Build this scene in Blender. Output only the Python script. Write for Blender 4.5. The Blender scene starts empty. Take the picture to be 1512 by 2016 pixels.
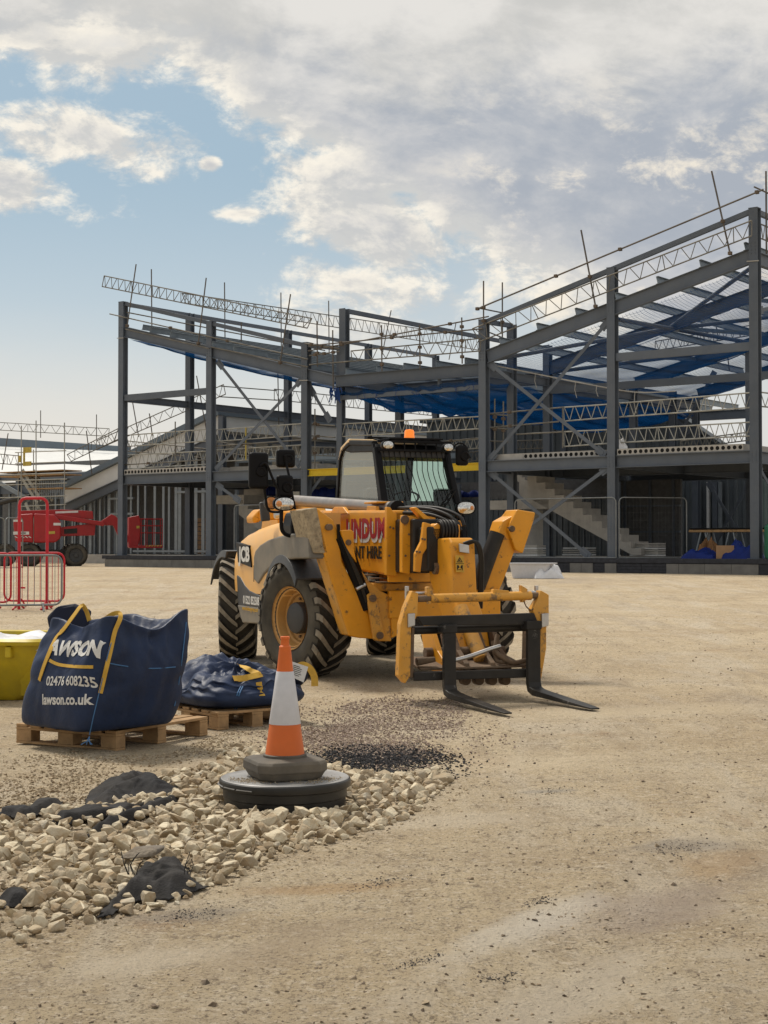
import bpy, bmesh, math, random
import numpy as np
from mathutils import Vector, Matrix, noise
from mathutils.bvhtree import BVHTree
R = math.radians
random.seed(7); rng = np.random.default_rng(7)
S = bpy.context.scene
COL = S.collection

# ------------------------------------------------------------------ camera
CAM_H, PITCH, FPX = 1.42, math.atan(65 / 3028), 3028.0
cam = bpy.data.cameras.new('camera'); camo = bpy.data.objects.new('camera', cam); COL.objects.link(camo)
camo.location = (0, 0, CAM_H); camo.rotation_euler = (math.pi / 2 + PITCH, 0, 0)
cam.sensor_width = 36; cam.lens = 36 * FPX / 2016; cam.clip_start = .1; cam.clip_end = 3000
S.camera = camo

# ------------------------------------------------------------------ sky, sun, exposure
SUN_EL, SUN_AZ = 56, -38          # azimuth from +Y (the way the camera looks), negative = left
w = bpy.data.worlds.new('World'); S.world = w; w.use_nodes = True
NT = w.node_tree; NT.nodes.clear()
def nn(t, **k):
    n = NT.nodes.new(t)
    for a, b in k.items(): setattr(n, a, b)
    return n
def lk(a, b): NT.links.new(a, b)
def val(x, sock):
    if isinstance(x, (int, float)): sock.default_value = x
    elif isinstance(x, (tuple, list)): sock.default_value = x
    else: lk(x, sock)
def M(op, a, b=0.0, c=0.0, clamp=False):
    n = nn('ShaderNodeMath', operation=op, use_clamp=clamp)
    val(a, n.inputs[0]); val(b, n.inputs[1]); val(c, n.inputs[2]); return n.outputs[0]
def sstep(x, lo, hi):
    n = nn('ShaderNodeMapRange', interpolation_type='SMOOTHSTEP'); val(x, n.inputs[0])
    n.inputs[1].default_value = lo; n.inputs[2].default_value = hi; return n.outputs[0]
def mixc(f, a, b):
    n = nn('ShaderNodeMix', data_type='RGBA'); val(f, n.inputs[0])
    for v_, i in ((a, 6), (b, 7)):
        val(v_ if not isinstance(v_, tuple) else (*v_, 1), n.inputs[i])
    return n.outputs[2]
def fbm(vec, scale, detail, rough=.55, dist=0.0):
    n = nn('ShaderNodeTexNoise', noise_dimensions='3D'); lk(vec, n.inputs['Vector'])
    n.inputs['Scale'].default_value = scale; n.inputs['Detail'].default_value = detail
    n.inputs['Roughness'].default_value = rough; n.inputs['Distortion'].default_value = dist
    return n.outputs[0]
tc = nn('ShaderNodeTexCoord'); sep = nn('ShaderNodeSeparateXYZ'); lk(tc.outputs['Generated'], sep.inputs[0])
den = M('MAXIMUM', M('ABSOLUTE', sep.outputs[1]), .15)
SX = M('MULTIPLY', M('DIVIDE', sep.outputs[0], den), 2.003)
SY = M('MULTIPLY', M('DIVIDE', sep.outputs[2], den), 2.003)
def vec(x, y, z=0.0):
    n = nn('ShaderNodeCombineXYZ'); val(x, n.inputs[0]); val(y, n.inputs[1]); val(z, n.inputs[2]); return n.outputs[0]
PV = vec(SX, M('MULTIPLY', SY, 1.45), .3)
PV2 = vec(M('ADD', SX, -.022), M('ADD', M('MULTIPLY', SY, 1.45), .035), .3)
n_big = M('SUBTRACT', fbm(PV, 4.3, 9, .62, .35), .5)
n_big2 = M('SUBTRACT', fbm(PV2, 4.3, 9, .62, .35), .5)
n_fine = M('SUBTRACT', fbm(PV, 15, 8, .68, .5), .5)
n_wisp = fbm(vec(SX, M('MULTIPLY', SY, 2.4), 2.0), 2.2, 6, .55)
def ell(cx, cy, rx, ry, tilt=0.0):
    c, s = math.cos(tilt), math.sin(tilt)
    dx = M('SUBTRACT', SX, cx); dy = M('SUBTRACT', SY, cy)
    a = M('DIVIDE', M('ADD', M('MULTIPLY', dx, c), M('MULTIPLY', dy, s)), rx)
    b = M('DIVIDE', M('SUBTRACT', M('MULTIPLY', dy, c), M('MULTIPLY', dx, s)), ry)
    return M('SUBTRACT', 1.0, M('SQRT', M('ADD', M('MULTIPLY', a, a), M('MULTIPLY', b, b))))
n_mid = M('SUBTRACT', fbm(vec(M('ADD', SX, M('MULTIPLY', SY, .25)), M('MULTIPLY', SY, 1.7), 5.0), 7.5, 9, .64, .2), .5)
n_mid2 = M('SUBTRACT', fbm(vec(M('ADD', M('ADD', SX, M('MULTIPLY', SY, .25)), -.012), M('ADD', M('MULTIPLY', SY, 1.7), .028), 5.0), 7.5, 9, .64, .2), .5)
n_soft = M('SUBTRACT', fbm(vec(SX, M('MULTIPLY', SY, 1.5), 9.0), 3.4, 4, .45, .2), .5)
edge_y = M('MINIMUM', .585, M('SUBTRACT', .54, M('MULTIPLY', M('ADD', SX, .2), .60)))
deck = M('MINIMUM', M('MULTIPLY', M('SUBTRACT', SY, M('ADD', edge_y, M('MULTIPLY', n_big, .12))), 7.5), 1.35)
puff = M('MULTIPLY', ell(-.40, .535, .20, .062, -.28), .62)
puff2 = M('MULTIPLY', ell(-.50, .475, .12, .045, -.1), .62)
dot = M('MULTIPLY', ell(-.228, .498, .02, .014), .8)
tail = M('MULTIPLY', ell(-.03, .43, .20, .09, -.6), .62)
tail2 = M('MULTIPLY', ell(-.04, .345, .15, .04, -.2), .45)
tail3 = M('MULTIPLY', ell(-.02, .28, .13, .03, -.1), .30)
wisps = M('MULTIPLY', ell(-.19, .435, .05, .012), .4)
field = M('MAXIMUM', M('MAXIMUM', M('MAXIMUM', deck, puff), M('MAXIMUM', puff2, dot)), M('MAXIMUM', M('MAXIMUM', tail, tail2), M('MAXIMUM', tail3, wisps)))
field = M('MAXIMUM', field, -.9)
lowfade = sstep(SY, .17, .33)
cov = M('ADD', M('ADD', field, M('MULTIPLY', n_big, 1.5)), M('ADD', M('MULTIPLY', n_mid, 1.5), M('MULTIPLY', n_fine, .8)))
mask = M('MULTIPLY', sstep(cov, .02, .42), lowfade)
thick = sstep(cov, .30, .95)
relief = M('ADD', M('MULTIPLY', M('SUBTRACT', n_big, n_big2), 1.0), M('ADD', M('MULTIPLY', M('SUBTRACT', n_mid, n_mid2), 1.3), M('MULTIPLY', n_fine, .22)))
lit = sstep(relief, -.10, .16)
edge_c = mixc(lit, (.60, .60, .585), (.93, .87, .76))
softlit = sstep(M('ADD', n_soft, M('MULTIPLY', relief, .35)), -.14, .16)
core_c = mixc(softlit, (.385, .42, .475), (.585, .585, .59))
toplight = sstep(M('ADD', SY, M('ADD', M('MULTIPLY', n_big, .30), M('MULTIPLY', n_mid, .22))), .55, .70)
core_c = mixc(toplight, core_c, mixc(softlit, (.575, .57, .55), (.74, .72, .685)))
cloud_c = mixc(thick, edge_c, core_c)
rightlow = M('MULTIPLY', sstep(SX, -.02, .25), M('SUBTRACT', 1.0, sstep(SY, .46, .66)))
cells = sstep(M('ADD', M('MULTIPLY', n_mid, 1.0), M('ADD', M('MULTIPLY', n_fine, .5), M('MULTIPLY', n_big, .4))), .03, .22)
cloud_c = mixc(M('MULTIPLY', rightlow, M('MULTIPLY', cells, .95)), cloud_c, (.90, .82, .69))
sky = nn('ShaderNodeTexSky', sky_type='NISHITA', sun_disc=False, sun_elevation=R(SUN_EL), sun_rotation=R(SUN_AZ), altitude=50, air_density=1.0, dust_density=2.0, ozone_density=1.2)
STR = .1; SKY_GAIN = .92
def up(c):
    n = nn('ShaderNodeVectorMath', operation='SCALE'); lk(c, n.inputs[0]); n.inputs['Scale'].default_value = 1 / STR; return n.outputs[0]
blue = up(mixc(sstep(SY, .12, .52), (.63, .675, .685), (.345, .475, .55)))
clear = mixc(.72, sky.outputs[0], blue)
haze_f = M('SUBTRACT', 1.0, sstep(M('ADD', SY, M('MULTIPLY', M('SUBTRACT', n_wisp, .5), .16)), .04, .35))
haze_c = up(mixc(sstep(SX, -.5, .6), (.80, .74, .66), (.74, .71, .67)))
base = mixc(M('MULTIPLY', haze_f, .93), clear, haze_c)
veil = M('MULTIPLY', M('MULTIPLY', sstep(n_wisp, .42, .75), sstep(SX, -.2, .3)), .55)
base = mixc(veil, base, up(mixc(.5, (.56, .58, .6), (.75, .71, .65))))
final = mixc(mask, base, up(cloud_c))
final = mixc(sstep(SY, 1.2, 2.2), final, up(mixc(n_wisp, (.42, .44, .48), (.75, .73, .70))))
bg = nn('ShaderNodeBackground'); lk(final, bg.inputs[0]); bg.inputs[1].default_value = STR * SKY_GAIN
out = nn('ShaderNodeOutputWorld'); lk(bg.outputs[0], out.inputs[0])

sun = bpy.data.lights.new('sun', 'SUN'); suno = bpy.data.objects.new('sun', sun); COL.objects.link(suno)
sun.energy = 3.0; sun.angle = R(11); sun.color = (1, .93, .82)
sd = Vector((math.sin(R(SUN_AZ)) * math.cos(R(SUN_EL)), math.cos(R(SUN_AZ)) * math.cos(R(SUN_EL)), math.sin(R(SUN_EL))))
suno.rotation_euler = sd.to_track_quat('Z', 'Y').to_euler(); suno.location = (-20, 10, 30)
S.view_settings.view_transform = 'Standard'; S.view_settings.look = 'None'
S.view_settings.exposure = 0.2; S.view_settings.gamma = 1.0
S.render.resolution_x, S.render.resolution_y = 768, 1024
S.cycles.max_bounces = 6; S.cycles.transparent_max_bounces = 24; S.cycles.use_denoising = True

# ------------------------------------------------------------------ materials
def newmat(name):
    m = bpy.data.materials.new(name); m.use_nodes = True
    return m, m.node_tree, m.node_tree.nodes['Principled BSDF']
def mat(name, col, rough=.6, metal=0.0, var=.15, scale=6.0, bump=0.0, bscale=40.0, dust=None, dust_amt=0.0, dust_z=None, wear=None, wear_amt=.0, coat=0.0, spec=.35, objvar=0.0):
    m, nt, b = newmat(name); N, L = nt.nodes, nt.links
    tcn = N.new('ShaderNodeTexCoord')
    nz = N.new('ShaderNodeTexNoise'); L.new(tcn.outputs['Object'], nz.inputs['Vector'])
    nz.inputs['Scale'].default_value = scale; nz.inputs['Detail'].default_value = 6; nz.inputs['Roughness'].default_value = .6
    rp = N.new('ShaderNodeValToRGB'); L.new(nz.outputs[0], rp.inputs[0])
    rp.color_ramp.elements[0].position = .3; rp.color_ramp.elements[1].position = .7
    rp.color_ramp.elements[0].color = (*[c * (1 - var) for c in col], 1)
    rp.color_ramp.elements[1].color = (*[min(1, c * (1 + var)) for c in col], 1)
    c_out = rp.outputs[0]
    def mix(f, a, colr):
        x = N.new('ShaderNodeMix'); x.data_type = 'RGBA'; L.new(f, x.inputs[0]); L.new(a, x.inputs[6]); x.inputs[7].default_value = (*colr, 1); return x.outputs[2]
    if wear:
        n2 = N.new('ShaderNodeTexNoise'); L.new(tcn.outputs['Object'], n2.inputs['Vector']); n2.inputs['Scale'].default_value = 9; n2.inputs['Detail'].default_value = 9; n2.inputs['Roughness'].default_value = .72
        mr = N.new('ShaderNodeMapRange'); L.new(n2.outputs[0], mr.inputs[0]); mr.inputs[1].default_value = .66 - wear_amt * .2; mr.inputs[2].default_value = .72 - wear_amt * .15
        c_out = mix(mr.outputs[0], c_out, wear)
    if dust:
        n3 = N.new('ShaderNodeTexNoise'); L.new(tcn.outputs['Object'], n3.inputs['Vector']); n3.inputs['Scale'].default_value = 2.7; n3.inputs['Detail'].default_value = 8; n3.inputs['Roughness'].default_value = .65
        mr = N.new('ShaderNodeMapRange'); L.new(n3.outputs[0], mr.inputs[0]); mr.inputs[1].default_value = .35; mr.inputs[2].default_value = .75; mr.inputs[3].default_value = dust_amt * .3; mr.inputs[4].default_value = min(1, dust_amt * 1.4)
        f = mr.outputs[0]
        if dust_z:
            sp = N.new('ShaderNodeSeparateXYZ'); L.new(tcn.outputs['Object'], sp.inputs[0])
            m2 = N.new('ShaderNodeMapRange'); L.new(sp.outputs[2], m2.inputs[0]); m2.inputs[1].default_value = dust_z[0]; m2.inputs[2].default_value = dust_z[1]; m2.inputs[3].default_value = 1; m2.inputs[4].default_value = .15
            mm = N.new('ShaderNodeMath'); mm.operation = 'MULTIPLY'; L.new(f, mm.inputs[0]); L.new(m2.outputs[0], mm.inputs[1]); f = mm.outputs[0]
        c_out = mix(f, c_out, dust)
    if objvar:
        oi = N.new('ShaderNodeObjectInfo'); mr = N.new('ShaderNodeMapRange'); L.new(oi.outputs['Random'], mr.inputs[0]); mr.inputs[3].default_value = 1 - objvar; mr.inputs[4].default_value = 1 + objvar
        sc_ = N.new('ShaderNodeVectorMath'); sc_.operation = 'SCALE'; L.new(c_out, sc_.inputs[0]); L.new(mr.outputs[0], sc_.inputs['Scale']); c_out = sc_.outputs[0]
    L.new(c_out, b.inputs['Base Color'])
    r2 = N.new('ShaderNodeMapRange'); L.new(nz.outputs[0], r2.inputs[0]); r2.inputs[3].default_value = max(.02, rough - .12); r2.inputs[4].default_value = min(1, rough + .12); L.new(r2.outputs[0], b.inputs['Roughness'])
    b.inputs['Metallic'].default_value = metal
    b.inputs['Specular IOR Level'].default_value = spec
    if coat: b.inputs['Coat Weight'].default_value = coat
    if bump:
        n4 = N.new('ShaderNodeTexNoise'); L.new(tcn.outputs['Object'], n4.inputs['Vector']); n4.inputs['Scale'].default_value = bscale; n4.inputs['Detail'].default_value = 6
        bp_ = N.new('ShaderNodeBump'); L.new(n4.outputs[0], bp_.inputs['Height']); bp_.inputs['Strength'].default_value = bump; bp_.inputs['Distance'].default_value = .02
        L.new(bp_.outputs[0], b.inputs['Normal'])
    return m
DUSTC = (.42, .34, .235)
MT = {}
MT['yellow'] = mat('machine_yellow', (.74, .302, .004), .40, var=.12, scale=3, wear=(.14, .06, .018), wear_amt=.34, dust=(.42, .26, .07), dust_amt=.18, spec=.45)
MT['yellow_worn'] = mat('worn_machine_yellow', (.70, .31, .012), .5, var=.16, scale=4, wear=(.12, .055, .022), wear_amt=.62, dust=(.45, .32, .16), dust_amt=.4, bump=.12, bscale=30)
MT['yellow_faded'] = mat('faded_yellow_cover', (.80, .42, .105), .38, var=.06, scale=2, dust=(.6, .45, .25), dust_amt=.25)
MT['cowl'] = mat('cream_roof_cowl', (.78, .56, .30), .45, var=.06)
MT['yellow_top'] = mat('yellow_anti_slip', (.62, .29, .03), .75, var=.12, scale=60, bump=.3, bscale=300)
MT['rim'] = mat('rim_yellow', (.60, .30, .07), .55, var=.15, dust=(.38, .27, .15), dust_amt=.4, scale=5)
MT['plastic_grey'] = mat('grey_plastic', (.030, .034, .040), .5, var=.15, dust=DUSTC, dust_amt=.06, scale=4)
MT['plastic_panel'] = mat('side_panel_grey', (.10, .096, .085), .5, var=.1, dust=DUSTC, dust_amt=.3, scale=4)
MT['black'] = mat('black_plastic', (.006, .006, .007), .45, var=.2, dust=DUSTC, dust_amt=.006, spec=.12)
MT['black_steel'] = mat('black_painted_steel', (.014, .0145, .016), .42, var=.3, wear=(.16, .15, .14), wear_amt=.2, dust=DUSTC, dust_amt=.05, spec=.2)
MT['rust'] = mat('rusty_steel', (.10, .055, .03), .8, var=.45, scale=14, dust=DUSTC, dust_amt=.2, bump=.3)
MT['steel_bright'] = mat('bright_steel', (.5, .5, .5), .35, 1, var=.2, dust=DUSTC, dust_amt=.1)
MT['hose'] = mat('black_hose', (.010, .010, .011), .5, var=.2, dust=DUSTC, dust_amt=.05, spec=.25)
MT['tube_grey'] = mat('grey_ram_tube', (.22, .22, .22), .45, .3, var=.2, dust=(.3, .2, .12), dust_amt=.25)
MT['worn_wood'] = mat('scuffed_foot_plate', (.36, .29, .19), .85, var=.45, scale=18, wear=(.09, .07, .05), wear_amt=.5, bump=.4)
MT['rubber'] = mat('tyre_rubber', (.016, .0155, .0145), .85, var=.3, dust=(.2, .165, .12), dust_amt=.16, scale=5, bump=.15, spec=.2)
MT['sidewall'] = mat('dusty_sidewall', (.035, .033, .029), .9, var=.3, dust=(.19, .165, .125), dust_amt=.42, scale=3, bump=.1, spec=.2)
MT['lug'] = mat('dusty_tread_lug', (.235, .205, .16), .9, var=.35, scale=9, bump=.2)
MT['lens'] = mat('lamp_lens', (.62, .62, .6), .12, .85, var=.5, scale=45)
MT['amber_lens'] = mat('amber_lens', (.7, .3, .1), .2, var=.4, scale=30)
MT['red_letter'] = mat('red_lettering', (.33, .013, .025), .5, var=.1)
MT['white_letter'] = mat('white_lettering', (.62, .61, .58), .55, var=.08)
MT['black_letter'] = mat('black_lettering', (.015, .014, .012), .55, var=.1)
MT['steel'] = mat('primer_grey_steel', (.088, .107, .136), .55, .0, var=.14, scale=1.2, dust=(.2, .19, .17), dust_amt=.14, wear=(.15, .14, .13), wear_amt=.1, objvar=.13)
MT['galv'] = mat('galvanised_steel', (.21, .235, .255), .5, .35, var=.15, scale=3)
MT['purlin'] = mat('galvanised_purlin', (.22, .26, .29), .5, .3, var=.15, scale=3)
MT['scaf'] = mat('scaffold_tube', (.155, .145, .125), .55, .2, var=.35, scale=2.5, wear=(.17, .11, .06), wear_amt=.3)  # base colour darkened so tubes against the sky look backlit
MT['scaf_alu'] = mat('aluminium_scaffold_beam', (.33, .325, .29), .5, .3, var=.2, scale=3, wear=(.24, .19, .1), wear_amt=.25)
MT['scaf_dark'] = mat('backlit_weathered_tube', (.12, .105, .09), .6, .25, var=.35, scale=2.5, wear=(.17, .09, .05), wear_amt=.4)  # dark base paints in the backlit look; the rust patches are wear
MT['scaf_yellow'] = mat('yellow_painted_tube', (.45, .34, .06), .6, var=.25)
MT['fitting'] = mat('scaffold_fitting', (.13, .1, .075), .7, .3, var=.3)
MT['beam_yellow'] = mat('yellow_painted_beam', (.62, .44, .02), .55, var=.08)
MT['concrete'] = mat('precast_concrete', (.40, .38, .345), .85, var=.15, scale=3, bump=.15)
MT['concrete_dark'] = mat('damp_concrete', (.16, .155, .145), .85, var=.2, scale=3)
MT['hole_shade'] = mat('hole_shade_black', (.008, .008, .008), .9, var=.1)  # near black, painted shade for the hollow cores
MT['white_panel'] = mat('white_board_panel', (.60, .61, .60), .6, var=.05, scale=2)
MT['flashing'] = mat('blue_grey_flashing', (.125, .16, .195), .45, .1, var=.1, scale=1)
MT['clad'] = mat('dark_grey_cladding', (.10, .115, .125), .5, .2, var=.15, scale=1)
MT['clad_green'] = mat('green_grey_cladding', (.22, .27, .255), .5, .2, var=.15, scale=1)
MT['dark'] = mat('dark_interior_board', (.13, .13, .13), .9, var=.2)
MT['dpc'] = mat('black_damp_proof_brick', (.035, .037, .045), .8, var=.35, scale=8)
MT['red_paint'] = mat('red_machine_paint', (.36, .012, .016), .42, var=.12, scale=3, dust=(.25, .1, .07), dust_amt=.1)
MT['red_tube'] = mat('red_barrier_paint', (.50, .018, .03), .5, var=.15)
MT['fence_galv'] = mat('fence_tube', (.22, .23, .23), .45, .4, var=.15)
MT['wood'] = mat('pallet_wood', (.36, .225, .11), .85, var=.3, scale=9, bump=.2)
MT['bag'] = mat('navy_woven_bag', (.008, .020, .060), .52, var=.3, scale=5, bump=.5, bscale=9, dust=(.06, .08, .12), dust_amt=.12, spec=.28)
MT['bag_inner'] = mat('navy_bag_lining', (.003, .006, .022), .7, var=.2)
MT['stitch'] = mat('blue_stitching', (.06, .16, .33), .7, var=.1)
MT['strap'] = mat('yellow_lifting_strap', (.58, .35, .055), .75, var=.12, scale=20)
MT['tub'] = mat('yellow_green_tub', (.58, .43, .008), .45, var=.15, dust=(.2, .17, .06), dust_amt=.3)
MT['sheet'] = mat('white_plastic_sheet', (.66, .66, .67), .4, var=.1, bump=.2, bscale=14)
MT['orange'] = mat('cone_orange', (.66, .13, .018), .5, var=.1, scale=5, dust=(.5, .2, .08), dust_amt=.2)
MT['sleeve'] = mat('cone_reflective_sleeve', (.58, .585, .62), .45, var=.07, scale=14, dust=(.5, .47, .42), dust_amt=.2)
MT['cone_base'] = mat('cone_rubber_base', (.048, .047, .044), .75, var=.2, dust=DUSTC, dust_amt=.25, scale=7, bump=.1)
MT['chamber'] = mat('black_chamber_ring', (.009, .0095, .010), .38, var=.3, dust=DUSTC, dust_amt=.035, spec=.4)
MT['lid'] = mat('chamber_lid', (.25, .25, .25), .42, var=.2, scale=7, dust=(.34, .3, .24), dust_amt=.24, spec=.5)
MT['fabric'] = mat('black_geotextile', (.024, .025, .028), .85, var=.5, scale=8, bump=.35, bscale=120, dust=DUSTC, dust_amt=.05, spec=.12)
MT['blue_tarp'] = mat('blue_tarpaulin', (.006, .02, .14), .6, var=.2, spec=.2)
MT['card'] = mat('cardboard', (.33, .2, .11), .85, var=.1)
MT['green'] = mat('green_tank', (.02, .13, .07), .5, var=.1)
MT['brown'] = mat('brown_sack', (.2, .1, .04), .8, var=.3)

def emat(name, col, s, mixcol=None):
    m, nt, b = newmat(name); b.inputs['Base Color'].default_value = (*col, 1); b.inputs['Emission Color'].default_value = (*col, 1); b.inputs['Emission Strength'].default_value = s; b.inputs['Roughness'].default_value = .25
    return m
MT['beacon'] = emat('lit_amber_beacon', (.9, .22, .02), .55)
MT['beacon_core'] = emat('beacon_bulb', (1, .75, .25), 3.0)
def glassmat(name, tint, alpha, rough=.03):
    m, nt, b = newmat(name); N, L = nt.nodes, nt.links
    tr = N.new('ShaderNodeBsdfTransparent'); tr.inputs[0].default_value = (*tint, 1)
    gl = N.new('ShaderNodeBsdfGlossy'); gl.inputs['Roughness'].default_value = rough; gl.inputs[0].default_value = (.9, .95, .93, 1)
    df = N.new('ShaderNodeBsdfDiffuse'); df.inputs[0].default_value = (.42, .44, .40, 1)
    fr = N.new('ShaderNodeFresnel'); fr.inputs[0].default_value = 1.5
    m1 = N.new('ShaderNodeMixShader'); m1.inputs[0].default_value = alpha; L.new(tr.outputs[0], m1.inputs[1]); L.new(df.outputs[0], m1.inputs[2])
    m2 = N.new('ShaderNodeMixShader'); L.new(fr.outputs[0], m2.inputs[0]); L.new(m1.outputs[0], m2.inputs[1]); L.new(gl.outputs[0], m2.inputs[2])
    L.new(m2.outputs[0], N['Material Output'].inputs[0]); return m
MT['glass_front'] = glassmat('windscreen_glass', (.42, .58, .53), .03)
MT['glass_side'] = glassmat('sky_pale_side_glass', (.62, .68, .62), .36, .06)  # pale diffuse layer puts the sky's reflection into the glass colour
def netmat(name, cell, wire, col, fill):
    """knotted net: cords on a square grid (object space UV) plus a fine mesh whose cover grows with the slant of view"""
    m, nt, b = newmat(name); N, L = nt.nodes, nt.links
    uv = N.new('ShaderNodeUVMap'); sp = N.new('ShaderNodeSeparateXYZ'); L.new(uv.outputs[0], sp.inputs[0])
    def mm(op, a, b_=0.0):
        n = N.new('ShaderNodeMath'); n.operation = op
        for x, s in ((a, n.inputs[0]), (b_, n.inputs[1])):
            if isinstance(x, (int, float)): s.default_value = x
            else: L.new(x, s)
        return n.outputs[0]
    def line(c): return mm('LESS_THAN', mm('ABSOLUTE', mm('SUBTRACT', mm('FRACT', mm('DIVIDE', c, cell)), .5)), wire / cell / 2)
    cord = mm('MAXIMUM', line(sp.outputs[0]), line(sp.outputs[1]))
    geo = N.new('ShaderNodeNewGeometry'); dt = N.new('ShaderNodeVectorMath'); dt.operation = 'DOT_PRODUCT'; L.new(geo.outputs['Normal'], dt.inputs[0]); L.new(geo.outputs['Incoming'], dt.inputs[1])
    inv = mm('DIVIDE', 1.0, mm('MAXIMUM', mm('ABSOLUTE', dt.outputs['Value']), .05))
    dens = mm('SUBTRACT', 1.0, mm('POWER', 1.0 - fill, inv))
    a = mm('MAXIMUM', cord, dens)
    df = N.new('ShaderNodeBsdfDiffuse'); df.inputs[0].default_value = (*col, 1)
    tl = N.new('ShaderNodeBsdfTranslucent'); tl.inputs[0].default_value = (*col, 1)
    ad = N.new('ShaderNodeMixShader'); ad.inputs[0].default_value = .3; L.new(df.outputs[0], ad.inputs[1]); L.new(tl.outputs[0], ad.inputs[2])
    tr = N.new('ShaderNodeBsdfTransparent')
    ms = N.new('ShaderNodeMixShader'); L.new(a, ms.inputs[0]); L.new(tr.outputs[0], ms.inputs[1]); L.new(ad.outputs[0], ms.inputs[2])
    L.new(ms.outputs[0], N['Material Output'].inputs[0]); return m
MT['net_blue'] = netmat('blue_debris_net', .12, .006, (.004, .036, .115), .19)
MT['net_dense'] = netmat('bunched_blue_net', .12, .006, (.004, .042, .14), .42)
MT['net_thin'] = netmat('thin_blue_net', .13, .010, (.006, .045, .15), .05)
MT['net_cord'] = netmat('safety_net_cord', .13, .010, (.10, .11, .13), .0)

# ------------------------------------------------------------------ mesh helpers
class MB:
    def __init__(s): s.v = []; s.f = []; s.m = []; s.cur = 0
    def add(s, vs, fs):
        o = len(s.v); s.v.extend([tuple(p) for p in vs]); s.f.extend([tuple(i + o for i in f) for f in fs]); s.m.extend([s.cur] * len(fs)); return s
    def box(s, x0, x1, y0, y1, z0, z1, mtx=None):
        vs = [Vector((x, y, z)) for x in (x0, x1) for y in (y0, y1) for z in (z0, z1)]
        if mtx: vs = [mtx @ p for p in vs]
        return s.add(vs, [(0, 1, 3, 2), (4, 6, 7, 5), (0, 4, 5, 1), (2, 3, 7, 6), (0, 2, 6, 4), (1, 5, 7, 3)])
    def prism(s, poly, a, b, axis='y'):
        """poly in the two remaining axes (x,z for y; y,z for x; x,y for z), extruded a..b"""
        def P(p, t):
            return (t, p[0], p[1]) if axis == 'x' else ((p[0], t, p[1]) if axis == 'y' else (p[0], p[1], t))
        n = len(poly); ar = sum(poly[i][0] * poly[(i + 1) % n][1] - poly[(i + 1) % n][0] * poly[i][1] for i in range(n))
        if (ar < 0) != (axis == 'y'): poly = poly[::-1]
        if a > b: a, b = b, a
        vs = [P(p, a) for p in poly] + [P(p, b) for p in poly]
        fs = [tuple(range(n))[::-1], tuple(range(n, 2 * n))] + [(i, (i + 1) % n, n + (i + 1) % n, n + i) for i in range(n)]
        return s.add(vs, fs)
    def frame(s, p0, p1, up=None):
        d = Vector(p1) - Vector(p0); l = d.length; d.normalize()
        u = Vector(up) if up else (Vector((0, 0, 1)) if abs(d.z) < .95 else Vector((1, 0, 0)))
        x = d.cross(u).normalized(); y = x.cross(d).normalized(); return d, x, y, l
    def tube(s, p0, p1, r, n=8, r1=None, cap=True):
        d, x, y, l = s.frame(p0, p1); r1 = r if r1 is None else r1
        vs = []
        for c, rr in ((Vector(p0), r), (Vector(p1), r1)):
            for i in range(n):
                a = 2 * math.pi * i / n; vs.append(c + x * math.cos(a) * rr + y * math.sin(a) * rr)
        fs = [(i, i + n, (i + 1) % n + n, (i + 1) % n) for i in range(n)]
        if cap: fs += [tuple(range(n)), tuple(range(n, 2 * n))[::-1]]
        return s.add(vs, fs)
    def path(s, pts, r, n=8, smooth=0):
        pts = [Vector(p) for p in pts]
        if smooth: pts = catmull(pts, smooth)
        k = len(pts); vs = []; ref = None
        for i, p in enumerate(pts):
            d = (pts[min(i + 1, k - 1)] - pts[max(i - 1, 0)]).normalized()
            if ref is None: ref = Vector((0, 0, 1)) if abs(d.z) < .9 else Vector((1, 0, 0))
            x = d.cross(ref).normalized(); ref = x.cross(d).normalized()
            rr = r[i] if isinstance(r, (list, tuple)) else r
            for j in range(n):
                a = 2 * math.pi * j / n; vs.append(p + x * math.cos(a) * rr + ref * math.sin(a) * rr)
        fs = [(i * n + j, i * n + (j + 1) % n, (i + 1) * n + (j + 1) % n, (i + 1) * n + j) for i in range(k - 1) for j in range(n)]
        fs += [tuple(range(n))[::-1], tuple(range((k - 1) * n, k * n))]
        return s.add(vs, fs)
    def bar(s, p0, p1, wd, ht, up=None):
        d, x, y, l = s.frame(p0, p1, up); vs = []
        for c in (Vector(p0), Vector(p1)):
            for a, b in ((-1, -1), (1, -1), (1, 1), (-1, 1)): vs.append(c + x * a * wd / 2 + y * b * ht / 2)
        return s.add(vs, [(0, 1, 2, 3), (7, 6, 5, 4), (0, 4, 5, 1), (1, 5, 6, 2), (2, 6, 7, 3), (3, 7, 4, 0)])
    def ibeam(s, p0, p1, wd, ht, t=.02, up=None):
        d, x, y, l = s.frame(p0, p1, up); a, b, c = wd / 2, ht / 2, t / 2
        pr = [(-a, -b), (a, -b), (a, -b + t), (c, -b + t), (c, b - t), (a, b - t), (a, b), (-a, b), (-a, b - t), (-c, b - t), (-c, -b + t), (-a, -b + t)]
        vs = [q + x * px + y * py for q in (Vector(p0), Vector(p1)) for px, py in pr]; n = 12
        fs = [(i, i + n, (i + 1) % n + n, (i + 1) % n) for i in range(n)]
        fs += [(0, 1, 2, 11), (3, 4, 9, 10), (5, 6, 7, 8), (2, 3, 10, 11), (4, 5, 8, 9)]
        fs += [tuple(j + n for j in f[::-1]) for f in [(0, 1, 2, 11), (3, 4, 9, 10), (5, 6, 7, 8), (2, 3, 10, 11), (4, 5, 8, 9)]]
        return s.add(vs, fs)
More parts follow.
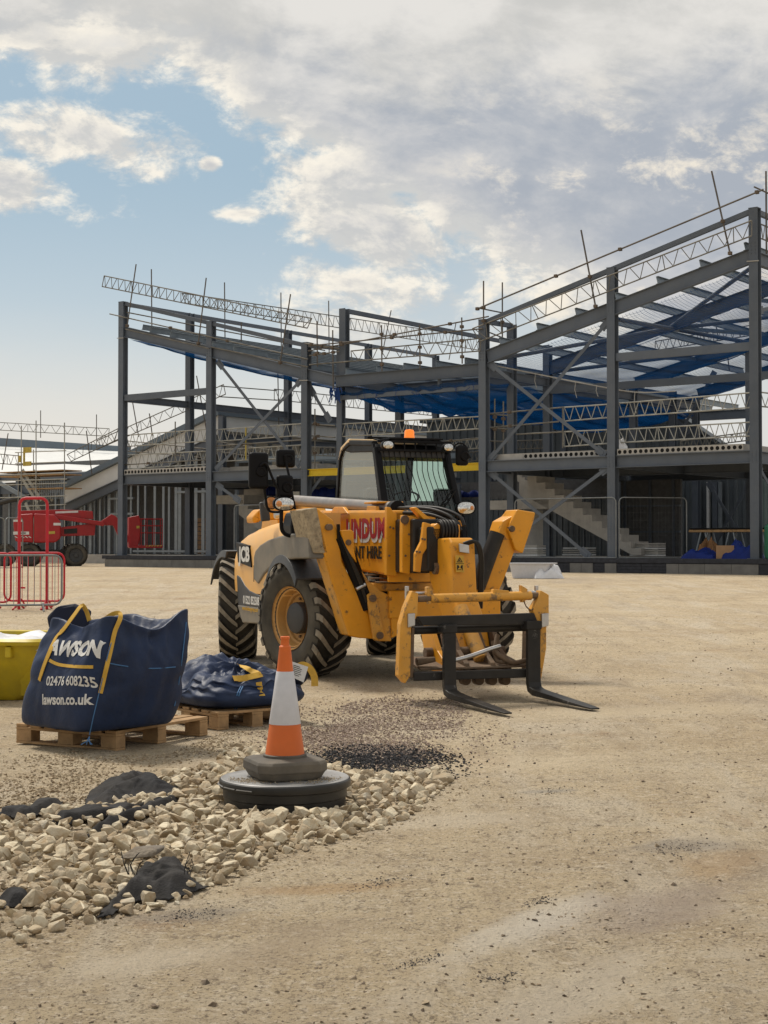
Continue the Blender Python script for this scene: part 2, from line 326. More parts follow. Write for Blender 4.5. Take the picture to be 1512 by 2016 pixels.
    def lathe(s, prof, n=24, mtx=None, arc=None, closed=False, caps=True):
        """profile (r, h) turned about local z"""
        mtx = mtx or Matrix(); k = len(prof); full = arc is None; m = n if full else n + 1
        vs = []
        for i in range(m):
            a = 2 * math.pi * i / n if full else arc[0] + (arc[1] - arc[0]) * i / n
            for r_, h in prof: vs.append(mtx @ Vector((r_ * math.cos(a), r_ * math.sin(a), h)))
        fs = []
        for i in range(n):
            j = (i + 1) % m
            for q in range(k if closed else k - 1): q2 = (q + 1) % k; fs.append((i * k + q, j * k + q, j * k + q2, i * k + q2))
        if full and not closed and caps:
            if prof[0][0] > 1e-6: fs.append(tuple(i * k for i in range(m))[::-1])
            if prof[-1][0] > 1e-6: fs.append(tuple(i * k + k - 1 for i in range(m)))
        return s.add(vs, fs)
    def build(s, name, m, parent=None, bevel=0.0, smooth=0, loc=None, solid=0.0, seg=2):
        me = bpy.data.meshes.new(name); me.from_pydata(s.v, [], s.f)
        for x in (m if isinstance(m, (list, tuple)) else [m]): me.materials.append(MT[x] if isinstance(x, str) else x)
        if len(me.materials) > 1: me.polygons.foreach_set('material_index', s.m)
        bm = bmesh.new(); bm.from_mesh(me); bmesh.ops.recalc_face_normals(bm, faces=bm.faces); bm.to_mesh(me); bm.free()
        o = bpy.data.objects.new(name, me); COL.objects.link(o)
        if parent: o.parent = parent
        if loc: o.location = loc
        if smooth:
            me.polygons.foreach_set('use_smooth', [True] * len(me.polygons)); me.set_sharp_from_angle(angle=R(smooth))
        if solid:
            md = o.modifiers.new('solid', 'SOLIDIFY'); md.thickness = solid; md.offset = 0
        if bevel:
            md = o.modifiers.new('bevel', 'BEVEL'); md.width = bevel; md.segments = seg; md.limit_method = 'ANGLE'; md.angle_limit = R(35); md.harden_normals = False
        me.update(); return o
def catmull(pts, k):
    res = []; n = len(pts)
    for i in range(n - 1):
        p0, p1, p2, p3 = pts[max(i - 1, 0)], pts[i], pts[i + 1], pts[min(i + 2, n - 1)]
        for j in range(k):
            t = j / k
            res.append(.5 * ((2 * p1) + (p2 - p0) * t + (2 * p0 - 5 * p1 + 4 * p2 - p3) * t * t + (3 * p1 - p0 - 3 * p2 + p3) * t ** 3))
    res.append(pts[-1]); return res
def tag(o, label, cat, group=None, kind=None):
    if label: o['label'] = label
    if cat: o['category'] = cat
    if group: o['group'] = group
    o['kind'] = kind or 'thing'
    return o
def thing(name, label, cat, loc=(0, 0, 0), rz=0.0, group=None):
    o = bpy.data.objects.new(name, None); COL.objects.link(o); o.location = loc; o.rotation_euler = (0, 0, rz); o.empty_display_size = .2
    return tag(o, label, cat, group)
def struct(o): o['kind'] = 'structure'; return o
def text_mesh(body, size, bold=0.0, sx=1.0, space=1.0, depth=0.0):
    c = bpy.data.curves.new('t', 'FONT'); c.body = body; c.size = size; c.offset = bold; c.align_x = 'CENTER'; c.align_y = 'CENTER'; c.extrude = depth; c.space_character = space; c.resolution_u = 3
    o = bpy.data.objects.new('t', c); COL.objects.link(o); bpy.context.view_layer.update()
    me = bpy.data.meshes.new_from_object(o.evaluated_get(bpy.context.evaluated_depsgraph_get()))
    bpy.data.objects.remove(o); bpy.data.curves.remove(c)
    vs = [Vector((v.co.x * sx, v.co.y, v.co.z)) for v in me.vertices]; fs = [tuple(p.vertices) for p in me.polygons]; bpy.data.meshes.remove(me)
    return vs, fs
def letters(name, body, size, m, parent, origin, xdir, ydir, bold=0.0, sx=1.0, space=1.0, shear=0.0, bvh=None, off=.003, depth=.0015):
    vs, fs = text_mesh(body, size, bold, sx, space, 0 if bvh else depth)
    X, Y = Vector(xdir).normalized(), Vector(ydir).normalized(); Z = X.cross(Y).normalized(); O_ = Vector(origin)
    bm = bmesh.new(); bv = [bm.verts.new(v) for v in vs]
    for f in fs:
        try: bm.faces.new([bv[i] for i in f])
        except ValueError: pass
    if bvh:
        for _ in range(3):
            e = [x for x in bm.edges if x.calc_length() > size * .22]
            if e: bmesh.ops.subdivide_edges(bm, edges=e, cuts=1, use_grid_fill=False)
        bmesh.ops.triangulate(bm, faces=bm.faces)
    for v in bm.verts:
        p = O_ + X * (v.co.x + v.co.y * shear) + Y * v.co.y + Z * (v.co.z + off)
        if bvh:
            h = bvh.ray_cast(p + Z * .4, -Z)
            if h[0] is not None: p = h[0] + Z * off
        v.co = p
    me = bpy.data.meshes.new(name); bm.to_mesh(me); bm.free(); me.materials.append(MT[m])
    o = bpy.data.objects.new(name, me); COL.objects.link(o); o.parent = parent; return o
def copy_tree(o, parent=None):
    c = o.copy(); COL.objects.link(c)
    if parent: c.parent = parent
    for ch in list(o.children): copy_tree(ch, c)
    return c
def at_z(px, py, z=0.0):
    """ground point under a measured image position, used to lay out things standing on level ground"""
    x, y = (px - 756) / FPX, (1008 - py) / FPX
    d = Vector((x, math.cos(PITCH) - y * math.sin(PITCH), math.sin(PITCH) + y * math.cos(PITCH)))
    return Vector((0, 0, CAM_H)) + d * ((z - CAM_H) / d.z)
def lerp(a, b, t): return a + (b - a) * t
def sm(x, a, b):
    t = min(1, max(0, (x - a) / (b - a))); return t * t * (3 - 2 * t)
# ------------------------------------------------------------------ ground
def gz(x, y):
    """height of the yard: level by the machine, rising to the plinth"""
    z = .5 * sm(y, 17, 50)
    n = 0
    if y < 45:
        n = .018 * noise.noise((x * .5, y * .35, 1)) + .010 * noise.noise((x * 1.7, y * 1.2, 3))
        n += .006 * noise.noise((x * 5, y * 4, 5))
    d = (x - .066) * .895 - (y - 4.56) * .447        # across the wheel tracks in the near right corner
    if y < 14: n += -.020 * math.exp(-((d - .25) / .22) ** 2) + .016 * math.exp(-((d + .12) / .12) ** 2) - .010 * math.exp(-((d - .95) / .2) ** 2)
    return z + n
ys = [2.5 + i * .06 for i in range(200)]; y = ys[-1]
while y < 110: y *= 1.035; ys.append(y)
ys += [180, 400, 1200, 2500]
NXI, NXO = 140, 16; NXG = NXI + 2 * NXO; vs = []; fs = []
for y in ys:
    half = max(2.6, y * .38)
    for i in range(NXG + 1):
        q = i - NXO - NXI / 2                     # fine in the middle, ever wider steps out to the sides
        x = 2 * half * q / NXI
        if abs(q) > NXI / 2: e_ = abs(q) - NXI / 2; x = math.copysign(half + (e_ / NXO) ** 2.2 * (70 + 1.2 * y) + e_ * half * 2 / NXI, q)
        vs.append((x, y, gz(x, y) if y < 150 else .5))
for j in range(len(ys) - 1):
    for i in range(NXG): a = j * (NXG + 1) + i; fs.append((a, a + 1, a + NXG + 2, a + NXG + 1))
# strip behind the camera
o_ = len(vs); vs += [(-75, -60, 0), (75, -60, 0), (75, 2.52, -.02), (-75, 2.52, -.02)]; fs.append((o_, o_ + 1, o_ + 2, o_ + 3))
me = bpy.data.meshes.new('ground'); me.from_pydata(vs, [], fs); me.polygons.foreach_set('use_smooth', [True] * len(fs))
ground = bpy.data.objects.new('ground', me); COL.objects.link(ground); struct(ground)
m, nt, b = newmat('compacted_stone_yard'); N, L = nt.nodes, nt.links
tcn = N.new('ShaderNodeTexCoord')
def gn(scale, detail=6, rough=.6, sx=1, sy=1, rot=0, dist=0.0):
    mp = N.new('ShaderNodeMapping'); L.new(tcn.outputs['Object'], mp.inputs[0]); mp.inputs['Rotation'].default_value = (0, 0, rot); mp.inputs['Scale'].default_value = (sx, sy, 1)
    n = N.new('ShaderNodeTexNoise'); L.new(mp.outputs[0], n.inputs['Vector']); n.inputs['Scale'].default_value = scale; n.inputs['Detail'].default_value = detail; n.inputs['Roughness'].default_value = rough; n.inputs['Distortion'].default_value = dist
    return n.outputs[0]
def gr(x, lo, hi, a=0.0, b_=1.0):
    n = N.new('ShaderNodeMapRange'); n.interpolation_type = 'SMOOTHSTEP'; L.new(x, n.inputs[0]); n.inputs[1].default_value = lo; n.inputs[2].default_value = hi; n.inputs[3].default_value = a; n.inputs[4].default_value = b_; return n.outputs[0]
def gm(f, a, c):
    x = N.new('ShaderNodeMix'); x.data_type = 'RGBA'
    L.new(f, x.inputs[0]) if not isinstance(f, float) else setattr(x.inputs[0], 'default_value', f)
    L.new(a, x.inputs[6]) if not isinstance(a, tuple) else setattr(x.inputs[6], 'default_value', (*a, 1))
    L.new(c, x.inputs[7]) if not isinstance(c, tuple) else setattr(x.inputs[7], 'default_value', (*c, 1)); return x.outputs[2]
def gmul(a, b_, op='MULTIPLY'):
    n = N.new('ShaderNodeMath'); n.operation = op
    for x, s in ((a, n.inputs[0]), (b_, n.inputs[1])):
        if isinstance(x, (int, float)): s.default_value = x
        else: L.new(x, s)
    return n.outputs[0]
ROT = R(-26)
c = gm(gr(gn(.55, 7, .62), .3, .7), (.485, .375, .235), (.61, .50, .335))
c = gm(gmul(gr(gn(1.3, 9, .68, 1, .22, ROT, .5), .47, .66), .75), c, (.60, .52, .40))          # pale dragged streaks along the wheel tracks
c = gm(gmul(gr(gn(2.6, 8, .68, 1, .16, ROT, .3), .50, .66), .55), c, (.36, .28, .19))
c = gm(gmul(gr(gn(.9, 9, .66, .3, 1.5), .48, .68), .6), c, (.40, .31, .205))
c = gm(gmul(gr(gn(1.6, 9, .68, .25, 1.6), .52, .68), .45), c, (.58, .50, .38))
c = gm(gmul(gr(gn(1.1, 7, .66, 1, .6, R(10)), .58, .70), .42), c, (.33, .18, .08))                # ochre stains
c = gm(gmul(gr(gn(.42, 7, .6, 1, .4, ROT), .55, .70), .5), c, (.36, .30, .245))             # greyer damp bands
c = gm(gmul(gr(gn(1.7, 9, .72, .6, 1.1), .66, .72), .75), c, (.085, .08, .078))                  # oil and tar marks
c = gm(gmul(gr(gn(9, 9, .78), .53, .64), .5), c, (.31, .235, .155))
c = gm(gmul(gr(gn(26, 6, .75), .52, .62), .8), c, (.68, .58, .44))
c = gm(gmul(gr(gn(17, 7, .8, 1, .6), .54, .63), .85), c, (.24, .185, .125))
c = gm(gmul(gr(gn(70, 4, .75), .53, .62), .8), c, (.15, .115, .08))
c = gm(gmul(gr(gn(110, 3, .7), .60, .70), .6), c, (.66, .58, .46))
def gcurve(pts_dir, off, width, soft):
    """distance band across a line through (x0,y0) with heading a: returns 1 inside"""
    x0, y0, a = pts_dir
    sp = N.new('ShaderNodeSeparateXYZ'); L.new(tcn.outputs['Object'], sp.inputs[0])
    wob = gmul(gmul(gn(.35, 3), -.5, 'ADD'), .5)
    d = gmul(gmul(gmul(sp.outputs[0], -x0, 'ADD'), math.cos(a)), gmul(gmul(sp.outputs[1], -y0, 'ADD'), -math.sin(a)), 'ADD')
    d = gmul(gmul(d, wob, 'ADD'), -off, 'ADD')
    return gr(gmul(d, 0, 'ADD') if False else absn(d), width - soft, width + soft, 1, 0)
def absn(x):
    n = N.new('ShaderNodeMath'); n.operation = 'ABSOLUTE'; L.new(x, n.inputs[0]); return n.outputs[0]
brk = gr(gn(3.2, 8, .7, 1, .45, ROT), .42, .60)
for line, off, wd, colr, amt in (((.07, 4.56, R(26.5)), 0.0, .16, (.62, .53, .40), .55), ((.07, 4.56, R(26.5)), .30, .11, (.31, .24, .165), .45), ((.07, 4.56, R(26.5)), .62, .2, (.60, .515, .39), .4), ((.07, 4.56, R(28)), 1.15, .22, (.36, .295, .24), .5), ((1.2, 5.5, R(24)), .45, .14, (.64, .56, .44), .5), ((0, 11, R(68)), 0, .22, (.60, .50, .35), .35), ((0, 11, R(68)), .7, .25, (.38, .285, .18), .4), ((2.0, 13.5, R(80)), 0, .3, (.39, .295, .185), .4), ((0, 17, R(84)), 2.2, .35, (.60, .49, .33), .4), ((0, 24, R(88)), 0, .6, (.40, .30, .185), .4)):
    c = gm(gmul(gmul(gcurve(line, off, wd, wd * .7), brk), amt), c, colr)
def stain(px, py, rx, ry, ang, colr, amt):
    global c
    p = at_z(px, py); mp = N.new('ShaderNodeMapping'); mp.vector_type = 'TEXTURE'; L.new(tcn.outputs['Object'], mp.inputs[0]); mp.inputs['Location'].default_value = (p.x, p.y, 0); mp.inputs['Rotation'].default_value = (0, 0, ang); mp.inputs['Scale'].default_value = (rx, ry, 1)
    n = N.new('ShaderNodeVectorMath'); n.operation = 'LENGTH'; sp = N.new('ShaderNodeVectorMath'); sp.operation = 'MULTIPLY'; sp.inputs[1].default_value = (1, 1, 0); L.new(mp.outputs[0], sp.inputs[0]); L.new(sp.outputs[0], n.inputs[0])
    d = gmul(n.outputs['Value'], gmul(gmul(gn(2.2, 8, .7), -.5, 'ADD'), 1.6), 'ADD')
    c = gm(gmul(gr(d, .25, 1.05, 1, 0), amt), c, colr)
for q in ((1000, 1840, .75, .14, R(62), (.68, .61, .50), .6), (1120, 1800, .5, .12, R(60), (.70, .63, .52), .6), (1290, 1775, .75, .3, R(55), (.40, .325, .27), .55), (1420, 1690, .5, .2, R(50), (.45, .29, .15), .35), (640, 1752, .5, .12, R(10), (.42, .25, .11), .45), (1080, 1557, .3, .1, R(10), (.30, .28, .25), .55), (1340, 1665, .5, .16, R(30), (.26, .23, .20), .5), (820, 1620, .9, .3, R(20), (.68, .59, .45), .5), (300, 1890, .6, .2, R(40), (.66, .57, .44), .5), (1100, 1960, 1.0, .22, R(60), (.66, .58, .46), .5), (980, 1500, 1.4, .5, R(20), (.64, .53, .37), .45), (380, 1800, .35, .14, R(20), (.22, .20, .18), .5), (560, 1860, .7, .2, R(55), (.42, .33, .23), .5), (1300, 1400, 2.5, .6, R(15), (.66, .55, .38), .4)): stain(*q)
# tread prints across the near track
wv = N.new('ShaderNodeTexWave'); mpw = N.new('ShaderNodeMapping'); L.new(tcn.outputs['Object'], mpw.inputs[0]); mpw.inputs['Rotation'].default_value = (0, 0, R(26.5) + R(55)); L.new(mpw.outputs[0], wv.inputs['Vector']); wv.inputs['Scale'].default_value = 3.2; wv.inputs['Distortion'].default_value = 1.5; wv.inputs['Detail'].default_value = 3
tread = gmul(gmul(gcurve((.07, 4.56, R(26.5)), 0.1, .34, .1), gr(wv.outputs[0], .55, .8)), brk)

L.new(c, b.inputs['Base Color']); b.inputs['Roughness'].default_value = .92; b.inputs['Specular IOR Level'].default_value = .2
h = gmul(gmul(gn(24, 9, .78), 1.0), gmul(gn(6, 8, .66, 1, .3, ROT), .9), 'ADD')
vo = N.new('ShaderNodeTexVoronoi'); L.new(tcn.outputs['Object'], vo.inputs['Vector']); vo.inputs['Scale'].default_value = 42
h = gmul(h, gmul(gr(vo.outputs['Distance'], .0, .45, 1, 0), gr(gn(3.5, 4), .42, .62, 0, .55)), 'ADD')
bu = N.new('ShaderNodeBump'); L.new(h, bu.inputs['Height']); bu.inputs['Strength'].default_value = 1.0; bu.inputs['Distance'].default_value = .035
L.new(bu.outputs[0], b.inputs['Normal']); me.materials.append(m)

# ------------------------------------------------------------------ stones and gravel
def hull(n, seed, flat=.75):
    r = random.Random(seed); bm = bmesh.new()
    for _ in range(n):
        d = Vector((r.gauss(0, 1), r.gauss(0, 1), r.gauss(0, 1))).normalized(); k = r.uniform(.82, 1.05)
        bm.verts.new((d.x * k * r.uniform(.85, 1.1), d.y * k * .82, d.z * k * flat))
    res = bmesh.ops.convex_hull(bm, input=bm.verts)
    bmesh.ops.delete(bm, geom=[g for g in res['geom_interior'] if isinstance(g, bmesh.types.BMVert)], context='VERTS')
    return bm
def stonemat(name, c0, c1, stain):
    m, nt, b = newmat(name); N, L = nt.nodes, nt.links
    oi = N.new('ShaderNodeObjectInfo'); geo = N.new('ShaderNodeNewGeometry'); tcn = N.new('ShaderNodeTexCoord')
    ad = N.new('ShaderNodeMath'); ad.operation = 'ADD'; L.new(oi.outputs['Random'], ad.inputs[0]); L.new(geo.outputs['Random Per Island'], ad.inputs[1])
    fr = N.new('ShaderNodeMath'); fr.operation = 'FRACT'; L.new(ad.outputs[0], fr.inputs[0])
    rp = N.new('ShaderNodeValToRGB'); L.new(fr.outputs[0], rp.inputs[0]); rp.color_ramp.elements[0].color = (*c0, 1); rp.color_ramp.elements[1].color = (*c1, 1); em_ = rp.color_ramp.elements.new(.12); em_.color = (c0[0] * .72, c0[1] * .74, c0[2] * .8, 1); rp.color_ramp.elements[0].color = (c1[0] * .8, c1[1] * .82, c1[2] * .88, 1)
    nz = N.new('ShaderNodeTexNoise'); L.new(geo.outputs['Position'], nz.inputs['Vector']); nz.inputs['Scale'].default_value = 22; nz.inputs['Detail'].default_value = 7; nz.inputs['Roughness'].default_value = .65
    mr = N.new('ShaderNodeMapRange'); L.new(nz.outputs[0], mr.inputs[0]); mr.inputs[1].default_value = .45; mr.inputs[2].default_value = .7; mr.inputs[4].default_value = .6
    mx = N.new('ShaderNodeMix'); mx.data_type = 'RGBA'; L.new(mr.outputs[0], mx.inputs[0]); L.new(rp.outputs[0], mx.inputs[6]); mx.inputs[7].default_value = (*stain, 1)
    L.new(mx.outputs[2], b.inputs['Base Color']); b.inputs['Roughness'].default_value = .9; b.inputs['Specular IOR Level'].default_value = .25
    n2 = N.new('ShaderNodeTexNoise'); L.new(geo.outputs['Position'], n2.inputs['Vector']); n2.inputs['Scale'].default_value = 55; n2.inputs['Detail'].default_value = 5
    bu = N.new('ShaderNodeBump'); L.new(n2.outputs[0], bu.inputs['Height']); bu.inputs['Strength'].default_value = .8; bu.inputs['Distance'].default_value = .012; L.new(bu.outputs[0], b.inputs['Normal'])
    return m
MT['stone'] = stonemat('limestone', (.38, .285, .17), (.68, .60, .44), (.38, .25, .125))
MT['gravel'] = stonemat('mixed_gravel', (.25, .17, .125), (.47, .38, .30), (.30, .22, .16))
MT['gravel_tan'] = stonemat('tan_gravel', (.30, .21, .12), (.54, .45, .31), (.32, .22, .12))
MT['gravel_tar'] = stonemat('tar_coated_gravel', (.012, .012, .014), (.06, .058, .058), (.03, .028, .027))
STONES = []
for k in range(14):
    bm = hull(11 + k % 5, 100 + k, .55 + .09 * (k % 5)); bmesh.ops.bevel(bm, geom=list(bm.edges), offset=.075, segments=1, affect='EDGES', profile=.6, clamp_overlap=True)
    sme = bpy.data.meshes.new('limestone_rock'); bm.to_mesh(sme); bm.free(); sme.materials.append(MT['stone'])
    sme.polygons.foreach_set('use_smooth', [True] * len(sme.polygons)); sme.set_sharp_from_angle(angle=R(22)); STONES.append(sme)
def inpoly(x, y, poly):
    c = False; n = len(poly); j = n - 1
    for i in range(n):
        if (poly[i][1] > y) != (poly[j][1] > y) and x < (poly[j][0] - poly[i][0]) * (y - poly[i][1]) / (poly[j][1] - poly[i][1]) + poly[i][0]: c = not c
        j = i
    return c
def gpoly(pts): return [at_z(px, py).to_2d()[:] for px, py in pts]
PILE = gpoly([(-60, 1640), (60, 1585), (170, 1585), (250, 1575), (330, 1520), (420, 1500), (440, 1470), (520, 1480), (690, 1515), (760, 1528), (830, 1520), (885, 1510), (890, 1540), (840, 1585), (800, 1618), (700, 1650), (640, 1672), (560, 1690), (470, 1735), (400, 1750), (330, 1790), (240, 1805), (150, 1830), (60, 1850), (-60, 1880)])
MH = Vector((-.53, 8.27, 0)); MH_R = .35
bx = [min(p[0] for p in PILE), max(p[0] for p in PILE), min(p[1] for p in PILE), max(p[1] for p in PILE)]
def edge_dist(x, y):
    best = 9
    for i in range(len(PILE)):
        a, b_ = Vector(PILE[i]), Vector(PILE[(i + 1) % len(PILE)]); p = Vector((x, y)); ab = b_ - a
        t = max(0, min(1, (p - a).dot(ab) / max(ab.length_squared, 1e-9))); best = min(best, (a + ab * t - p).length)
    return best
cells = {}; cand = []
def free(x, y, r):
    for i in range(-2, 3):
        for j in range(-2, 3):
            for (a, b_, rr) in cells.get((int(x / .1) + i, int(y / .1) + j), ()):
                if (a - x) ** 2 + (b_ - y) ** 2 < ((r + rr) * .80) ** 2: return False
    return True
for rr_lo, rr_hi, tries in ((.044, .058, 800), (.033, .044, 6000), (.022, .033, 15000), (.012, .022, 22000)):
    for _ in range(tries):
        x, y = random.uniform(bx[0], bx[1]), random.uniform(bx[2], bx[3])
        if not inpoly(x, y, PILE): continue
        r = random.uniform(rr_lo, rr_hi)
        if (Vector((x, y, 0)) - MH).length < MH_R + r * .7 + .005: continue
        if y < 7.1 and x > -1.35 and r > .05: continue
        e = edge_dist(x, y)
        if e < r * .6 and r > .033: continue
        if e < .12 and random.random() > .25 + e * 6: continue
        patch = noise.noise((x * 1.5, y * 1.5, 9.0))
        if x < -1.05 and patch < .03 - (0.1 if r > .045 else 0) and random.random() < .85: continue   # bare gaps on the left half of the pile
        if not free(x, y, r): continue
        cells.setdefault((int(x / .1), int(y / .1)), []).append((x, y, r)); cand.append((x, y, r, e))
cand.sort(key=lambda q: -q[2] / q[1])
def heap(x, y, e):
    return .035 * sm(e, .02, .35) * (1 if x > -1.0 else .55)
for i, (x, y, r, e) in enumerate(cand[:300]):
    o = bpy.data.objects.new('limestone_rock', random.choice(STONES)); COL.objects.link(o)
    k = random.uniform(.85, 1.15)
    k2 = random.uniform(.85, 1.25); o.scale = (r * 1.15 * k * k2, r * 1.15 / k2 ** .5, r * random.uniform(.8, 1.15)); o.location = (x, y, gz(x, y) + heap(x, y, e) + r * .42)
    o.rotation_euler = (random.uniform(-.5, .5), random.uniform(-.5, .5), random.uniform(0, 6.28))
    tag(o, 'cream limestone rock, one of the larger in the loose pile around the black chamber', 'rock', 'larger limestone rocks around the black chamber')
def scatter(name, items, mtl, label, cat, nvar=10, npts=9, flat=.75, kind='stuff', bev=False):
    tv = []
    for k in range(nvar):
        bm = hull(npts, 500 + k, flat)
        if bev: bmesh.ops.bevel(bm, geom=list(bm.edges), offset=.09, segments=1, affect='EDGES', clamp_overlap=True)
        bm.verts.index_update(); tv.append((np.array([v.co[:] for v in bm.verts]), [[v.index for v in f.verts] for f in bm.faces])); bm.free()
    V_, F_ = [], []; off = 0
    for (x, y, z, r) in items:
        t, f = tv[random.randrange(nvar)]
        e = Matrix.Rotation(random.uniform(0, 6.28), 3, 'Z') @ Matrix.Rotation(random.uniform(-.6, .6), 3, 'X')
        V_.append(t @ np.array(e).T * r + np.array((x, y, z))); F_ += [[i + off for i in q] for q in f]; off += len(t)
    me = bpy.data.meshes.new(name); me.from_pydata(np.concatenate(V_).tolist(), [], F_); me.materials.append(MT[mtl])
    o = bpy.data.objects.new(name, me); COL.objects.link(o); o['kind'] = kind
    if label: o['label'] = label; o['category'] = cat
    return o
scatter('small_limestone_rubble', [(x, y, gz(x, y) + heap(x, y, e) + r * .35, r * 1.1) for x, y, r, e in cand[300:]], 'stone', 'smaller cream limestone pieces filling the pile around the black chamber', 'rubble', 14, 13, .75, bev=True)
def field_pts(poly, n, lo, hi, dens=None, zoff=.3):
    P = gpoly(poly); a = [min(p[0] for p in P), max(p[0] for p in P), min(p[1] for p in P), max(p[1] for p in P)]; res = []
    for _ in range(n):
        x, y = random.uniform(a[0], a[1]), random.uniform(a[2], a[3])
        if not inpoly(x, y, P) or (Vector((x, y, 0)) - MH).length < MH_R + .02: continue
        if dens and random.random() > dens(x, y): continue
        r = lo + (hi - lo) * random.random() ** 2; res.append((x, y, gz(x, y) + r * zoff, r))
    return res
def soft(f, s=1.0): return lambda x, y: min(1, max(0, .5 + s * noise.noise((x * f, y * f, 4.2)) * 1.6))
g1 = field_pts([(560, 1470), (600, 1420), (690, 1385), (790, 1365), (900, 1375), (930, 1410), (870, 1450), (900, 1490), (860, 1520), (700, 1510)], 9000, .007, .017, soft(1.3))
def cloud_pts(cx, cy, sx_, sy_, n, lo, hi):
    res = []
    for _ in range(n):
        px, py = random.gauss(cx, sx_), random.gauss(cy, sy_); p = at_z(px, max(py, 1300))
        if (Vector((p.x, p.y, 0)) - MH).length < MH_R + .02 or noise.noise((p.x * 2.2, p.y * 1.6, 3.3)) < random.uniform(-.6, .1): continue
        r = lo + (hi - lo) * random.random() ** 2; res.append((p.x, p.y, gz(p.x, p.y) + r * .3, r))
    return res
g1 += cloud_pts(730, 1448, 100, 26, 9000, .006, .015)
scatter('mixed_gravel', g1, 'gravel', 'pinkish grey loose gravel spread between the cone and the fork tips', 'gravel')
g2 = cloud_pts(752, 1496, 66, 11, 5200, .007, .015)
g2 += field_pts([(600, 1500), (640, 1472), (740, 1462), (860, 1478), (905, 1500), (880, 1522), (830, 1530), (760, 1525), (690, 1512)], 2600, .008, .017, soft(2.2, 1.4))
g2 += field_pts([(560, 1500), (640, 1462), (870, 1462), (960, 1505), (900, 1535), (700, 1530)], 900, .007, .014)
scatter('tar_coated_gravel', g2, 'gravel_tar', 'black tar coated gravel heaped behind the orange cone', 'gravel')
g3 = field_pts([(-60, 1470), (60, 1470), (200, 1490), (330, 1485), (450, 1440), (560, 1440), (540, 1500), (420, 1520), (300, 1560), (120, 1590), (-60, 1620)], 12000, .006, .016, soft(1.1, 1.3))
g3 += field_pts([(-60, 1600), (300, 1560), (700, 1560), (900, 1520), (930, 1560), (700, 1680), (420, 1770), (120, 1850), (-60, 1900)], 4200, .005, .014)
scatter('tan_gravel', g3, 'gravel_tan', 'tan loose gravel strewn about the pallets and the limestone pile', 'gravel')
dk = []
for px, py, sx_, sy_, n_ in ((750, 1742, 40, 10, 260), (1062, 1779, 34, 7, 220), (1345, 1668, 60, 12, 320), (830, 1896, 45, 10, 260), (975, 1925, 40, 8, 160), (1085, 1557, 40, 8, 200), (380, 1800, 60, 14, 420), (945, 1545, 26, 6, 90), (1180, 1660, 70, 18, 140)):
    for _ in range(int(n_ * .55)):
        q_ = random.gauss(0, .9); p = at_z(px + q_ * sx_ * .7, py - q_ * sy_ * .5 + random.gauss(0, sy_ * .6)); r = random.uniform(.0015, .005) * random.choice((1, 1, 1, 1.8)); dk.append((p.x, p.y, gz(p.x, p.y) + r * .2, r))
MT['chip'] = stonemat('dark_chip', (.03, .028, .027), (.16, .14, .12), (.1, .085, .07))
scatter('dark_stone_chips', dk, 'chip', 'dark stone chips in loose clusters on the yard', 'chips', 8, 8, .6)
pb = []
for _ in range(15000):
    y = 4.4 + 24 * random.random() ** 1.6; x = random.uniform(-.27, .27) * y
    if noise.noise((x * .8, y * .6, 12)) < random.uniform(-.5, .25): continue
    r = (.002 + .009 * random.random() ** 4) * (1 + .03 * y)
    if random.random() < .008: r = random.uniform(.012, .022)
    pb.append((x, y, gz(x, y) + r * .2, r))
MT['pebble'] = stonemat('ground_pebble', (.14, .105, .075), (.44, .35, .235), (.3, .22, .14))
scatter('scattered_pebbles', pb, 'pebble', 'small dull pebbles scattered over the compacted yard', 'pebbles', 8, 8, .6)
# ------------------------------------------------------------------ steel framed building under construction
# own axes: u along the street side, v into the plot, z up; origin under the near right corner column
BU = Vector((.798, -.603, 0)).normalized(); BV = Vector((.603, .798, 0)).normalized(); BO = Vector((11.62, 48, 0))
BRZ = math.atan2(BU.y, BU.x)
def px_ray(px, py):
    x, y = (px - 756) / FPX, (1008 - py) / FPX
    return Vector((x, math.cos(PITCH) - y * math.sin(PITCH), math.sin(PITCH) + y * math.cos(PITCH)))
CP = Vector((0, 0, CAM_H))
def loc_b(P): q = P - BO; return Vector((q.dot(BU), q.dot(BV), P.z))
def fv(px, py, v=0.0):
    """surveyed point on the wall plane v"""
    d = px_ray(px, py); return loc_b(CP + d * (((BO - CP).dot(BV) + v) / d.dot(BV)))
def fu(px, py, u=0.0):
    d = px_ray(px, py); return loc_b(CP + d * (((BO - CP).dot(BU) + u) / d.dot(BU)))
def bthing(name, label, cat, group=None): return thing(name, label, cat, BO, BRZ, group)
FRAME = bthing('steel_frame_building', 'unfinished grey steel frame building with butterfly roof, purlins and blue netting', 'building')
def ib(name, p0, p1, wd, ht, up=None, m='steel', parent=None, label=None):
    o = MB().ibeam(p0, p1, wd, ht, .022, up).build(name, m, parent or FRAME)
    if label: o['label'] = label
    return o
UC = [('C1', -28.45, 11.74), ('C2', -23.33, 10.46), ('C3', -18.31, 9.20), ('C5', -10.14, 9.36), ('C6', -5.03, 10.64), ('C7', 0.0, 11.97)]
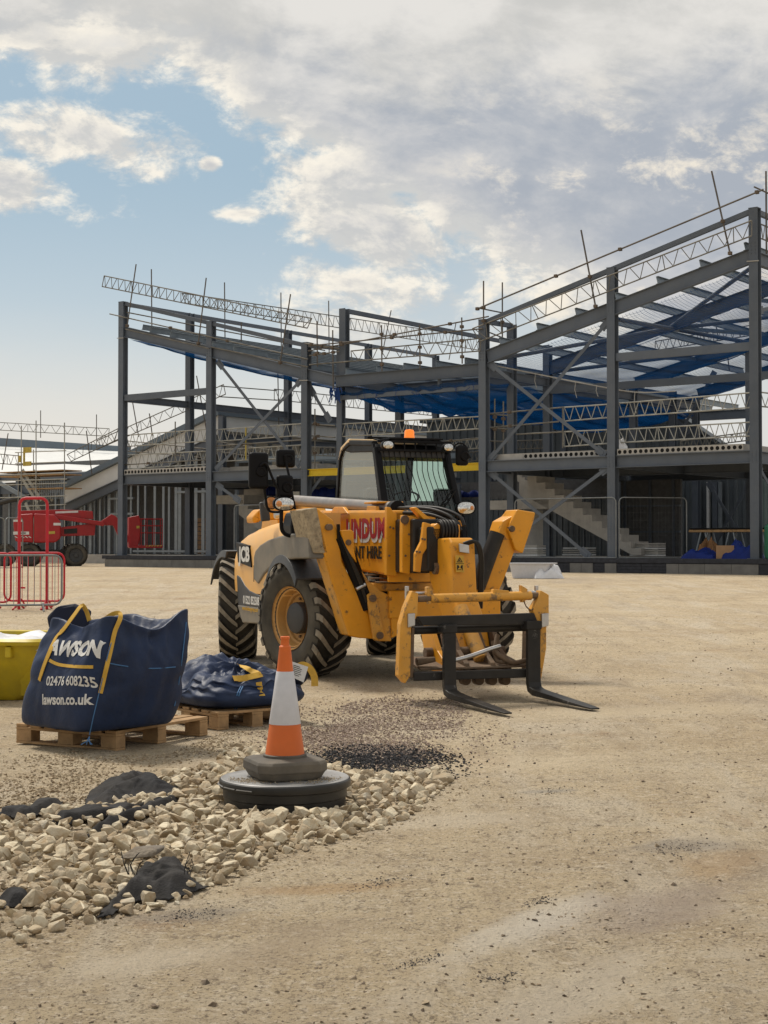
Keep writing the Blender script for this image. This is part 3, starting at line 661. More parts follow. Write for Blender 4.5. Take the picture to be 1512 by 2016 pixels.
def column(u, v, z1, z0=.99, s=.29): 
    mb = MB().ibeam((u, v, z0), (u, v, z1), s, s, .025, (0, 1, 0))
    mb.box(u - s * .75, u + s * .75, v - s * .75, v + s * .75, z0 - .02, z0 + .02)
    for zb in (4.18,):
        for k in range(4):
            for q in (-.07, .07): mb.tube((u + q, v - s / 2, zb - .15 + k * .1), (u + q, v - s / 2 - .02, zb - .15 + k * .1), .018, 6)
    zr = z1 - 1.25
    if v == 0:
        for k in range(4):
            for q in (-.07, .07): mb.tube((u + q, v - s / 2, zr - .18 + k * .11), (u + q, v - s / 2 - .02, zr - .18 + k * .11), .018, 6)
        mb.box(u - s * .52, u + s * .52, v - s * .52, v + s * .52, z1 - .015, z1 + .012)
    return mb.build('column', 'steel', FRAME)
for n_, u, z in UC: column(u, 0, z)
column(-16.88, .35, 8.95, s=.25)
for v, z in ((4.03, 11.74), (10.72, 11.74), (17.05, 11.74), (23.05, 11.74)): column(-28.45, v, z)
for u, v, z in ((-10.1, 1.76, 9.4), (-10.1, 4.26, 8.9), (-10.1, 11.04, 8.0), (-10.1, 14.6, 8.0), (-10.1, 16.84, 8.0), (-16.88, 10.7, 7.6), (-16.88, 17.05, 7.6), (-16.88, 4.1, 7.6), (-5.03, 11.04, 9.2), (0, 4.25, 11.9), (0, 11.04, 11.9)): column(u, v, z, s=.27)
ib('column', (-16.56, .15, 7.8), (-16.56, .15, 10.37), .29, .29, (0, 1, 0))
# rafters and valley beams
def rz_a(u): return 10.49 + (u + 28.45) * (7.64 - 10.49) / (-16.88 + 28.45)
def rz_b(u): return 8.01 + (u + 10.14) * (10.51 - 8.01) / 10.14
for v in (0, 4.03, 10.72, 17.05, 23.05):
    ib('rafter', (-28.3, v, rz_a(-28.3)), (-16.9, v, 7.64), .2, .44)
    ib('valley_beam', (-16.85, v, 7.62), (-10.28, v, 7.64 if v else 7.62), .2, .44)
for v in (0, 4.25, 11.04, 16.84):
    ib('rafter', (-10.0, v, rz_b(-10.0)), (-.14 if v == 0 else 0, v, rz_b(-.14)), .2, .46)
for u, z, v1 in ((-28.45, 7.65, 23), (-10.1, 7.5, 16.8), (-16.88, 7.35, 23)): ib('eaves_beam', (u, .15, z), (u, v1, z), .18, .3)
ib('eaves_beam', (0, .15, rz_b(0) - .1), (0, 16.8, rz_b(0) - .1), .2, .4)
for p0, p1 in (((-28.3, 0, 7.65), (-23.5, 0, 7.65)), ((-4.88, 0, 7.65), (-.15, 0, 7.65)), ((-16.75, .2, 7.0), (-10.28, .2, 7.02)), ((-10.1, 4.25, 7.2), (0, 4.25, 7.2))):
    MB().bar(p0, p1, .16, .26 if p0[2] > 7.1 else .16).build('side_rail', 'steel', FRAME)
MB().tube((-12.2, .2, 7.1), (-12.2, .2, 7.5), .07, 8).build('hanger', 'steel', FRAME)
# parapet rails on top of the columns
for p0, p1 in (((-28.3, 0, 11.66), (-18.45, 0, 9.13)), ((-28.45, .15, 11.66), (-28.45, 23, 11.66)), ((-16.56, .3, 10.3), (-16.56, 14, 10.3)), ((-10.0, 0, 9.29), (-.15, 0, 11.88)), ((0, .15, 11.88), (0, 11, 11.88)), ((-10.1, .15, 9.3), (-10.1, 1.7, 9.35)), ((-18.2, 0, 9.1), (-16.9, .3, 8.9))):
    MB().bar(p0, p1, .13, .16).build('parapet_rail', 'steel', FRAME)
# purlins, running along v over the rafters
def purlin(u, z, v0, v1, tilt):
    mb = MB(); c, s = math.cos(tilt), math.sin(tilt); h = .23
    for a, b_, wd, ht in ((0, 0, .012, h), (.035, h / 2, .075, .012), (-.035, -h / 2, .075, .012)):
        cu, cz = u + a * c - b_ * s, z + a * s + b_ * c
        d = Vector((c, 0, s)); e = Vector((-s, 0, c)); vs = []
        for v in (v0, v1):
            for i, j in ((-1, -1), (1, -1), (1, 1), (-1, 1)): q = Vector((cu, v, cz)) + d * (i * wd / 2) + e * (j * ht / 2); vs.append(q)
        mb.add(vs, [(0, 1, 2, 3), (7, 6, 5, 4), (0, 4, 5, 1), (1, 5, 6, 2), (2, 6, 7, 3), (3, 7, 4, 0)])
    mb.build('purlin', 'purlin', FRAME)
for k in range(10): u = -27.9 + k * 1.18; purlin(u, rz_a(u) + .34, -.12 if k % 3 else .6, 23.1, -.24)
for k in range(5): u = -16.3 + k * 1.35; purlin(u, 7.96, -.1 + .15 * (k % 2), 23.1, 0)
for k in range(7): u = -9.4 + k * 1.52; purlin(u, rz_b(u) + .35, -.15, 16.9, .24)
for k in range(3): u = -8.6 + k * 3.0; MB().bar((u, 4.3, rz_b(u) + .1), (u + 1.3, 11, rz_b(u + 1.3) + .1), .07, .14).build('roof_strut', 'purlin', FRAME)
for p0, p1 in (((-.1, .25, 10.25), (-5.0, 4.2, 9.15)), ((-4.95, .25, 8.95), (-4.6, 10.9, 9.2)), ((-10.0, .25, 7.95), (-5.05, 4.2, 9.1)), ((-5.0, 4.3, 9.1), (-.2, 10.9, 10.3)), ((-10, 4.4, 7.9), (-5.05, 10.9, 9.1))):
    MB().tube(p0, p1, .075, 10).build('roof_brace', 'steel', FRAME, smooth=40)
# flat bracing
def brace(p0, p1, off=0.0, wd=.12, m='steel', v=0.0):
    d = (p1 - p0).normalized(); mb = MB().bar(p0 + Vector((0, off, 0)), p1 + Vector((0, off, 0)), .02, wd, None)
    for p, s in ((p0, 1), (p1, -1)): mb.bar(p + Vector((0, off + .012, 0)) - d * .1 * s, p + Vector((0, off + .012, 0)) + d * .32 * s, .012, .26)
    mb.build('brace', m, FRAME)
brace(fv(430, 714), fv(588, 915)); brace(fv(594, 748), fv(428, 922), -.03)
brace(fv(611, 765, .2), fv(648, 826, .2), .0)
brace(fv(964, 716), fv(1187, 893)); brace(fv(1197, 634), fv(966, 904), -.03)
brace(fv(966, 930), fv(1157, 1093)); brace(fv(1197, 921), fv(964, 1095), -.03)
brace(fv(1396, 953, 13), fv(1452, 1045, 13)); brace(fv(1476, 953, 13), fv(1412, 1060, 13), -.03)
brace(fu(1489, 610, 0) + Vector((0, .2, 0)), Vector((0, 4.2, 9.6)), 0)
brace(Vector((0, .2, 3.9)), Vector((0, 4.1, 1.1)))
brace(fv(1405, 735, 16), fv(1340, 850, 16)); brace(fv(1300, 790, 16), fv(1352, 850, 16), .04)
brace(fv(640, 930, .2), fv(600, 985, .2)); brace(fv(428, 955, 0), fv(470, 985, 0))
# first floor: beams, hollow core slabs
for u0, u1 in ((-28.3, -23.48), (-23.18, -18.46), (-9.99, -5.18), (-4.88, -.15)): ib('floor_beam', (u0, 0, 4.18), (u1, 0, 4.18), .22, .40)
ib('floor_beam', (-18.16, 0, 4.19), (-10.3, 0, 4.19), .2, .27, m='beam_yellow', label='yellow painted floor beam')
for u in (-28.45, -23.33, -18.31, -10.14, -5.03, 0): ib('floor_beam', (u, .15, 4.16), (u, 10.5, 4.16), .2, .38)
for v in (5.2, 10.6):
    for u0, u1 in ((-28.3, -18.46), (-9.99, -.15)): ib('floor_beam', (u0, v, 4.16), (u1, v, 4.16), .2, .38)
def slab(u0, u1, v0, v1, z0=4.39, holes=True):
    o = MB().box(u0, u1, v0, v1, z0, z0 + .21).build('floor_slab', 'concrete', FRAME)
    if holes:
        mb = MB(); n = int((u1 - u0) / .19)
        for k in range(n): u = u0 + (k + .5) * (u1 - u0) / n; mb.lathe([(.066, 0), (.066, .012)], 10, Matrix.Translation((u, v0 + .008, z0 + .105)) @ Matrix.Rotation(R(90), 4, 'X'))
        mb.build('core_hole_shade', 'hole_shade', o)  # solid dark discs on the slab edge, painted shade instead of real hollows
slab(-28.3, -23.48, -.05, 10.5); slab(-4.85, -.4, -.05, 10.5); slab(-8.6, -5.2, .12, 10.5)
slab(-23.1, -18.5, .9, 10.5, holes=False); slab(-9.95, -8.62, .14, 10.5, holes=False)
# ground slab and plinth
MB().box(-29.1, 12, -.32, 26, .72, .975).build('ground_slab', 'concrete_dark', FRAME)
mb = MB(); mb.cur = 0
mb.box(-29.25, .62, -.42, -.2, .84, .985); mb.box(-29.1, .6, -.36, -.2, .1, .84); mb.box(-29.25, -29.0, -.2, 9, .1, .985)
u = -29.1; k = 0
while u < .5:
    wd = random.choice((.44, .44, .9, .44)); mb.cur = 1
    if u < -17 or random.random() < .68: mb.box(u + .006, min(u + wd - .006, .6), -.405, -.352, .2 if u < -17 else .32, .815)
    else:
        mb.cur = 0
        for q in range(5): mb.box(u + .01, min(u + wd - .01, .6), -.385, -.352, .34 + q * .095, .34 + q * .095 + .08)
    u += wd
mb.build('plinth', ['dpc', 'concrete_dark'], FRAME)
# block work and stairs
def stair(p_top, p_bot, v0, v1, name='staircase'):
    n = 12; mb = MB(); du = (p_bot.x - p_top.x) / n; dz = (p_top.z - p_bot.z) / n; poly = [(p_top.x, p_top.z)]
    for k in range(n): poly += [(p_top.x + du * (k + 1), p_top.z - dz * k), (p_top.x + du * (k + 1), p_top.z - dz * (k + 1))]
    poly += [(p_bot.x - du * .9, p_bot.z), (p_top.x, p_top.z - dz * 3.2)]
    mb.prism(poly, v0, v1, 'y'); return mb.build(name, 'concrete', FRAME)
stair(fv(1038, 938, 2.6), fv(1262, 1093, 2.6), 2.6, 3.9)
MB().box(fv(958, 960, 2.6).x, fv(1080, 960, 2.6).x, 2.6, 5, fv(1000, 1003, 2.6).z, fv(1000, 985, 2.6).z).build('stair_landing', 'concrete', FRAME)
stair(fv(1010, 925, 4.0), fv(1080, 985, 4.0), 4.0, 5.1)
MB().box(fv(1022, 925, 5.2).x, fv(1075, 925, 5.2).x, 5.2, 5.4, 1, 4.1).build('block_wall', 'concrete', FRAME)
stair(fv(470, 985, 3), fv(580, 1090, 3), 3, 4.2)
MB().box(fv(426, 985, 3).x, fv(480, 985, 3).x, 3, 5.5, fv(450, 992, 3).z, fv(450, 975, 3).z).build('stair_landing', 'concrete', FRAME)
MB().box(fv(480, 980, 5.6).x, fv(560, 980, 5.6).x, 5.6, 5.8, 1, 3.9).build('block_wall', 'concrete', FRAME)
# partition boards inside
PA, PB = fv(1222, 1000, 8.6).x, fv(1340, 1000, 8.6).x
MB().box(PA, PB, 8.6, 8.75, .99, 3.95).build('partition', 'dark', FRAME)
for z in (1.9, 2.9): MB().box(PA, PB, 8.52, 8.6, z, z + .07).build('partition_rail', 'steel', FRAME)
for u in (PA + .2, (PA + PB) / 2, PB - .3): MB().box(u, u + .09, 8.45, 8.52, .99, 3.95).build('stud', 'steel', FRAME)
def corrugated(name, u0, u1, v, zb, ztop, m, parent, per=.25, dep=.05):
    """profiled metal sheet; ztop(u) is the upper edge"""
    mb = MB(); u = u0; pts = []
    while u < u1:
        for a, d in ((0, 0), (.5, 0), (.6, dep), (.9, dep)):
            q = u + a * per
            if q < u1: pts.append((q, v - d))
        u += per
    pts.append((u1, v)); vs = [(a, b_, zb) for a, b_ in pts] + [(a, b_, ztop(a)) for a, b_ in pts]; n = len(pts)
    mb.add(vs, [(i, i + 1, n + i + 1, n + i) for i in range(n - 1)]); return mb.build(name, m, parent, solid=.01)
corrugated('cladding', -17.8, fv(1215, 1000, 7.4).x, 7.4, .99, lambda a: 3.3, 'clad', FRAME)
MB().box(-17.8, -9.3, 7.36, 7.5, 3.3, 4.0).build('partition', 'dark', FRAME)
MB().box(fv(880, 960, 6.6).x, fv(905, 960, 6.6).x, 6.6, 6.72, 1, 3.9).build('partition', 'steel', FRAME)
# netting slung below the roof
def net(name, u0, u1, v0, v1, zf, sag, m, nu=44, nv=44, ripple=.06, label=None):
    vs, fs, uv = [], [], []
    for j in range(nv + 1):
        for i in range(nu + 1):
            a, b_ = i / nu, j / nv; u, v = lerp(u0, u1, a), lerp(v0, v1, b_)
            s = math.sin(math.pi * a) ** .6 * math.sin(math.pi * b_) ** .6 * sag
            z = zf(u) - .30 - s + ripple * noise.noise((u * .9, v * .9, 3)) + ripple * .6 * noise.noise((u * 3, v * .6, 8)); vs.append((u, v, z)); uv.append((u, v))
    for j in range(nv):
        for i in range(nu): k = j * (nu + 1) + i; fs.append((k, k + 1, k + nu + 2, k + nu + 1))
    me = bpy.data.meshes.new(name); me.from_pydata(vs, [], fs); me.materials.append(MT[m]); me.polygons.foreach_set('use_smooth', [True] * len(fs))
    l = me.uv_layers.new(name='UVMap')
    for lp in me.loops: l.data[lp.index].uv = uv[lp.vertex_index]
    o = bpy.data.objects.new(name, me); COL.objects.link(o); o.parent = FRAME
    if label: o['label'] = label
    return o
for v0, v1 in ((.15, 4.0), (4.05, 10.7), (10.75, 17.0), (17.1, 23)):
    net('netting', -28.2, -17.0, v0, v1, rz_a, .25, 'net_blue')
for v0, v1 in ((-.02, 5.5), (5.5, 11.0), (11.05, 17.0)): net('netting', -16.9, -10.1, v0, v1, lambda u: 7.5, .75, 'net_dense', ripple=.22)
net('netting', -9.9, -.1, .12, 4.2, rz_b, .30, 'net_thin', label='open cord safety net')
for v0, v1 in ((4.3, 11.0), (11.1, 16.8)): net('netting', -10.0, -.0, v0, v1, rz_b, .35, 'net_blue', label='fine blue net')
MT['fray'] = mat('frayed_net', (.010, .04, .16), .8)
for k in range(30):
    u = random.uniform(-17.05, -16.55) if k < 18 else random.uniform(-16.5, -10.3); z = 7.35 if k < 18 else 7.1
    l_ = random.uniform(.2, .65) if k < 18 else random.uniform(.1, .35); v = -.1 if k < 18 else random.uniform(.0, .1)
    MB().path([(u, v, z), (u + random.uniform(-.1, .1), v - .02, z - l_ * .5), (u + random.uniform(-.15, .15), v, z - l_)], .026 if k < 18 else .01, 4).build('net_strand', 'fray', FRAME)
MB().path([fv(968, 718, .1), fv(1050, 735, 1), fv(1150, 755, 1.5), fv(1250, 772, 2.5), fv(1330, 770, 3)], .022, 5, 5).build('net_rope', 'concrete', FRAME)
for px, py, l_ in ((1054, 736, .5), (1133, 752, .55), (1175, 758, .4), (1250, 773, .7)):
    a = fv(px, py, 1); MB().path([a, a - Vector((.03, 0, l_ * .5)), a - Vector((-.05, 0, l_))], .012, 4).build('rope_tail', 'concrete', FRAME)
for u, v, z, l_ in ((-28.45, -.17, 10.2, .3), (0, -.17, 10.3, .32), (-18.31, -.17, 7.75, .3)):   # ties round the columns
    MB().bar((u - .2, v, z), (u + .2, v, z - .02), .02, .03).build('net_tie', 'concrete', FRAME)

# ------------------------------------------------------------------ wing behind on the left (light steel studs, white boards)
WING = bthing('stud_wall_building', 'low left wing with light steel stud wall and white boards under a sloping fascia', 'building')
W0, W1, WC = fv(120, 958, 8), fv(180, 927, 8), fv(430, 806, 8)
slope = (WC.z - W1.z) / (WC.x - W1.x)
def wz(u): return WC.z + (u - WC.x) * slope
UL = -41.3
vs = MB(); vs.prism([(UL, wz(UL) - .28), (WC.x, WC.z - .28), (WC.x, WC.z), (UL, wz(UL))], 7.75, 7.95, 'y'); vs.build('fascia', 'flashing', WING)
MB().box(WC.x - .02, WC.x + .2, 7.76, 30, WC.z - .3, WC.z + .01).build('fascia', 'flashing', WING)
MB().prism([(UL, wz(UL) - 1.0), (WC.x, WC.z - 1.15), (WC.x, WC.z - .285), (UL, wz(UL) - .285)], 8.0, 8.1, 'y').build('white_board', 'white_panel', WING)
MB().box(WC.x - .02, WC.x + .05, 8.1, 30, WC.z - 1.0, WC.z - .31).build('white_board', 'white_panel', WING)
o = MB(); o.ibeam((UL, 7.9, wz(UL) - 1.35), (WC.x, 7.9, WC.z - 1.45), .2, .45); o.build('eaves_beam', 'steel', WING)
MB().ibeam((WC.x + .1, 8.1, WC.z - 1.3), (WC.x + .1, 30, WC.z - 1.3), .2, .3).build('eaves_beam', 'steel', WING)
MB().prism([(UL, wz(UL)), (WC.x, WC.z), (WC.x, WC.z - .1), (UL, wz(UL) - .1)], 8.0, 30, 'y').build('roof', 'flashing', WING)
for px in (141, 158, 176, 195, 213, 228, 256, 270, 284, 303, 320, 331, 345, 352, 372, 384, 398, 420):
    u = fv(px, 1000, 8).x; wd = random.choice((.12, .15, .2)); o = MB().box(u - wd / 2, u - wd / 2 + .03, 8.05, 8.2, .99, wz(u) - 1.4)
    o.box(u - wd / 2 + .03, u + wd / 2, 8.05, 8.07, .99, wz(u) - 1.4).build('stud', 'galv', WING)
for px0, px1, py in ((215, 262, 982), (215, 262, 1012), (346, 412, 969), (346, 440, 955), (262, 420, 1085)):
    a, b_ = fv(px0, py, 8), fv(px1, py, 8); MB().box(a.x, b_.x, 7.98, 8.1, a.z - .05, a.z + .05).build('stud_rail', 'galv', WING)
for v in (9.2, 10.4, 11.6, 12.8, 14.0, 15.6, 17.2, 19): MB().box(WC.x - .05, WC.x + .12, v, v + .12, .99, WC.z - 1.4).build('stud', 'galv', WING)
MB().box(UL - 8, WC.x - .3, 11.5, 11.7, .9, 6).build('inner_shade_board', 'dark', WING)  # dark board added behind the studs to stand for the shaded interior
MB().box(WC.x - 6, WC.x + 10, 24, 24.2, .9, 6.6).build('inner_shade_board', 'dark', WING)  # second added dark board, interior shade as colour
MB().box(UL - 12, -28.6, 7.7, 24, .5, .95).build('floor_slab', 'concrete', WING)
for v in (9.0, 12, 15.5): MB().box(WC.x + .3, WC.x + 8.5, v, v + .12, 5.0 + .15 * v / 4, 5.25 + .15 * v / 4).build('roof_purlin', 'purlin', WING)
column_ = MB().ibeam((WC.x + .35, 7.9, .99), (WC.x + .35, 7.9, WC.z - .35), .28, .28, .022, (0, 1, 0)); column_.build('column', 'steel', WING)
# the second wing: pale roof sheet rising to the back behind the stair tower
LW = bthing('pale_roof_wing', 'far left wing with pale membrane roof rising to a blue grey ridge trim', 'building')
A0, A1, B0, B1 = fv(-60, 935, 9), fv(236, 926, 9), fv(-60, 876, 17), fv(250, 889, 17)
MB().add([A0, A1, B1, B0, A0 - Vector((0, 0, .15)), A1 - Vector((0, 0, .15)), B1 - Vector((0, 0, .15)), B0 - Vector((0, 0, .15))], [(0, 1, 2, 3), (7, 6, 5, 4), (0, 4, 5, 1), (1, 5, 6, 2), (2, 6, 7, 3), (3, 7, 4, 0)]).build('roof', 'white_panel', LW)
T0, T1 = fv(-60, 858, 17), fv(250, 879, 17)
MB().add([B0, B1, T1, T0] + [p + Vector((0, .3, 0)) for p in (B0, B1, T1, T0)], [(0, 1, 2, 3), (7, 6, 5, 4), (0, 4, 5, 1), (1, 5, 6, 2), (2, 6, 7, 3), (3, 7, 4, 0)]).build('ridge_trim', 'flashing', LW)
MB().bar(A0 + Vector((0, 0, -.2)), A1 + Vector((0, 0, -.2)), .2, .3).build('eaves_beam', 'steel', LW)
MB().bar(A0 + Vector((0, 0, -.9)), A1 + Vector((0, 0, -.9)), .2, .4).build('floor_beam', 'steel', LW)
MB().box(A0.x - 2, A1.x, 12, 12.2, .6, 5).build('inner_shade_board', 'dark', LW)  # dark board added here too for the shaded interior
for k in range(16):
    u = lerp(A0.x, A1.x, (k + .5) / 16); MB().box(u - .06, u + .06, 9.0, 9.12, .6, A1.z - .9).build('stud', 'galv', LW)
for px in (0, 40, 128): u = fv(px, 1000, 9).x; MB().ibeam((u, 8.9, .6), (u, 8.9, 5.2), .25, .25, .02, (0, 1, 0)).build('column', 'steel', LW)
MB().bar(fv(-20, 940, 8.7), fv(60, 985, 8.7), .1, .22).build('rafter', 'galv', LW)
MB().path([fv(-20, 995, 8.4), fv(20, 985, 8.4), fv(60, 978, 8.4)], .14, 8).build('cable_duct', 'hose', LW)

# ------------------------------------------------------------------ clad building at the back
CLAD = bthing('corrugated_building', 'dark grey corrugated metal building with gable roof behind the steel frame', 'building')
K0, K1, K2 = fv(840, 828, 18), fv(1285, 782, 18), fv(1435, 884, 18)
def kz(u): return lerp(K0.z, K1.z, (u - K0.x) / (K1.x - K0.x)) if u < K1.x else lerp(K1.z, K2.z, (u - K1.x) / (K2.x - K1.x))
corrugated('cladding', K0.x, K2.x + 1.2, 18, .9, lambda a: kz(a) - .1, 'clad', CLAD, .42, .07)
MB().prism([(K0.x - .3, kz(K0.x - .3) - .12), (K1.x, K1.z - .12), (K2.x + 1.2, kz(K2.x + 1.2) - .12), (K2.x + 1.2, kz(K2.x + 1.2) + .06), (K1.x, K1.z + .08), (K0.x - .3, kz(K0.x - .3) + .06)], 17.8, 18.5, 'y').build('roof', 'clad', CLAD)
corrugated('cladding', K2.x + 1.2, K2.x + 9, 18.6, .9, lambda a: 4.4, 'clad_green', CLAD, .3, .06)['label'] = 'green grey corrugated sheet'
for px in (1371, 1395, 1418): u = fv(px, 1000, 17.6).x; MB().box(u - .05, u + .05, 17.5, 17.7, 1, 4.2).build('door_post', 'white_panel' if px < 1400 else 'galv', CLAD)
MB().box(fv(1402, 1000, 17.5).x, fv(1412, 1000, 17.5).x, 17.5, 17.8, 1, 4.2).build('downpipe', 'steel', CLAD)
# ------------------------------------------------------------------ scaffold guard rails, each beam and tube a thing of its own
def lattice(t0, t1, b0, b1, label, m='scaf_alu', group='lattice guard beams on the frame', r=.024, step=None, ph=0):
    """ladder-and-lacing scaffold beam between a top and a bottom chord"""
    o = bthing('lattice_beam', label, 'scaffold beam', group)
    t0, t1, b0, b1 = map(Vector, (t0, t1, b0, b1))
    MB().tube(t0, t1, r, 7).build('chord', m, o, smooth=40); MB().tube(b0, b1, r, 7).build('chord', m, o, smooth=40)
    L_ = (t1 - t0).length; h = (t0 - b0).length; n = max(2, int(round(L_ / (step or h * .85)))); mb = MB()
    for k in range(n):
        a, b_ = k / n, (k + 1) / n
        pt, pb, pt2 = t0.lerp(t1, a), b0.lerp(b1, (a + b_) / 2), t0.lerp(t1, b_)
        mb.tube(pt.lerp(pt2, .08), pb, r * .62, 5, cap=False); mb.tube(pb, pt.lerp(pt2, .92), r * .62, 5, cap=False)
        if (k + ph) % 4 == 0: mb.tube(pt, b0.lerp(b1, a), r * .7, 5, cap=False)
    mb.tube(t0, b0, r * .8, 5); mb.tube(t1, b1, r * .8, 5); mb.build('lacing', m, o, smooth=40); return o
def pole(p0, p1, label, m='scaf_dark', cat='scaffold tube', name='scaffold_tube', group='scaffold tubes', fit=(), r=.026):
    mb = MB().tube(p0, p1, r, 8); o = mb.build(name, m, None, smooth=40); o.location = BO; o.rotation_euler = (0, 0, BRZ); tag(o, label, cat, group)
    if fit:
        for t in fit:
            p = Vector(p0).lerp(Vector(p1), t); MB().box(p.x - .06, p.x + .06, p.y - .06, p.y + .06, p.z - .055, p.z + .055).build('coupler', 'fitting', o, bevel=.015)
    return o
# left part, above the roof edge
lattice(fv(205, 543, -.3), fv(614, 627, -.3), fv(201, 564, -.3), fv(605, 646, -.3), 'long weathered lattice beam sloping down past the far left column top', 'scaf', step=.42)
lattice(fu(358, 577, -28.7), fu(947, 665, -28.7), fu(366, 597, -28.7), fu(947, 690, -28.7), 'long lattice beam running back along the left roof edge into the distance', 'scaf', step=.6)
for p0, p1, lb in (((268, 520), (250, 645), 'tilted tube crossing the upper end of the sloping lattice beam on the left'), ((406, 547), (390, 680), 'tilted tube rising by the second left column'), ((572, 579), (551, 718), 'tilted tube rising just left of the third left column')):
    pole(fv(*p0, -.24), fv(*p1, -.24), lb, fit=(.97,))
for (a, b_, c), lb in zip(((298, 530, 648), (442, 556, 668), (553, 576, 700), (647, 592, 694)), ('leftmost upright tube on the far left roof edge', 'second upright tube along the left roof edge', 'third upright tube along the left roof edge', 'fourth upright tube along the left roof edge, left of the tall stub column')):
    pole(fu(a, b_, -28.6), fu(a + 1, c, -28.6), lb)
pole(fv(475, 634, .4), fv(475, 672, .4), 'short upright tube between the roof rails of the left frame')
pole(fv(216, 618, -.2), fv(606, 707, -.2), 'long guard tube sloping just above the front left rafter', 'scaf', fit=(.33, .62))
pole(fv(247, 648, -.26), fv(412, 686, -.26), 'short guard tube lying along the front left rafter', 'scaf')
pole(fv(415, 683, -.2), fv(606, 722, -.2), 'lower guard tube between the second and third left columns', 'scaf')
pole(fv(250, 615, -.16), fv(640, 690, 4), 'upper guard tube sloping back across the left roof', 'scaf')
# valley, between the third column and the right hand block
for p0, p1, lb, m in (((607, 691), (962, 623), 'top guard tube across the roof valley', 'scaf_dark'), ((607, 681), (950, 647), 'second guard tube across the roof valley', 'scaf_dark'), ((600, 676), (668, 686), 'short tube tying the third left column to the stub column', 'scaf'), ((609, 700), (668, 692), 'low short tube between the third column and the valley corner', 'scaf')):
    pole(fv(*p0, -.2), fv(*p1, -.2), lb, m, fit=(.2, .5, .8))
lattice(fv(691, 691, -.25), fv(947, 666, -.25), fv(693, 711, -.25), fv(945, 691, -.25), 'lattice beam along the roof valley edge above the flat beam', 'scaf', step=.62)
pole(fv(609, 718, -.25), fv(693, 711, -.25), 'low tube running from the third column into the valley lattice beam', 'scaf')
for a, b_, c in ((751, 640, 731), (826, 640, 727), (909, 625, 716)):
    pole(fv(a, b_, -.22), fv(a + 1, c, -.22), {751: 'leftmost upright tube on the valley guard rail', 826: 'middle upright tube on the valley guard rail', 909: 'upright tube at the right end of the valley guard rail'}[a], fit=(.2, .5, .85))
pole(fv(624, 632, -.2), fv(625, 722, -.2), 'upright tube standing right of the third left column', fit=(.7,)); pole(fv(655, 650, -.2), fv(656, 765, -.2), 'upright tube standing at the valley corner column')
for a, b_, c, d, lb in ((770, 611, 752, 700, 'tilted tube above the valley, left one of the pair'), (898, 634, 884, 708, 'tilted tube above the valley, right one of the pair')): pole(fu(a, b_, -28.6), fu(c, d, -28.6), lb)
# right part, above the rafter
pole(fv(940, 608, -.5), fv(1503, 373, -.5), 'long top guard tube sloping up over the right hand rafter', fit=(.0, .3, .53, .98), r=.03)
lattice(fv(930, 647, -.4), fv(1480, 434, -.4), fv(945, 672, -.4), fv(1480, 464, -.4), 'long lattice beam sloping up along the right hand rafter', 'scaf', step=.62)
for p0, p1, lb in (((1144, 453), (1173, 606), 'tilted tube left of the tall right hand middle column'), ((1401, 337), (1438, 502), 'tilted tube near the right hand corner column')): pole(fv(*p0, -.3), fv(*p1, -.3), lb, fit=(.98, .6), r=.03)
for a, b_, c, lb in ((952, 553, 640, 'upright tube standing on the left column of the right block'), (989, 556, 686, 'upright tube just right of the left column of the right block')): pole(fv(a, b_, -.45 if a < 960 else .9), fv(a, c, -.45 if a < 960 else .9), lb, fit=(.6, .9))
pole(fv(1508, 337, .4), fv(1509, 500, .4), 'upright tube at the right edge beside the corner column', r=.03)
pole(fv(940, 606, -.5), fv(1000, 618, 1.4), 'short cross tube on top of the right block corner'); pole(fv(965, 655, -.3), fv(997, 668, 1.4), 'short lower cross tube behind the right block corner')
pole(fv(1485, 368, -.5), fv(1520, 384, .6), 'short cross tube above the right corner column')
lattice(Vector((.1, .2, 11.5)), Vector((.1, 6, 11.5)), Vector((.1, .2, 11.05)), Vector((.1, 6, 11.05)), 'lattice beam going back from the right corner column', 'scaf')
lattice(fv(1290, 672, 14), fv(1480, 640, 14), fv(1290, 690, 14), fv(1480, 660, 14), 'small far lattice beam seen under the right roof', 'scaf')
for px, p0, p1 in ((1408, 628, 668), (1382, 642, 676), (1430, 680, 730)): pole(fv(px, p0, 14), fv(px + 6, p1, 14), {1408: 'thin tube standing far behind under the right roof', 1382: 'leftmost thin far tube under the right roof', 1430: 'lowest thin far tube under the right roof'}[px])
# first floor guard beams
def guard(a, v, lb, m='scaf_alu', **k): return lattice(fv(*a[0], v), fv(*a[1], v), fv(*a[2], v), fv(*a[3], v), lb, m, **k)
guard(((248, 857), (408, 845), (248, 879), (408, 868)), .25, 'upper first floor lattice beam in the far left bay')
guard(((248, 896), (408, 888), (248, 923), (408, 914)), .25, 'lower first floor lattice beam in the far left bay')
guard(((425, 846), (596, 834), (425, 869), (596, 857)), .25, 'upper first floor lattice beam in the cross braced left bay')
guard(((425, 886), (596, 876), (425, 909), (596, 900)), .25, 'lower first floor lattice beam in the cross braced left bay')
guard(((250, 868), (410, 884), (250, 888), (410, 902)), 5.5, 'lattice beam behind the far left bay sloping to the back', 'scaf')
guard(((425, 869), (596, 896), (425, 888), (596, 914)), 5.5, 'rear lattice beam behind the cross braced left bay', 'scaf')
guard(((612, 880), (660, 881), (612, 896), (660, 898)), 5.5, 'short rear lattice beam between third column and valley column', 'scaf')
guard(((665, 835), (947, 820), (665, 860), (945, 844)), .3, 'first floor lattice beam above the cab roof')
guard(((870, 870), (945, 864), (870, 888), (945, 882)), 3.5, 'lattice beam beside the right cab mirror', )
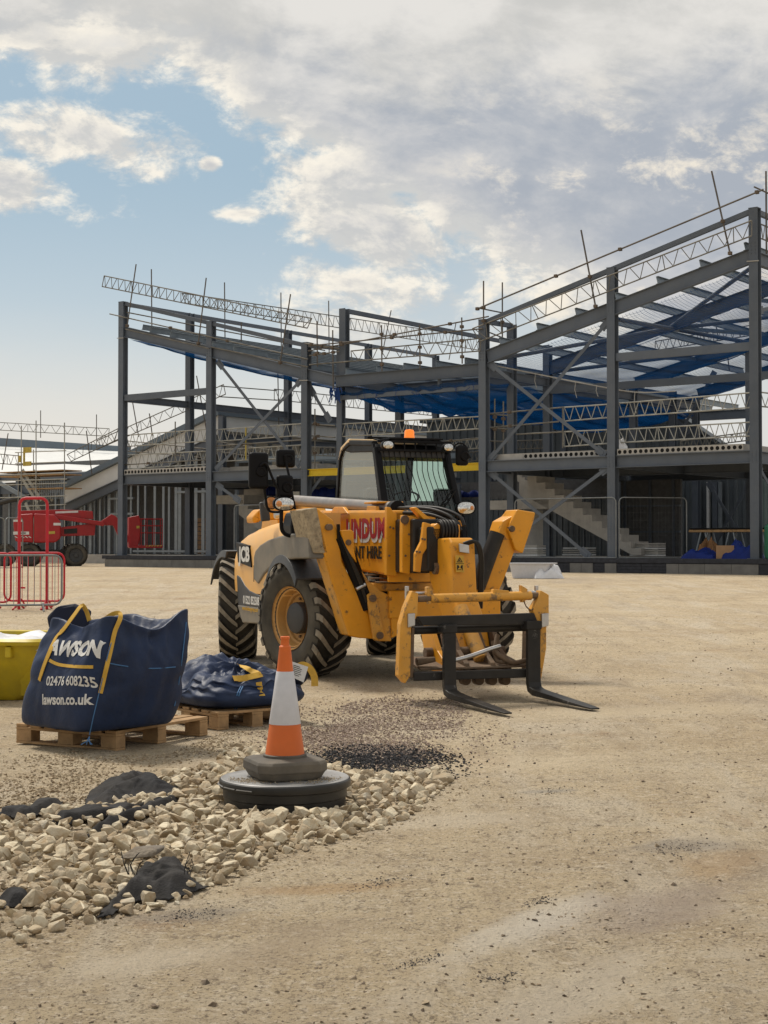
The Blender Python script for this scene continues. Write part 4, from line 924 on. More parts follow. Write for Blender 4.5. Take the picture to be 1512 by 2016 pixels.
guard(((900, 894), (945, 888), (900, 912), (945, 906)), 6.5, 'short lowest lattice beam beside the right cab mirror', 'scaf')
guard(((1018, 868), (1075, 866), (1018, 884), (1075, 882)), 6.0, 'short rear lattice beam left of the slab edge in the right block', 'scaf')
guard(((1109, 802), (1197, 796), (1111, 829), (1197, 822)), .25, 'upper first floor lattice beam in the cross braced right bay')
guard(((1110, 850), (1197, 846), (1110, 879), (1197, 873)), .25, 'lower first floor lattice beam in the cross braced right bay')
guard(((1217, 794), (1480, 773), (1217, 821), (1480, 802)), .25, 'upper first floor lattice beam in the bay at the right corner')
guard(((1217, 846), (1480, 831), (1222, 871), (1480, 858)), .25, 'lower first floor lattice beam in the bay at the right corner')
guard(((1340, 868), (1480, 850), (1340, 884), (1480, 866)), 9.5, 'rear lattice beam seen behind the right corner bay', 'scaf')
guard(((1496, 772), (1560, 780), (1496, 800), (1560, 806)), .4, 'lattice beam cut by the right edge, beyond the corner column')
for p0, p1, v, lb, m in (((960, 815), (1108, 802), .25, 'straight first floor tube leading to the upper right lattice beam', 'scaf'), ((965, 842), (1100, 830), .25, 'second straight first floor tube in the cross braced right bay', 'scaf'), ((425, 878), (596, 866), .1, 'pale tube across the cross braced left bay', 'scaf'), ((612, 835), (660, 838), .3, 'upper tube between the third column and the valley column', 'scaf'), ((612, 858), (660, 861), .3, 'middle tube between the third column and the valley column', 'scaf'), ((245, 915), (408, 905), .1, 'lowest pale tube in the far left bay', 'scaf'), ((864, 870), (945, 862), 2, 'pale tube level with the cab roof on the right', 'scaf')):
    pole(fv(*p0, v), fv(*p1, v), lb, m, fit=(.3,))
pole(fv(1016, 855, .25), fv(1110, 850, .25), 'short tube leading to the lower right lattice beam', 'scaf')
pole(fv(620, 805, .2), fv(620, 950, .2), 'pale upright tube between the third column and the valley column', 'scaf', fit=(.2, .4, .6)); pole(fv(484, 842, .15), fv(484, 905, .15), 'yellow upright tube in the cross braced left bay', 'scaf_yellow')
pole(fv(345, 830, .2), fv(345, 910, .2), 'upright tube in the middle of the far left bay', 'scaf'); pole(fv(1108, 800, .2), fv(1108, 882, .2), 'upright tube in the cross braced right bay', 'scaf')
pole(fv(974, 785, .3), fv(974, 905, .3), 'left one of two uprights behind the left column of the right block', 'scaf', fit=(.3, .5)); pole(fv(991, 790, .6), fv(991, 905, .6), 'right one of two uprights behind the left column of the right block', 'scaf', fit=(.3, .5))
for k, (y0, y1) in enumerate(((815, 818), (842, 845), (868, 870))): pole(fv(957, y0, .3), fv(1000, y1, .6), ('top', 'middle', 'bottom')[k] + ' short tube tying the two uprights by the right block', 'scaf')
# roof of the stud wall wing
lattice(fv(190, 868, 7.3), fv(440, 757, 7.3), fv(190, 885, 7.3), fv(444, 776, 7.3), 'lattice beam climbing along the sloping fascia of the left wing', 'scaf', step=.8)
lattice(fu(540, 766, -30.2), fu(850, 800, -30.2), fu(540, 787, -30.2), fu(850, 818, -30.2), 'far lattice beam along the eaves of the left wing, under the left roof', 'scaf', step=.8)
pole(fu(432, 760, -30.2), fu(545, 769, -30.2), 'upper plain tube leading to the far eaves lattice beam', 'scaf'); pole(fu(432, 781, -30.2), fu(545, 788, -30.2), 'lower plain tube leading to the far eaves lattice beam', 'scaf')
for a, b_, c, d, lb in ((259, 780, 273, 860, 'tilted tube on the sloping wing fascia right of the far left column'), (387, 740, 406, 845, 'tilted tube at the peak of the wing fascia')): pole(fv(a, b_, 7.4), fv(c, d, 7.4), lb)
pole(fu(547, 735, -30), fu(549, 840, -30), 'upright tube far behind the cross braced left bay')
pole(fv(294, 814, 7.4), fv(300, 858, 7.4), 'short tube on the sloping wing fascia')
# left edge: guard rail on the pale roof
lattice(fv(-30, 830, 16.5), fv(215, 844, 16.5), fv(-30, 845, 16.5), fv(214, 859, 16.5), 'far lattice beam along the ridge of the pale roof', 'scaf', step=1.0)
lattice(fv(132, 895, 7.2), fv(234, 843, 7.2), fv(140, 908, 7.2), fv(234, 864, 7.2), 'lattice beam sloping up beside the stair tower on the left', 'scaf', step=.7)
for (a, b_, c), lb in zip(((80, 808, 862), (190, 816, 866)), ('left upright on the pale roof ridge', 'right upright on the pale roof ridge')): pole(fv(a, b_, 16.4), fv(a, c, 16.4), lb)
pole(fv(170, 848, 7.1), fv(181, 934, 7.1), 'tilted tube at the low end of the sloping wing fascia'); pole(fv(16, 853, 7.1), fv(4, 925, 7.1), 'tilted tube at the far left edge of the pale roof')
lattice(fv(-40, 890, 7.2), fv(42, 898, 7.2), fv(-40, 909, 7.2), fv(42, 916, 7.2), 'lattice beam at the far left edge left of the stair tower', 'scaf', step=.6)
# stair tower
TW = bthing('scaffold_stair_tower', 'galvanised scaffold stair tower with yellow loading gate in front of the pale roof', 'stair tower')
for px, y0, v in ((42, 838, 5.2), (71, 828, 5.2), (127, 832, 5.2), (36, 890, 6.8), (66, 885, 6.8), (127, 850, 6.8)): MB().tube(fv(px, y0, v), fv(px, 1095, v), .028, 7).build('standard', 'scaf_alu', TW)
for y, x0, x1 in ((889, 30, 130), (911, 30, 130), (933, 0, 132), (945, 0, 132), (953, 0, 132), (978, 0, 130), (995, 40, 130)): MB().tube(fv(x0, y + 2, 5.2), fv(x1, y - 2, 5.2), .024, 7).build('ledger', 'scaf_alu', TW)
for x0, y0, x1, y1 in ((44, 925, 82, 985), (36, 930, 74, 990), (50, 990, 84, 1060)):
    mb = MB(); a, b_ = fv(x0, y0, 5.6), fv(x1, y1, 5.6); mb.bar(a, b_, .04, .18); c_, d_ = a + Vector((0, .7, 0)), b_ + Vector((0, .7, 0)); mb.bar(c_, d_, .04, .18)
    for k in range(9): p, q = a.lerp(b_, (k + .5) / 9), c_.lerp(d_, (k + .5) / 9); mb.bar(p, q, .16, .03)
    mb.build('stair_flight', 'scaf_alu', TW)
mb = MB(); a, b_ = fv(47, 881, 5.1), fv(62, 917, 5.1)
for z0, z1 in ((a.z - .28, a.z), (b_.z, b_.z + .22)): mb.box(a.x, b_.x, a.y - .04, a.y, z0, z1)
mb.box(a.x, a.x + .08, a.y - .05, a.y + .02, b_.z, a.z); mb.box(a.x - .35, a.x - .2, a.y - .05, a.y, b_.z + .2, a.z - .4); mb.build('loading_gate', 'scaf_yellow', TW)
for y0, x0, x1 in ((930, 0, 128), (938, 0, 128), (962, 60, 128)): p, q = fv(x0, y0, 5.6), fv(x1, y0, 5.6); MB().box(p.x, q.x, 5.4, 6.7, p.z - .05, p.z).build('deck_board', 'wood', TW)
for k in range(14): p = fv(78 + k * 3.6, 962, 5.5); MB().box(p.x - .02, p.x + .02, 5.5, 5.54, p.z - .5, p.z + .4).build('guard_bar', 'galv', TW)
# ------------------------------------------------------------------ telescopic handler
# own axes: F forwards, L to its left, z up; origin on the ground under the front axle
TH = R(20); JO = Vector((.031, 17.03, 0)); JF_ = Vector((math.sin(TH), -math.cos(TH), 0)); JL_ = Vector((math.cos(TH), math.sin(TH), 0))
MACH = thing('telescopic_handler', 'yellow telescopic handler with pallet forks, black cab and raised stabiliser legs', 'telehandler', JO, math.atan2(JF_.y, JF_.x))
def loc_j(P): q = P - JO; return Vector((q.dot(JF_), q.dot(JL_), P.z))
def jF(px, py, f): d = px_ray(px, py); return loc_j(CP + d * (((JO - CP).dot(JF_) + f) / d.dot(JF_)))
def jL(px, py, l): d = px_ray(px, py); return loc_j(CP + d * (((JO - CP).dot(JL_) + l) / d.dot(JL_)))
def Lz(pts, f): return [(q.y, q.z) for q in (jF(x, y, f) for x, y in pts)]
def Fz(pts, l): return [(q.x, q.z) for q in (jL(x, y, l) for x, y in pts)]
def J(mb, name, m, bevel=.008, smooth=0, parent=None, label=None, **k):
    o = mb.build(name, m, parent or MACH, bevel=bevel, smooth=smooth, **k)
    if label: o['label'] = label
    return o
# wheels
def make_wheel(f, l, yaw, side, R0=.60):
    prof = [(.315, -.165), (.34, -.19), (.40, -.215), (.48, -.228), (.545, -.220), (.585, -.195), (.602, -.12), (.606, 0)]
    prof = prof + [(r_, -h) for r_, h in prof[-2::-1]]
    rot = Matrix.Rotation(R(90), 4, 'X')           # turning axis along L
    mb = MB(); mb.lathe(prof, 48, rot, caps=False)
    wh = mb.build('wheel', 'sidewall', MACH, smooth=40); wh.location = (f, l, .632); wh.rotation_euler = (0, 0, yaw)
    tr = MB(); nl = 21; rnd = random.Random(int(f * 10 + l * 100))
    def P(r_, a, h): return (r_ * math.cos(a), h, r_ * math.sin(a))
    for sd_ in (-1, 1):
        for k in range(nl):
            b0 = 2 * math.pi * (k + (.5 if sd_ > 0 else 0)) / nl; sec = []
            for s_, rt in ((0.0, .638), (.30, .640), (.62, .640), (.90, .632), (1.0, .60), (1.03, .555)):
                h = sd_ * (-.012 + .232 * min(s_, 1.0)) if s_ < 1.02 else sd_ * .226
                a = b0 + .36 * s_ ** 1.15; wd = (.030 + .016 * s_) / .62; rb = {0: .60, 1: .60}.get(0, .60) if s_ < .85 else rt - .03
                sec.append((P(rt, a - wd * .8, h), P(rt, a + wd * .8, h), P(min(rb, rt - .02), a + wd * 1.15, h), P(min(rb, rt - .02), a - wd * 1.15, h)))
            o0 = [q for s_ in sec for q in s_]; n = len(sec)
            for i in range(n - 1):
                for (a, b_) in ((0, 1), (1, 2), (3, 0)):
                    tr.cur = 0 if (a, b_) == (0, 1) else 1
                    tr.add([o0[i * 4 + a], o0[i * 4 + b_], o0[i * 4 + 4 + b_], o0[i * 4 + 4 + a]], [(0, 1, 2, 3)])
            tr.cur = 1; tr.add(o0[:4], [(0, 1, 2, 3)]); tr.add(o0[-4:], [(3, 2, 1, 0)])
    # dark carcass strip under the lugs
    tr.cur = 1; tr.lathe([(.586, -.2), (.606, -.12), (.611, 0), (.606, .12), (.586, .2)], 48, rot, caps=False)
    tr.build('tread', ['lug', 'rubber'], wh)
    mr = rot if side < 0 else rot @ Matrix.Rotation(R(180), 4, 'X')
    # outward is +h of the lathe for the right hand side
    J(MB().lathe([(.33, .185), (.345, .20), (.335, .19), (.318, .165), (.300, .155), (.292, .11), (.285, .06), (.262, .05), (.255, .02), (.16, -.015), (.02, -.02)], 40, mr, caps=False), 'rim', 'rim', 0, 35, wh)
    J(MB().lathe([(.17, -.02), (.172, .10), (.165, .125), (.14, .135), (.0, .137)], 24, mr), 'hub', 'plastic_grey', .004, 35, wh)
    mb = MB()
    for k in range(10): a = 2 * math.pi * k / 10; mb.lathe([(.016, 0), (.016, .025), (0, .028)], 6, mr @ Matrix.Translation((.215 * math.cos(a), .215 * math.sin(a), 0)))
    J(mb, 'wheel_bolts', 'rust', 0, 0, wh); return wh
make_wheel(0, -.95, R(17), -1); make_wheel(0, .95, R(17), 1); make_wheel(-2.75, -.97, R(-17), -1); make_wheel(-2.75, .97, R(-17), 1)
def mudguard(f, l0, l1, a0, a1, r=.735, cz=.632, sq=.93, yaw=0.0):
    mb = MB(); n = 14; top = []
    for i in range(n + 1):
        a = R(lerp(a0, a1, i / n)); top.append((r * math.cos(a) * 1.02, r * math.sin(a) * sq))
    vs = []
    for x, z in top:
        k = .90
        vs += [(x, l0, z - .09), (x * 1.0, l0 + .015 * (1 if l1 > l0 else -1), z), (x, l1, z), (x, l1, z - .02), (x * .98, l0 + .04 * (1 if l1 > l0 else -1), z - .02), (x * .98, l0 + .02 * (1 if l1 > l0 else -1), z - .09)]
    fs = []
    for i in range(n):
        for j in range(6): fs.append((i * 6 + j, i * 6 + (j + 1) % 6, (i + 1) * 6 + (j + 1) % 6, (i + 1) * 6 + j))
    fs += [tuple(range(6))[::-1], tuple(n * 6 + j for j in range(6))]
    mb.add(vs, fs); o = J(mb, 'mudguard', 'plastic_grey', .006, 40); o.location = (f, 0, cz); o.rotation_euler = (0, 0, yaw); return o
mg = mudguard(-.05, -1.22, -.66, 40, 166)
mb = MB()
for q in ((-.16, -1.05), (-.07, -1.02), (.0, -1.06), (.07, -1.03)): mb.lathe([(.022, 0), (.022, .012), (.0, .014)], 10, Matrix.Translation((q[0] + .3, q[1], .69 - .11 * abs(q[0] + .3))))
J(mb, 'mudguard_bolts', 'steel_bright', 0, 30, mg)
mudguard(-.05, 1.22, .66, 40, 166); mudguard(-2.78, -1.17, -.70, 80, 150, .74, sq=.98); mudguard(-2.78, 1.20, .70, 62, 150, .74, sq=.98)
# chassis
mb = MB(); mb.box(-3.05, .62, -.42, .42, .60, .98); mb.box(.55, .95, -.50, .50, .52, .96); mb.box(-2.9, -2.6, -.8, .8, .52, .75); mb.box(-.12, .12, -.8, .8, .52, .75)
J(mb, 'chassis', 'black_steel', .015)
mb = MB(); mb.box(.15, .98, -.60, .62, .94, 1.02); mb.prism([(.3, 1.02), (.98, 1.02), (.98, 1.04), (.6, 1.16), (.3, 1.16)], -.20, .28, 'y'); J(mb, 'front_deck', 'yellow_worn', .012)
mb = MB()
for k in range(3): mb.box(1.0 - k * .17, 1.12 - k * .17, -.5, .1, 1.03 + k * .035, 1.045 + k * .035)
J(mb, 'deck_steps', 'rust', .004)
J(MB().box(.99, 1.06, -.36, .9, .66, .95), 'front_plate', 'yellow', .012)
# engine cover: lofted pod on the right hand side
stn = [(-2.36, 1.36, .0), (-2.33, 1.46, .05), (-2.24, 1.545, .09), (-2.0, 1.61, .115), (-1.5, 1.675, .12), (-1.0, 1.72, .12), (-.5, 1.755, .11), (-.12, 1.775, .09)]
mb = MB(); secs = []
for f, zt, o_ in stn:
    ol = -1.06 - o_; zb = .86
    secs.append([(f, -.5, zb), (f, -.5, zt), (f, -.74, zt - .005), (f, -.88, zt - .03), (f, ol + .13, zt - .075), (f, ol + .04, zt - .15), (f, ol, zt - .30), (f, ol - .005, 1.1), (f, ol, zb)])
vs = [p for s_ in secs for p in s_]; k = 9
for i in range(len(secs) - 1):
    for j in range(k - 1):
        mb.cur = 1 if (j in (1, 2) and i >= 2) else 0; a = i * k + j
        mb.add([vs[a], vs[a + 1], vs[a + k + 1], vs[a + k]], [(0, 1, 2, 3)])
mb.cur = 0; mb.add(secs[0], [tuple(range(k))]); mb.add(secs[-1], [tuple(range(k))[::-1]])
eng = mb.build('engine_cover', ['yellow_faded', 'yellow_top'], MACH, smooth=35)
bm = bmesh.new(); bm.from_mesh(eng.data); bmesh.ops.remove_doubles(bm, verts=bm.verts, dist=.0005); bmesh.ops.recalc_face_normals(bm, faces=bm.faces); bm.to_mesh(eng.data); bm.free(); eng.data.set_sharp_from_angle(angle=R(40))
SP = [(504, 1141), (504, 1096), (507, 1084), (516, 1073), (532, 1063), (552, 1056), (575, 1051), (600, 1050), (612, 1058), (615, 1100), (585, 1100), (560, 1104), (540, 1114), (524, 1130), (512, 1150)]
J(MB().prism(Fz(SP, -1.17), -1.20, -1.0, 'y'), 'side_panel', 'plastic_panel', .02)
J(MB().prism(Fz([(504, 1141), (505, 1170), (509, 1176), (530, 1190), (540, 1140), (530, 1105), (512, 1125)], -1.12), -1.10, -.8, 'y'), 'inner_arch', 'plastic_grey', .01)
mb = MB().prism(Fz([(467, 1131), (474, 1136), (483, 1152), (492, 1162), (512, 1172), (514, 1226), (482, 1224), (474, 1218), (469, 1180)], -1.18), -1.19, -.6, 'y'); J(mb, 'battery_box', 'plastic_grey', .02)
J(MB().prism(Fz([(470, 1191), (514, 1196), (514, 1228), (480, 1226)], -1.18), -1.2, -.7, 'y'), 'step_box', 'plastic_panel', .015)
J(MB().prism(Fz([(466, 1068), (491, 1074), (496, 1117), (470, 1107)], -1.19).copy(), -1.200, -1.12, 'y'), 'badge_plate', 'black', .003)
c0, c1 = jL(468, 1089, -1.2), jL(487, 1093, -1.2)
letters('badge_letters', 'JCB', .235, 'white_letter', MACH, ((c0.x + c1.x) / 2 + .10, -1.203, (c0.z + c1.z) / 2 - .01), (1, 0, 0), (0, 0, 1), bold=.010, sx=1.30)
c0 = jL(494, 1183, -1.2); letters('phone_lettering', '01522 852508', .13, 'white_letter', MACH, (c0.x, -1.196, c0.z), (1, 0, 0), (0, 0, 1), bold=.003, sx=.95)
c0 = jL(494, 1199, -1.2); letters('web_lettering', 'www.lindumgroup.com', .075, 'strap', MACH, (c0.x, -1.207, c0.z), (1, 0, 0), (0, 0, 1))
p = jL(497, 1130, -1.2); J(MB().box(p.x - .015, p.x + .015, -1.185, -1.165, p.z - .09, p.z + .1), 'latch', 'black', .003)
# boom
bt = lambda f: 1.80 - .02 * f; bb = lambda f: 1.20 - .05 * (f + .8)
J(MB().prism([(-3.1, bt(-3.1)), (1.2, bt(1.2)), (1.2, bb(1.2)), (.9, bb(.9)), (-3.1, bb(-3.1) - .05)], -.42, .06, 'y'), 'boom', 'yellow', .025)
J(MB().prism([(-3.3, 1.0), (-2.5, 1.0), (-2.55, 1.75), (-2.8, 1.98), (-3.2, 1.95), (-3.35, 1.6)], -.52, .16, 'y'), 'boom_tower', 'yellow', .02)
J(MB().box(1.2, 1.75, -.36, .02, 1.14, 1.68), 'inner_boom', 'black_steel', .02)  # black colour paints in the shade between the boom collars
J(MB().box(1.72, 2.0, -.31, -.03, 1.16, 1.60), 'inner_boom', 'black_steel', .02)  # blacked likewise, shade of the gap put into the colour
c1 = Lz([(759, 998), (766, 999), (772, 1008), (779, 1012), (778, 1134), (758, 1132)], 1.2)
J(MB().prism(c1 + [], 1.17, 1.24, 'x'), 'boom_collar', 'yellow', .006)
J(MB().prism([(-.42, 1.04), (.10, 1.04), (.10, 1.76), (-.42, 1.76)], 1.16, 1.2, 'x'), 'boom_collar', 'yellow', .006)
J(MB().prism(Lz([(790, 1014), (820, 1019), (823, 1024), (822, 1040), (807, 1078), (804, 1130), (789, 1127), (789, 1050)], 1.62), 1.58, 1.66, 'x'), 'boom_collar', 'yellow', .006)
J(MB().prism(Lz([(833, 1028), (846, 1032), (849, 1042), (847, 1066), (830, 1092), (826, 1127), (815, 1125), (816, 1090), (828, 1066)], 1.95), 1.92, 1.98, 'x'), 'boom_collar', 'yellow', .006)
mb = MB()
for px, py, f in ((768, 1038, 1.25), (774, 1040, 1.25), (766, 1094, 1.25), (805, 1052, 1.67), (811, 1053, 1.67), (798, 1094, 1.67), (831, 1061, 1.99), (836, 1062, 1.99), (820, 1086, 1.99), (826, 1087, 1.99)):
    q = jF(px, py, f); mb.tube((q.x, q.y, q.z), (q.x + .012, q.y, q.z), .011, 8)
J(mb, 'collar_bolts', 'rust', 0)
q = jF(796, 1023, 1.67); J(MB().tube(q, q + Vector((.03, 0, 0)), .045, 12), 'collar_pin', 'rust', .006)
# brackets along the boom top
J(MB().prism(Fz([(662, 1013), (668, 1002), (672, 998), (688, 998), (692, 1003), (698, 1011)], -.36), -.44, -.40, 'y'), 'top_bracket', 'yellow', .005)
mb = MB(); a = Fz([(734, 1012), (738, 1009), (740, 996), (757, 997), (759, 1012)], -.3); mb.prism(a, -.40, -.36, 'y'); mb.prism(a, -.2, -.16, 'y'); mb.box(min(x for x, _ in a), max(x for x, _ in a), -.4, -.1, 1.86, 1.88); J(mb, 'hose_clamp', 'yellow', .005)
J(MB().prism(Lz([(812, 1000), (818, 998), (848, 1023), (905, 1025), (914, 1036), (845, 1036)], 1.7), 1.6, 1.72, 'x'), 'hose_bridge', 'yellow', .006)
t0, t1 = jL(560, 984, -.25), jL(782, 1001, -.25)
J(MB().tube(t0, t1, .068, 16), 'boom_ram_tube', 'tube_grey', 0, 40); J(MB().tube(t1 - Vector((.1, 0, 0)), t1 + Vector((.02, 0, 0)), .085, 16), 'tube_collar', 'black', .006, 40)
for k, (z, l) in enumerate(((0, 0), (-.035, .05), (.01, .09), (-.05, -.02))): J(MB().path([t1 + Vector((-.2, l, z)), t1 + Vector((.2, l + .02, z)), t1 + Vector((.55, l + .16, z - .02)), t1 + Vector((.78, l + .28, z - .10)), t1 + Vector((.86, l + .30, z - .2))], .019, 8, 4), 'hose', 'hose', 0, 60)
q0, q1 = jF(862, 1046, 1.95), jF(896, 1047, 1.95); J(MB().tube(q0, q1, .105, 20), 'hose_reel', 'black', .008, 40)
mb = MB()
for t in (.1, .28, .46, .64, .82): mb.tube(q0.lerp(q1, t - .05), q0.lerp(q1, t + .05), .118, 20)
J(mb, 'hose_coil', 'hose', .006, 40)
J(MB().prism(Lz([(851, 1034), (858, 1030), (866, 1038), (866, 1055), (856, 1064), (848, 1050)], 1.95), 1.85, 2.0, 'x'), 'reel_bracket', 'yellow', .008); J(MB().prism(Lz([(894, 1030), (902, 1034), (902, 1060), (895, 1060)], 1.95), 1.85, 2.0, 'x'), 'reel_bracket', 'yellow', .008)
# lettering on the boom
lx = .50
letters('lettering_shadow', 'LINDUM', .285, 'white_letter', MACH, (lx + .03, -.424, 1.545), (1, 0, 0), (0, 0, 1), bold=.014, sx=1.16, space=1.05, off=.001)
letters('lettering', 'LINDUM', .285, 'red_letter', MACH, (lx, -.426, 1.585), (1, 0, 0), (0, 0, 1), bold=.012, sx=1.16, space=1.05)
letters('lettering', 'PLANT HIRE', .185, 'black_letter', MACH, (.40, -.424, 1.335), (1, 0, 0), (0, 0, 1), bold=.004, sx=1.22)
# boom nose
nose = J(MB().prism([(1.72, 1.48), (2.28, 1.49), (2.34, 1.44), (2.40, .92), (2.62, .66), (2.72, .42), (2.55, .28), (2.30, .42), (2.05, .78), (1.80, 1.05), (1.70, 1.30)], -.20, .05, 'y'), 'boom_nose', 'yellow', .018)
J(MB().prism([(1.75, 1.0), (2.2, .98), (2.55, .6), (2.5, .4), (2.2, .5), (1.95, .8)], .05, .10, 'y'), 'nose_side', 'yellow_worn', .01)
p = jF(872, 1119, 2.0); J(MB().tube((1.98, -.24, p.z), (1.98, -.19, p.z), .06, 14), 'pivot_pin', 'rust', .008)
sx_, sz_ = jF(905, 1110, 2.38), None
st = J(MB().prism(Lz([(897, 1093), (913, 1094), (914, 1127), (898, 1126)], 2.41), 2.405, 2.412, 'x'), 'warning_sticker', 'strap', 0)
mb = MB(); a = Lz([(905, 1096.5), (911, 1107), (899.5, 1107)], 2.415); b_ = Lz([(905, 1099.5), (909, 1105.5), (901.7, 1105.5)], 2.415)
for i in range(3): j = (i + 1) % 3; mb.add([(2.415, *a[i]), (2.415, *a[j]), (2.415, *b_[j]), (2.415, *b_[i])], [(0, 1, 2, 3)])
for poly in ([(903, 1104), (904.5, 1101), (907, 1104.5)], [(900, 1113), (902, 1112), (905, 1117), (902, 1119), (900, 1124)], [(911, 1113), (909, 1112), (906, 1117), (908.5, 1119), (911, 1124)], [(902, 1121), (908, 1121), (908, 1122.2), (902, 1122.2)]):
    mb.add([(2.416, *q) for q in Lz(poly, 2.416)], [tuple(range(len(poly)))])
for (xa, ya, xb, yb) in ((897.5, 1109, 913.5, 1110),): mb.add([(2.4155, *q) for q in Lz([(xa, ya), (xb, ya), (xb, yb), (xa, yb)], 2.4155)], [(0, 1, 2, 3)])
J(mb, 'warning_symbols', 'black_letter', 0, parent=st)
J(MB().prism(Lz([(902, 1070), (921, 1073), (922, 1090), (903, 1087)], 2.37), 2.37, 2.40, 'x'), 'hose_coupling', 'steel_bright', .006)
for k in range(3):
    a = jF(912 + k * 3, 1070 + k, 2.36); J(MB().path([a, a + Vector((.04, .10, .02)), a + Vector((0, .17, -.12)), a + Vector((-.05, .19, -.38)), a + Vector((-.1, .2, -.62))], .014, 7, 5), 'hose', 'hose', 0, 60)
# stabiliser legs
def leg(poly, f0, f1): return J(MB().prism(Lz(poly, f1), f0, f1, 'x'), 'stabiliser_leg', 'yellow', .012)
leg([(623, 1000), (656, 1024), (664, 1044), (667, 1062), (674, 1106), (700, 1160), (726, 1209), (737, 1258), (706, 1256), (687, 1251), (640, 1098), (634, 1075)], .72, 1.0)
J(MB().prism(Lz([(637, 1097), (646, 1094), (697, 1249), (685, 1250)], 1.0), .73, .985, 'x'), 'leg_side', 'yellow_worn', .006)
J(MB().prism(Lz([(597, 1003), (624, 999), (647, 1090), (618, 1089)], 1.0), .50, 1.0, 'x'), 'stabiliser_foot', 'worn_wood', .012, label='scuffed grey foot plate facing outwards')
J(MB().prism(Lz([(597, 1003), (624, 999), (656, 1024), (640, 1006)], 1.02), .52, .72, 'x'), 'foot_top', 'yellow', .01)
leg([(1017, 1004), (1008, 1016), (990, 1026), (984, 1044), (975, 1080), (952, 1163), (944, 1206), (964, 1204), (990, 1147), (1013, 1086)], .72, 1.0)
J(MB().prism(Lz([(1017, 1003), (1053, 1009), (1050, 1024), (1028, 1090), (1013, 1083), (999, 1044), (1003, 1030)], 1.03), .75, 1.05, 'x'), 'stabiliser_foot', 'yellow', .014)
for px, py in ((649, 1038), (1008, 1041)): q = jF(px, py, 1.06); J(MB().tube((.98, q.y, q.z), (1.075, q.y, q.z), .034, 14), 'pivot_pin', 'rust', .006)
J(MB().prism(Lz([(700, 1108), (706, 1118), (724, 1144), (745, 1162), (766, 1173), (768, 1262), (742, 1262), (733, 1254), (722, 1172), (710, 1145)], .99), .9, 1.03, 'x'), 'stabiliser_bracket', 'yellow_worn', .01)
J(MB().prism(Lz([(721, 1172), (730, 1166), (738, 1170), (756, 1252), (745, 1262), (735, 1258)], 1.06), 1.03, 1.08, 'x'), 'stabiliser_bracket', 'yellow_worn', .008)
J(MB().prism(Lz([(766, 1174), (802, 1184), (802, 1240), (768, 1256)], 1.0), .9, 1.05, 'x'), 'crossmember', 'yellow', .01)
J(MB().prism(Lz([(940, 1190), (964, 1176), (968, 1205), (946, 1250), (930, 1250)], 1.0), .85, 1.04, 'x'), 'stabiliser_bracket', 'yellow_worn', .01)
for px, py in ((734, 1178), (748, 1251)): q = jF(px, py, 1.09); J(MB().tube((1.0, q.y, q.z), (1.11, q.y, q.z), .038, 14), 'pivot_pin', 'rust', .006)
a, b_ = jF(672, 1056, .98), jF(726, 1198, .98); J(MB().tube(a, b_, .075, 14), 'stabiliser_ram', 'black', 0, 40)
mb = MB().path([jF(668, 1050, 1.02), jF(690, 1100, 1.08), jF(710, 1150, 1.08), jF(722, 1185, 1.05)], .016, 7, 5); mb.path([jF(672, 1058, 1.05), jF(700, 1118, 1.1), jF(718, 1160, 1.08)], .013, 7, 5); J(mb, 'hose', 'hose', 0, 60)
q = jF(707, 1160, 1.08); J(MB().tube(q + Vector((0, -.03, 0)), q + Vector((0, .07, .05)), .02, 8), 'ram_fitting', 'steel_bright', .004)
a, b_ = jF(979, 1050, 1.0), jF(938, 1162, 1.0); J(MB().tube(a, b_, .085, 14), 'stabiliser_ram', 'black_steel', 0, 40)
J(MB().prism(Lz([(669, 1044), (690, 1043), (695, 1047), (696, 1085), (701, 1108), (686, 1090), (676, 1066)], 1.06), 1.03, 1.09, 'x'), 'ram_bracket', 'yellow', .008); q = jF(686, 1068, 1.1); J(MB().tube((1.05, q.y, q.z), (1.115, q.y, q.z), .03, 12), 'pivot_pin', 'rust', .005)
J(MB().prism(Lz([(664, 1032), (668, 1032), (669, 1060), (665, 1062)], 1.03), 1.0, 1.05, 'x'), 'bracket_slot_shade', 'black', 0)  # solid black strip, painted shade of a slot that is not cut
# fork carriage
CF = 3.15
J(MB().prism(Lz([(812, 1163), (824, 1168), (822, 1211), (810, 1236), (808, 1331), (798, 1346), (785, 1331), (789, 1229), (798, 1197)], CF), CF - .10, CF, 'x'), 'carriage_side', 'yellow_worn', .008)
J(MB().prism(Lz([(812, 1236), (818, 1236), (816, 1334), (806, 1336)], CF), CF - .35, CF - .02, 'x'), 'carriage_web', 'rust', .006)
J(MB().prism(Lz([(1065, 1162), (1081, 1171), (1081, 1230), (1076, 1234), (1076, 1276), (1066, 1337), (1060, 1330), (1064, 1240), (1048, 1200), (1060, 1178)], CF), CF - .10, CF, 'x'), 'carriage_side', 'yellow_worn', .008)
J(MB().prism(Lz([(1060, 1238), (1066, 1238), (1064, 1330), (1058, 1330)], CF), CF - .35, CF - .02, 'x'), 'carriage_web', 'rust', .006)
a, b_ = jF(822, 1179, CF - .05), jF(1064, 1172, CF - .05); J(MB().tube(a.lerp(b_, .10), a.lerp(b_, .92), .042, 18), 'carriage_tube', 'yellow_worn', .004, 40); J(MB().tube(a, b_, .030, 14), 'carriage_shaft', 'rust', 0, 40)
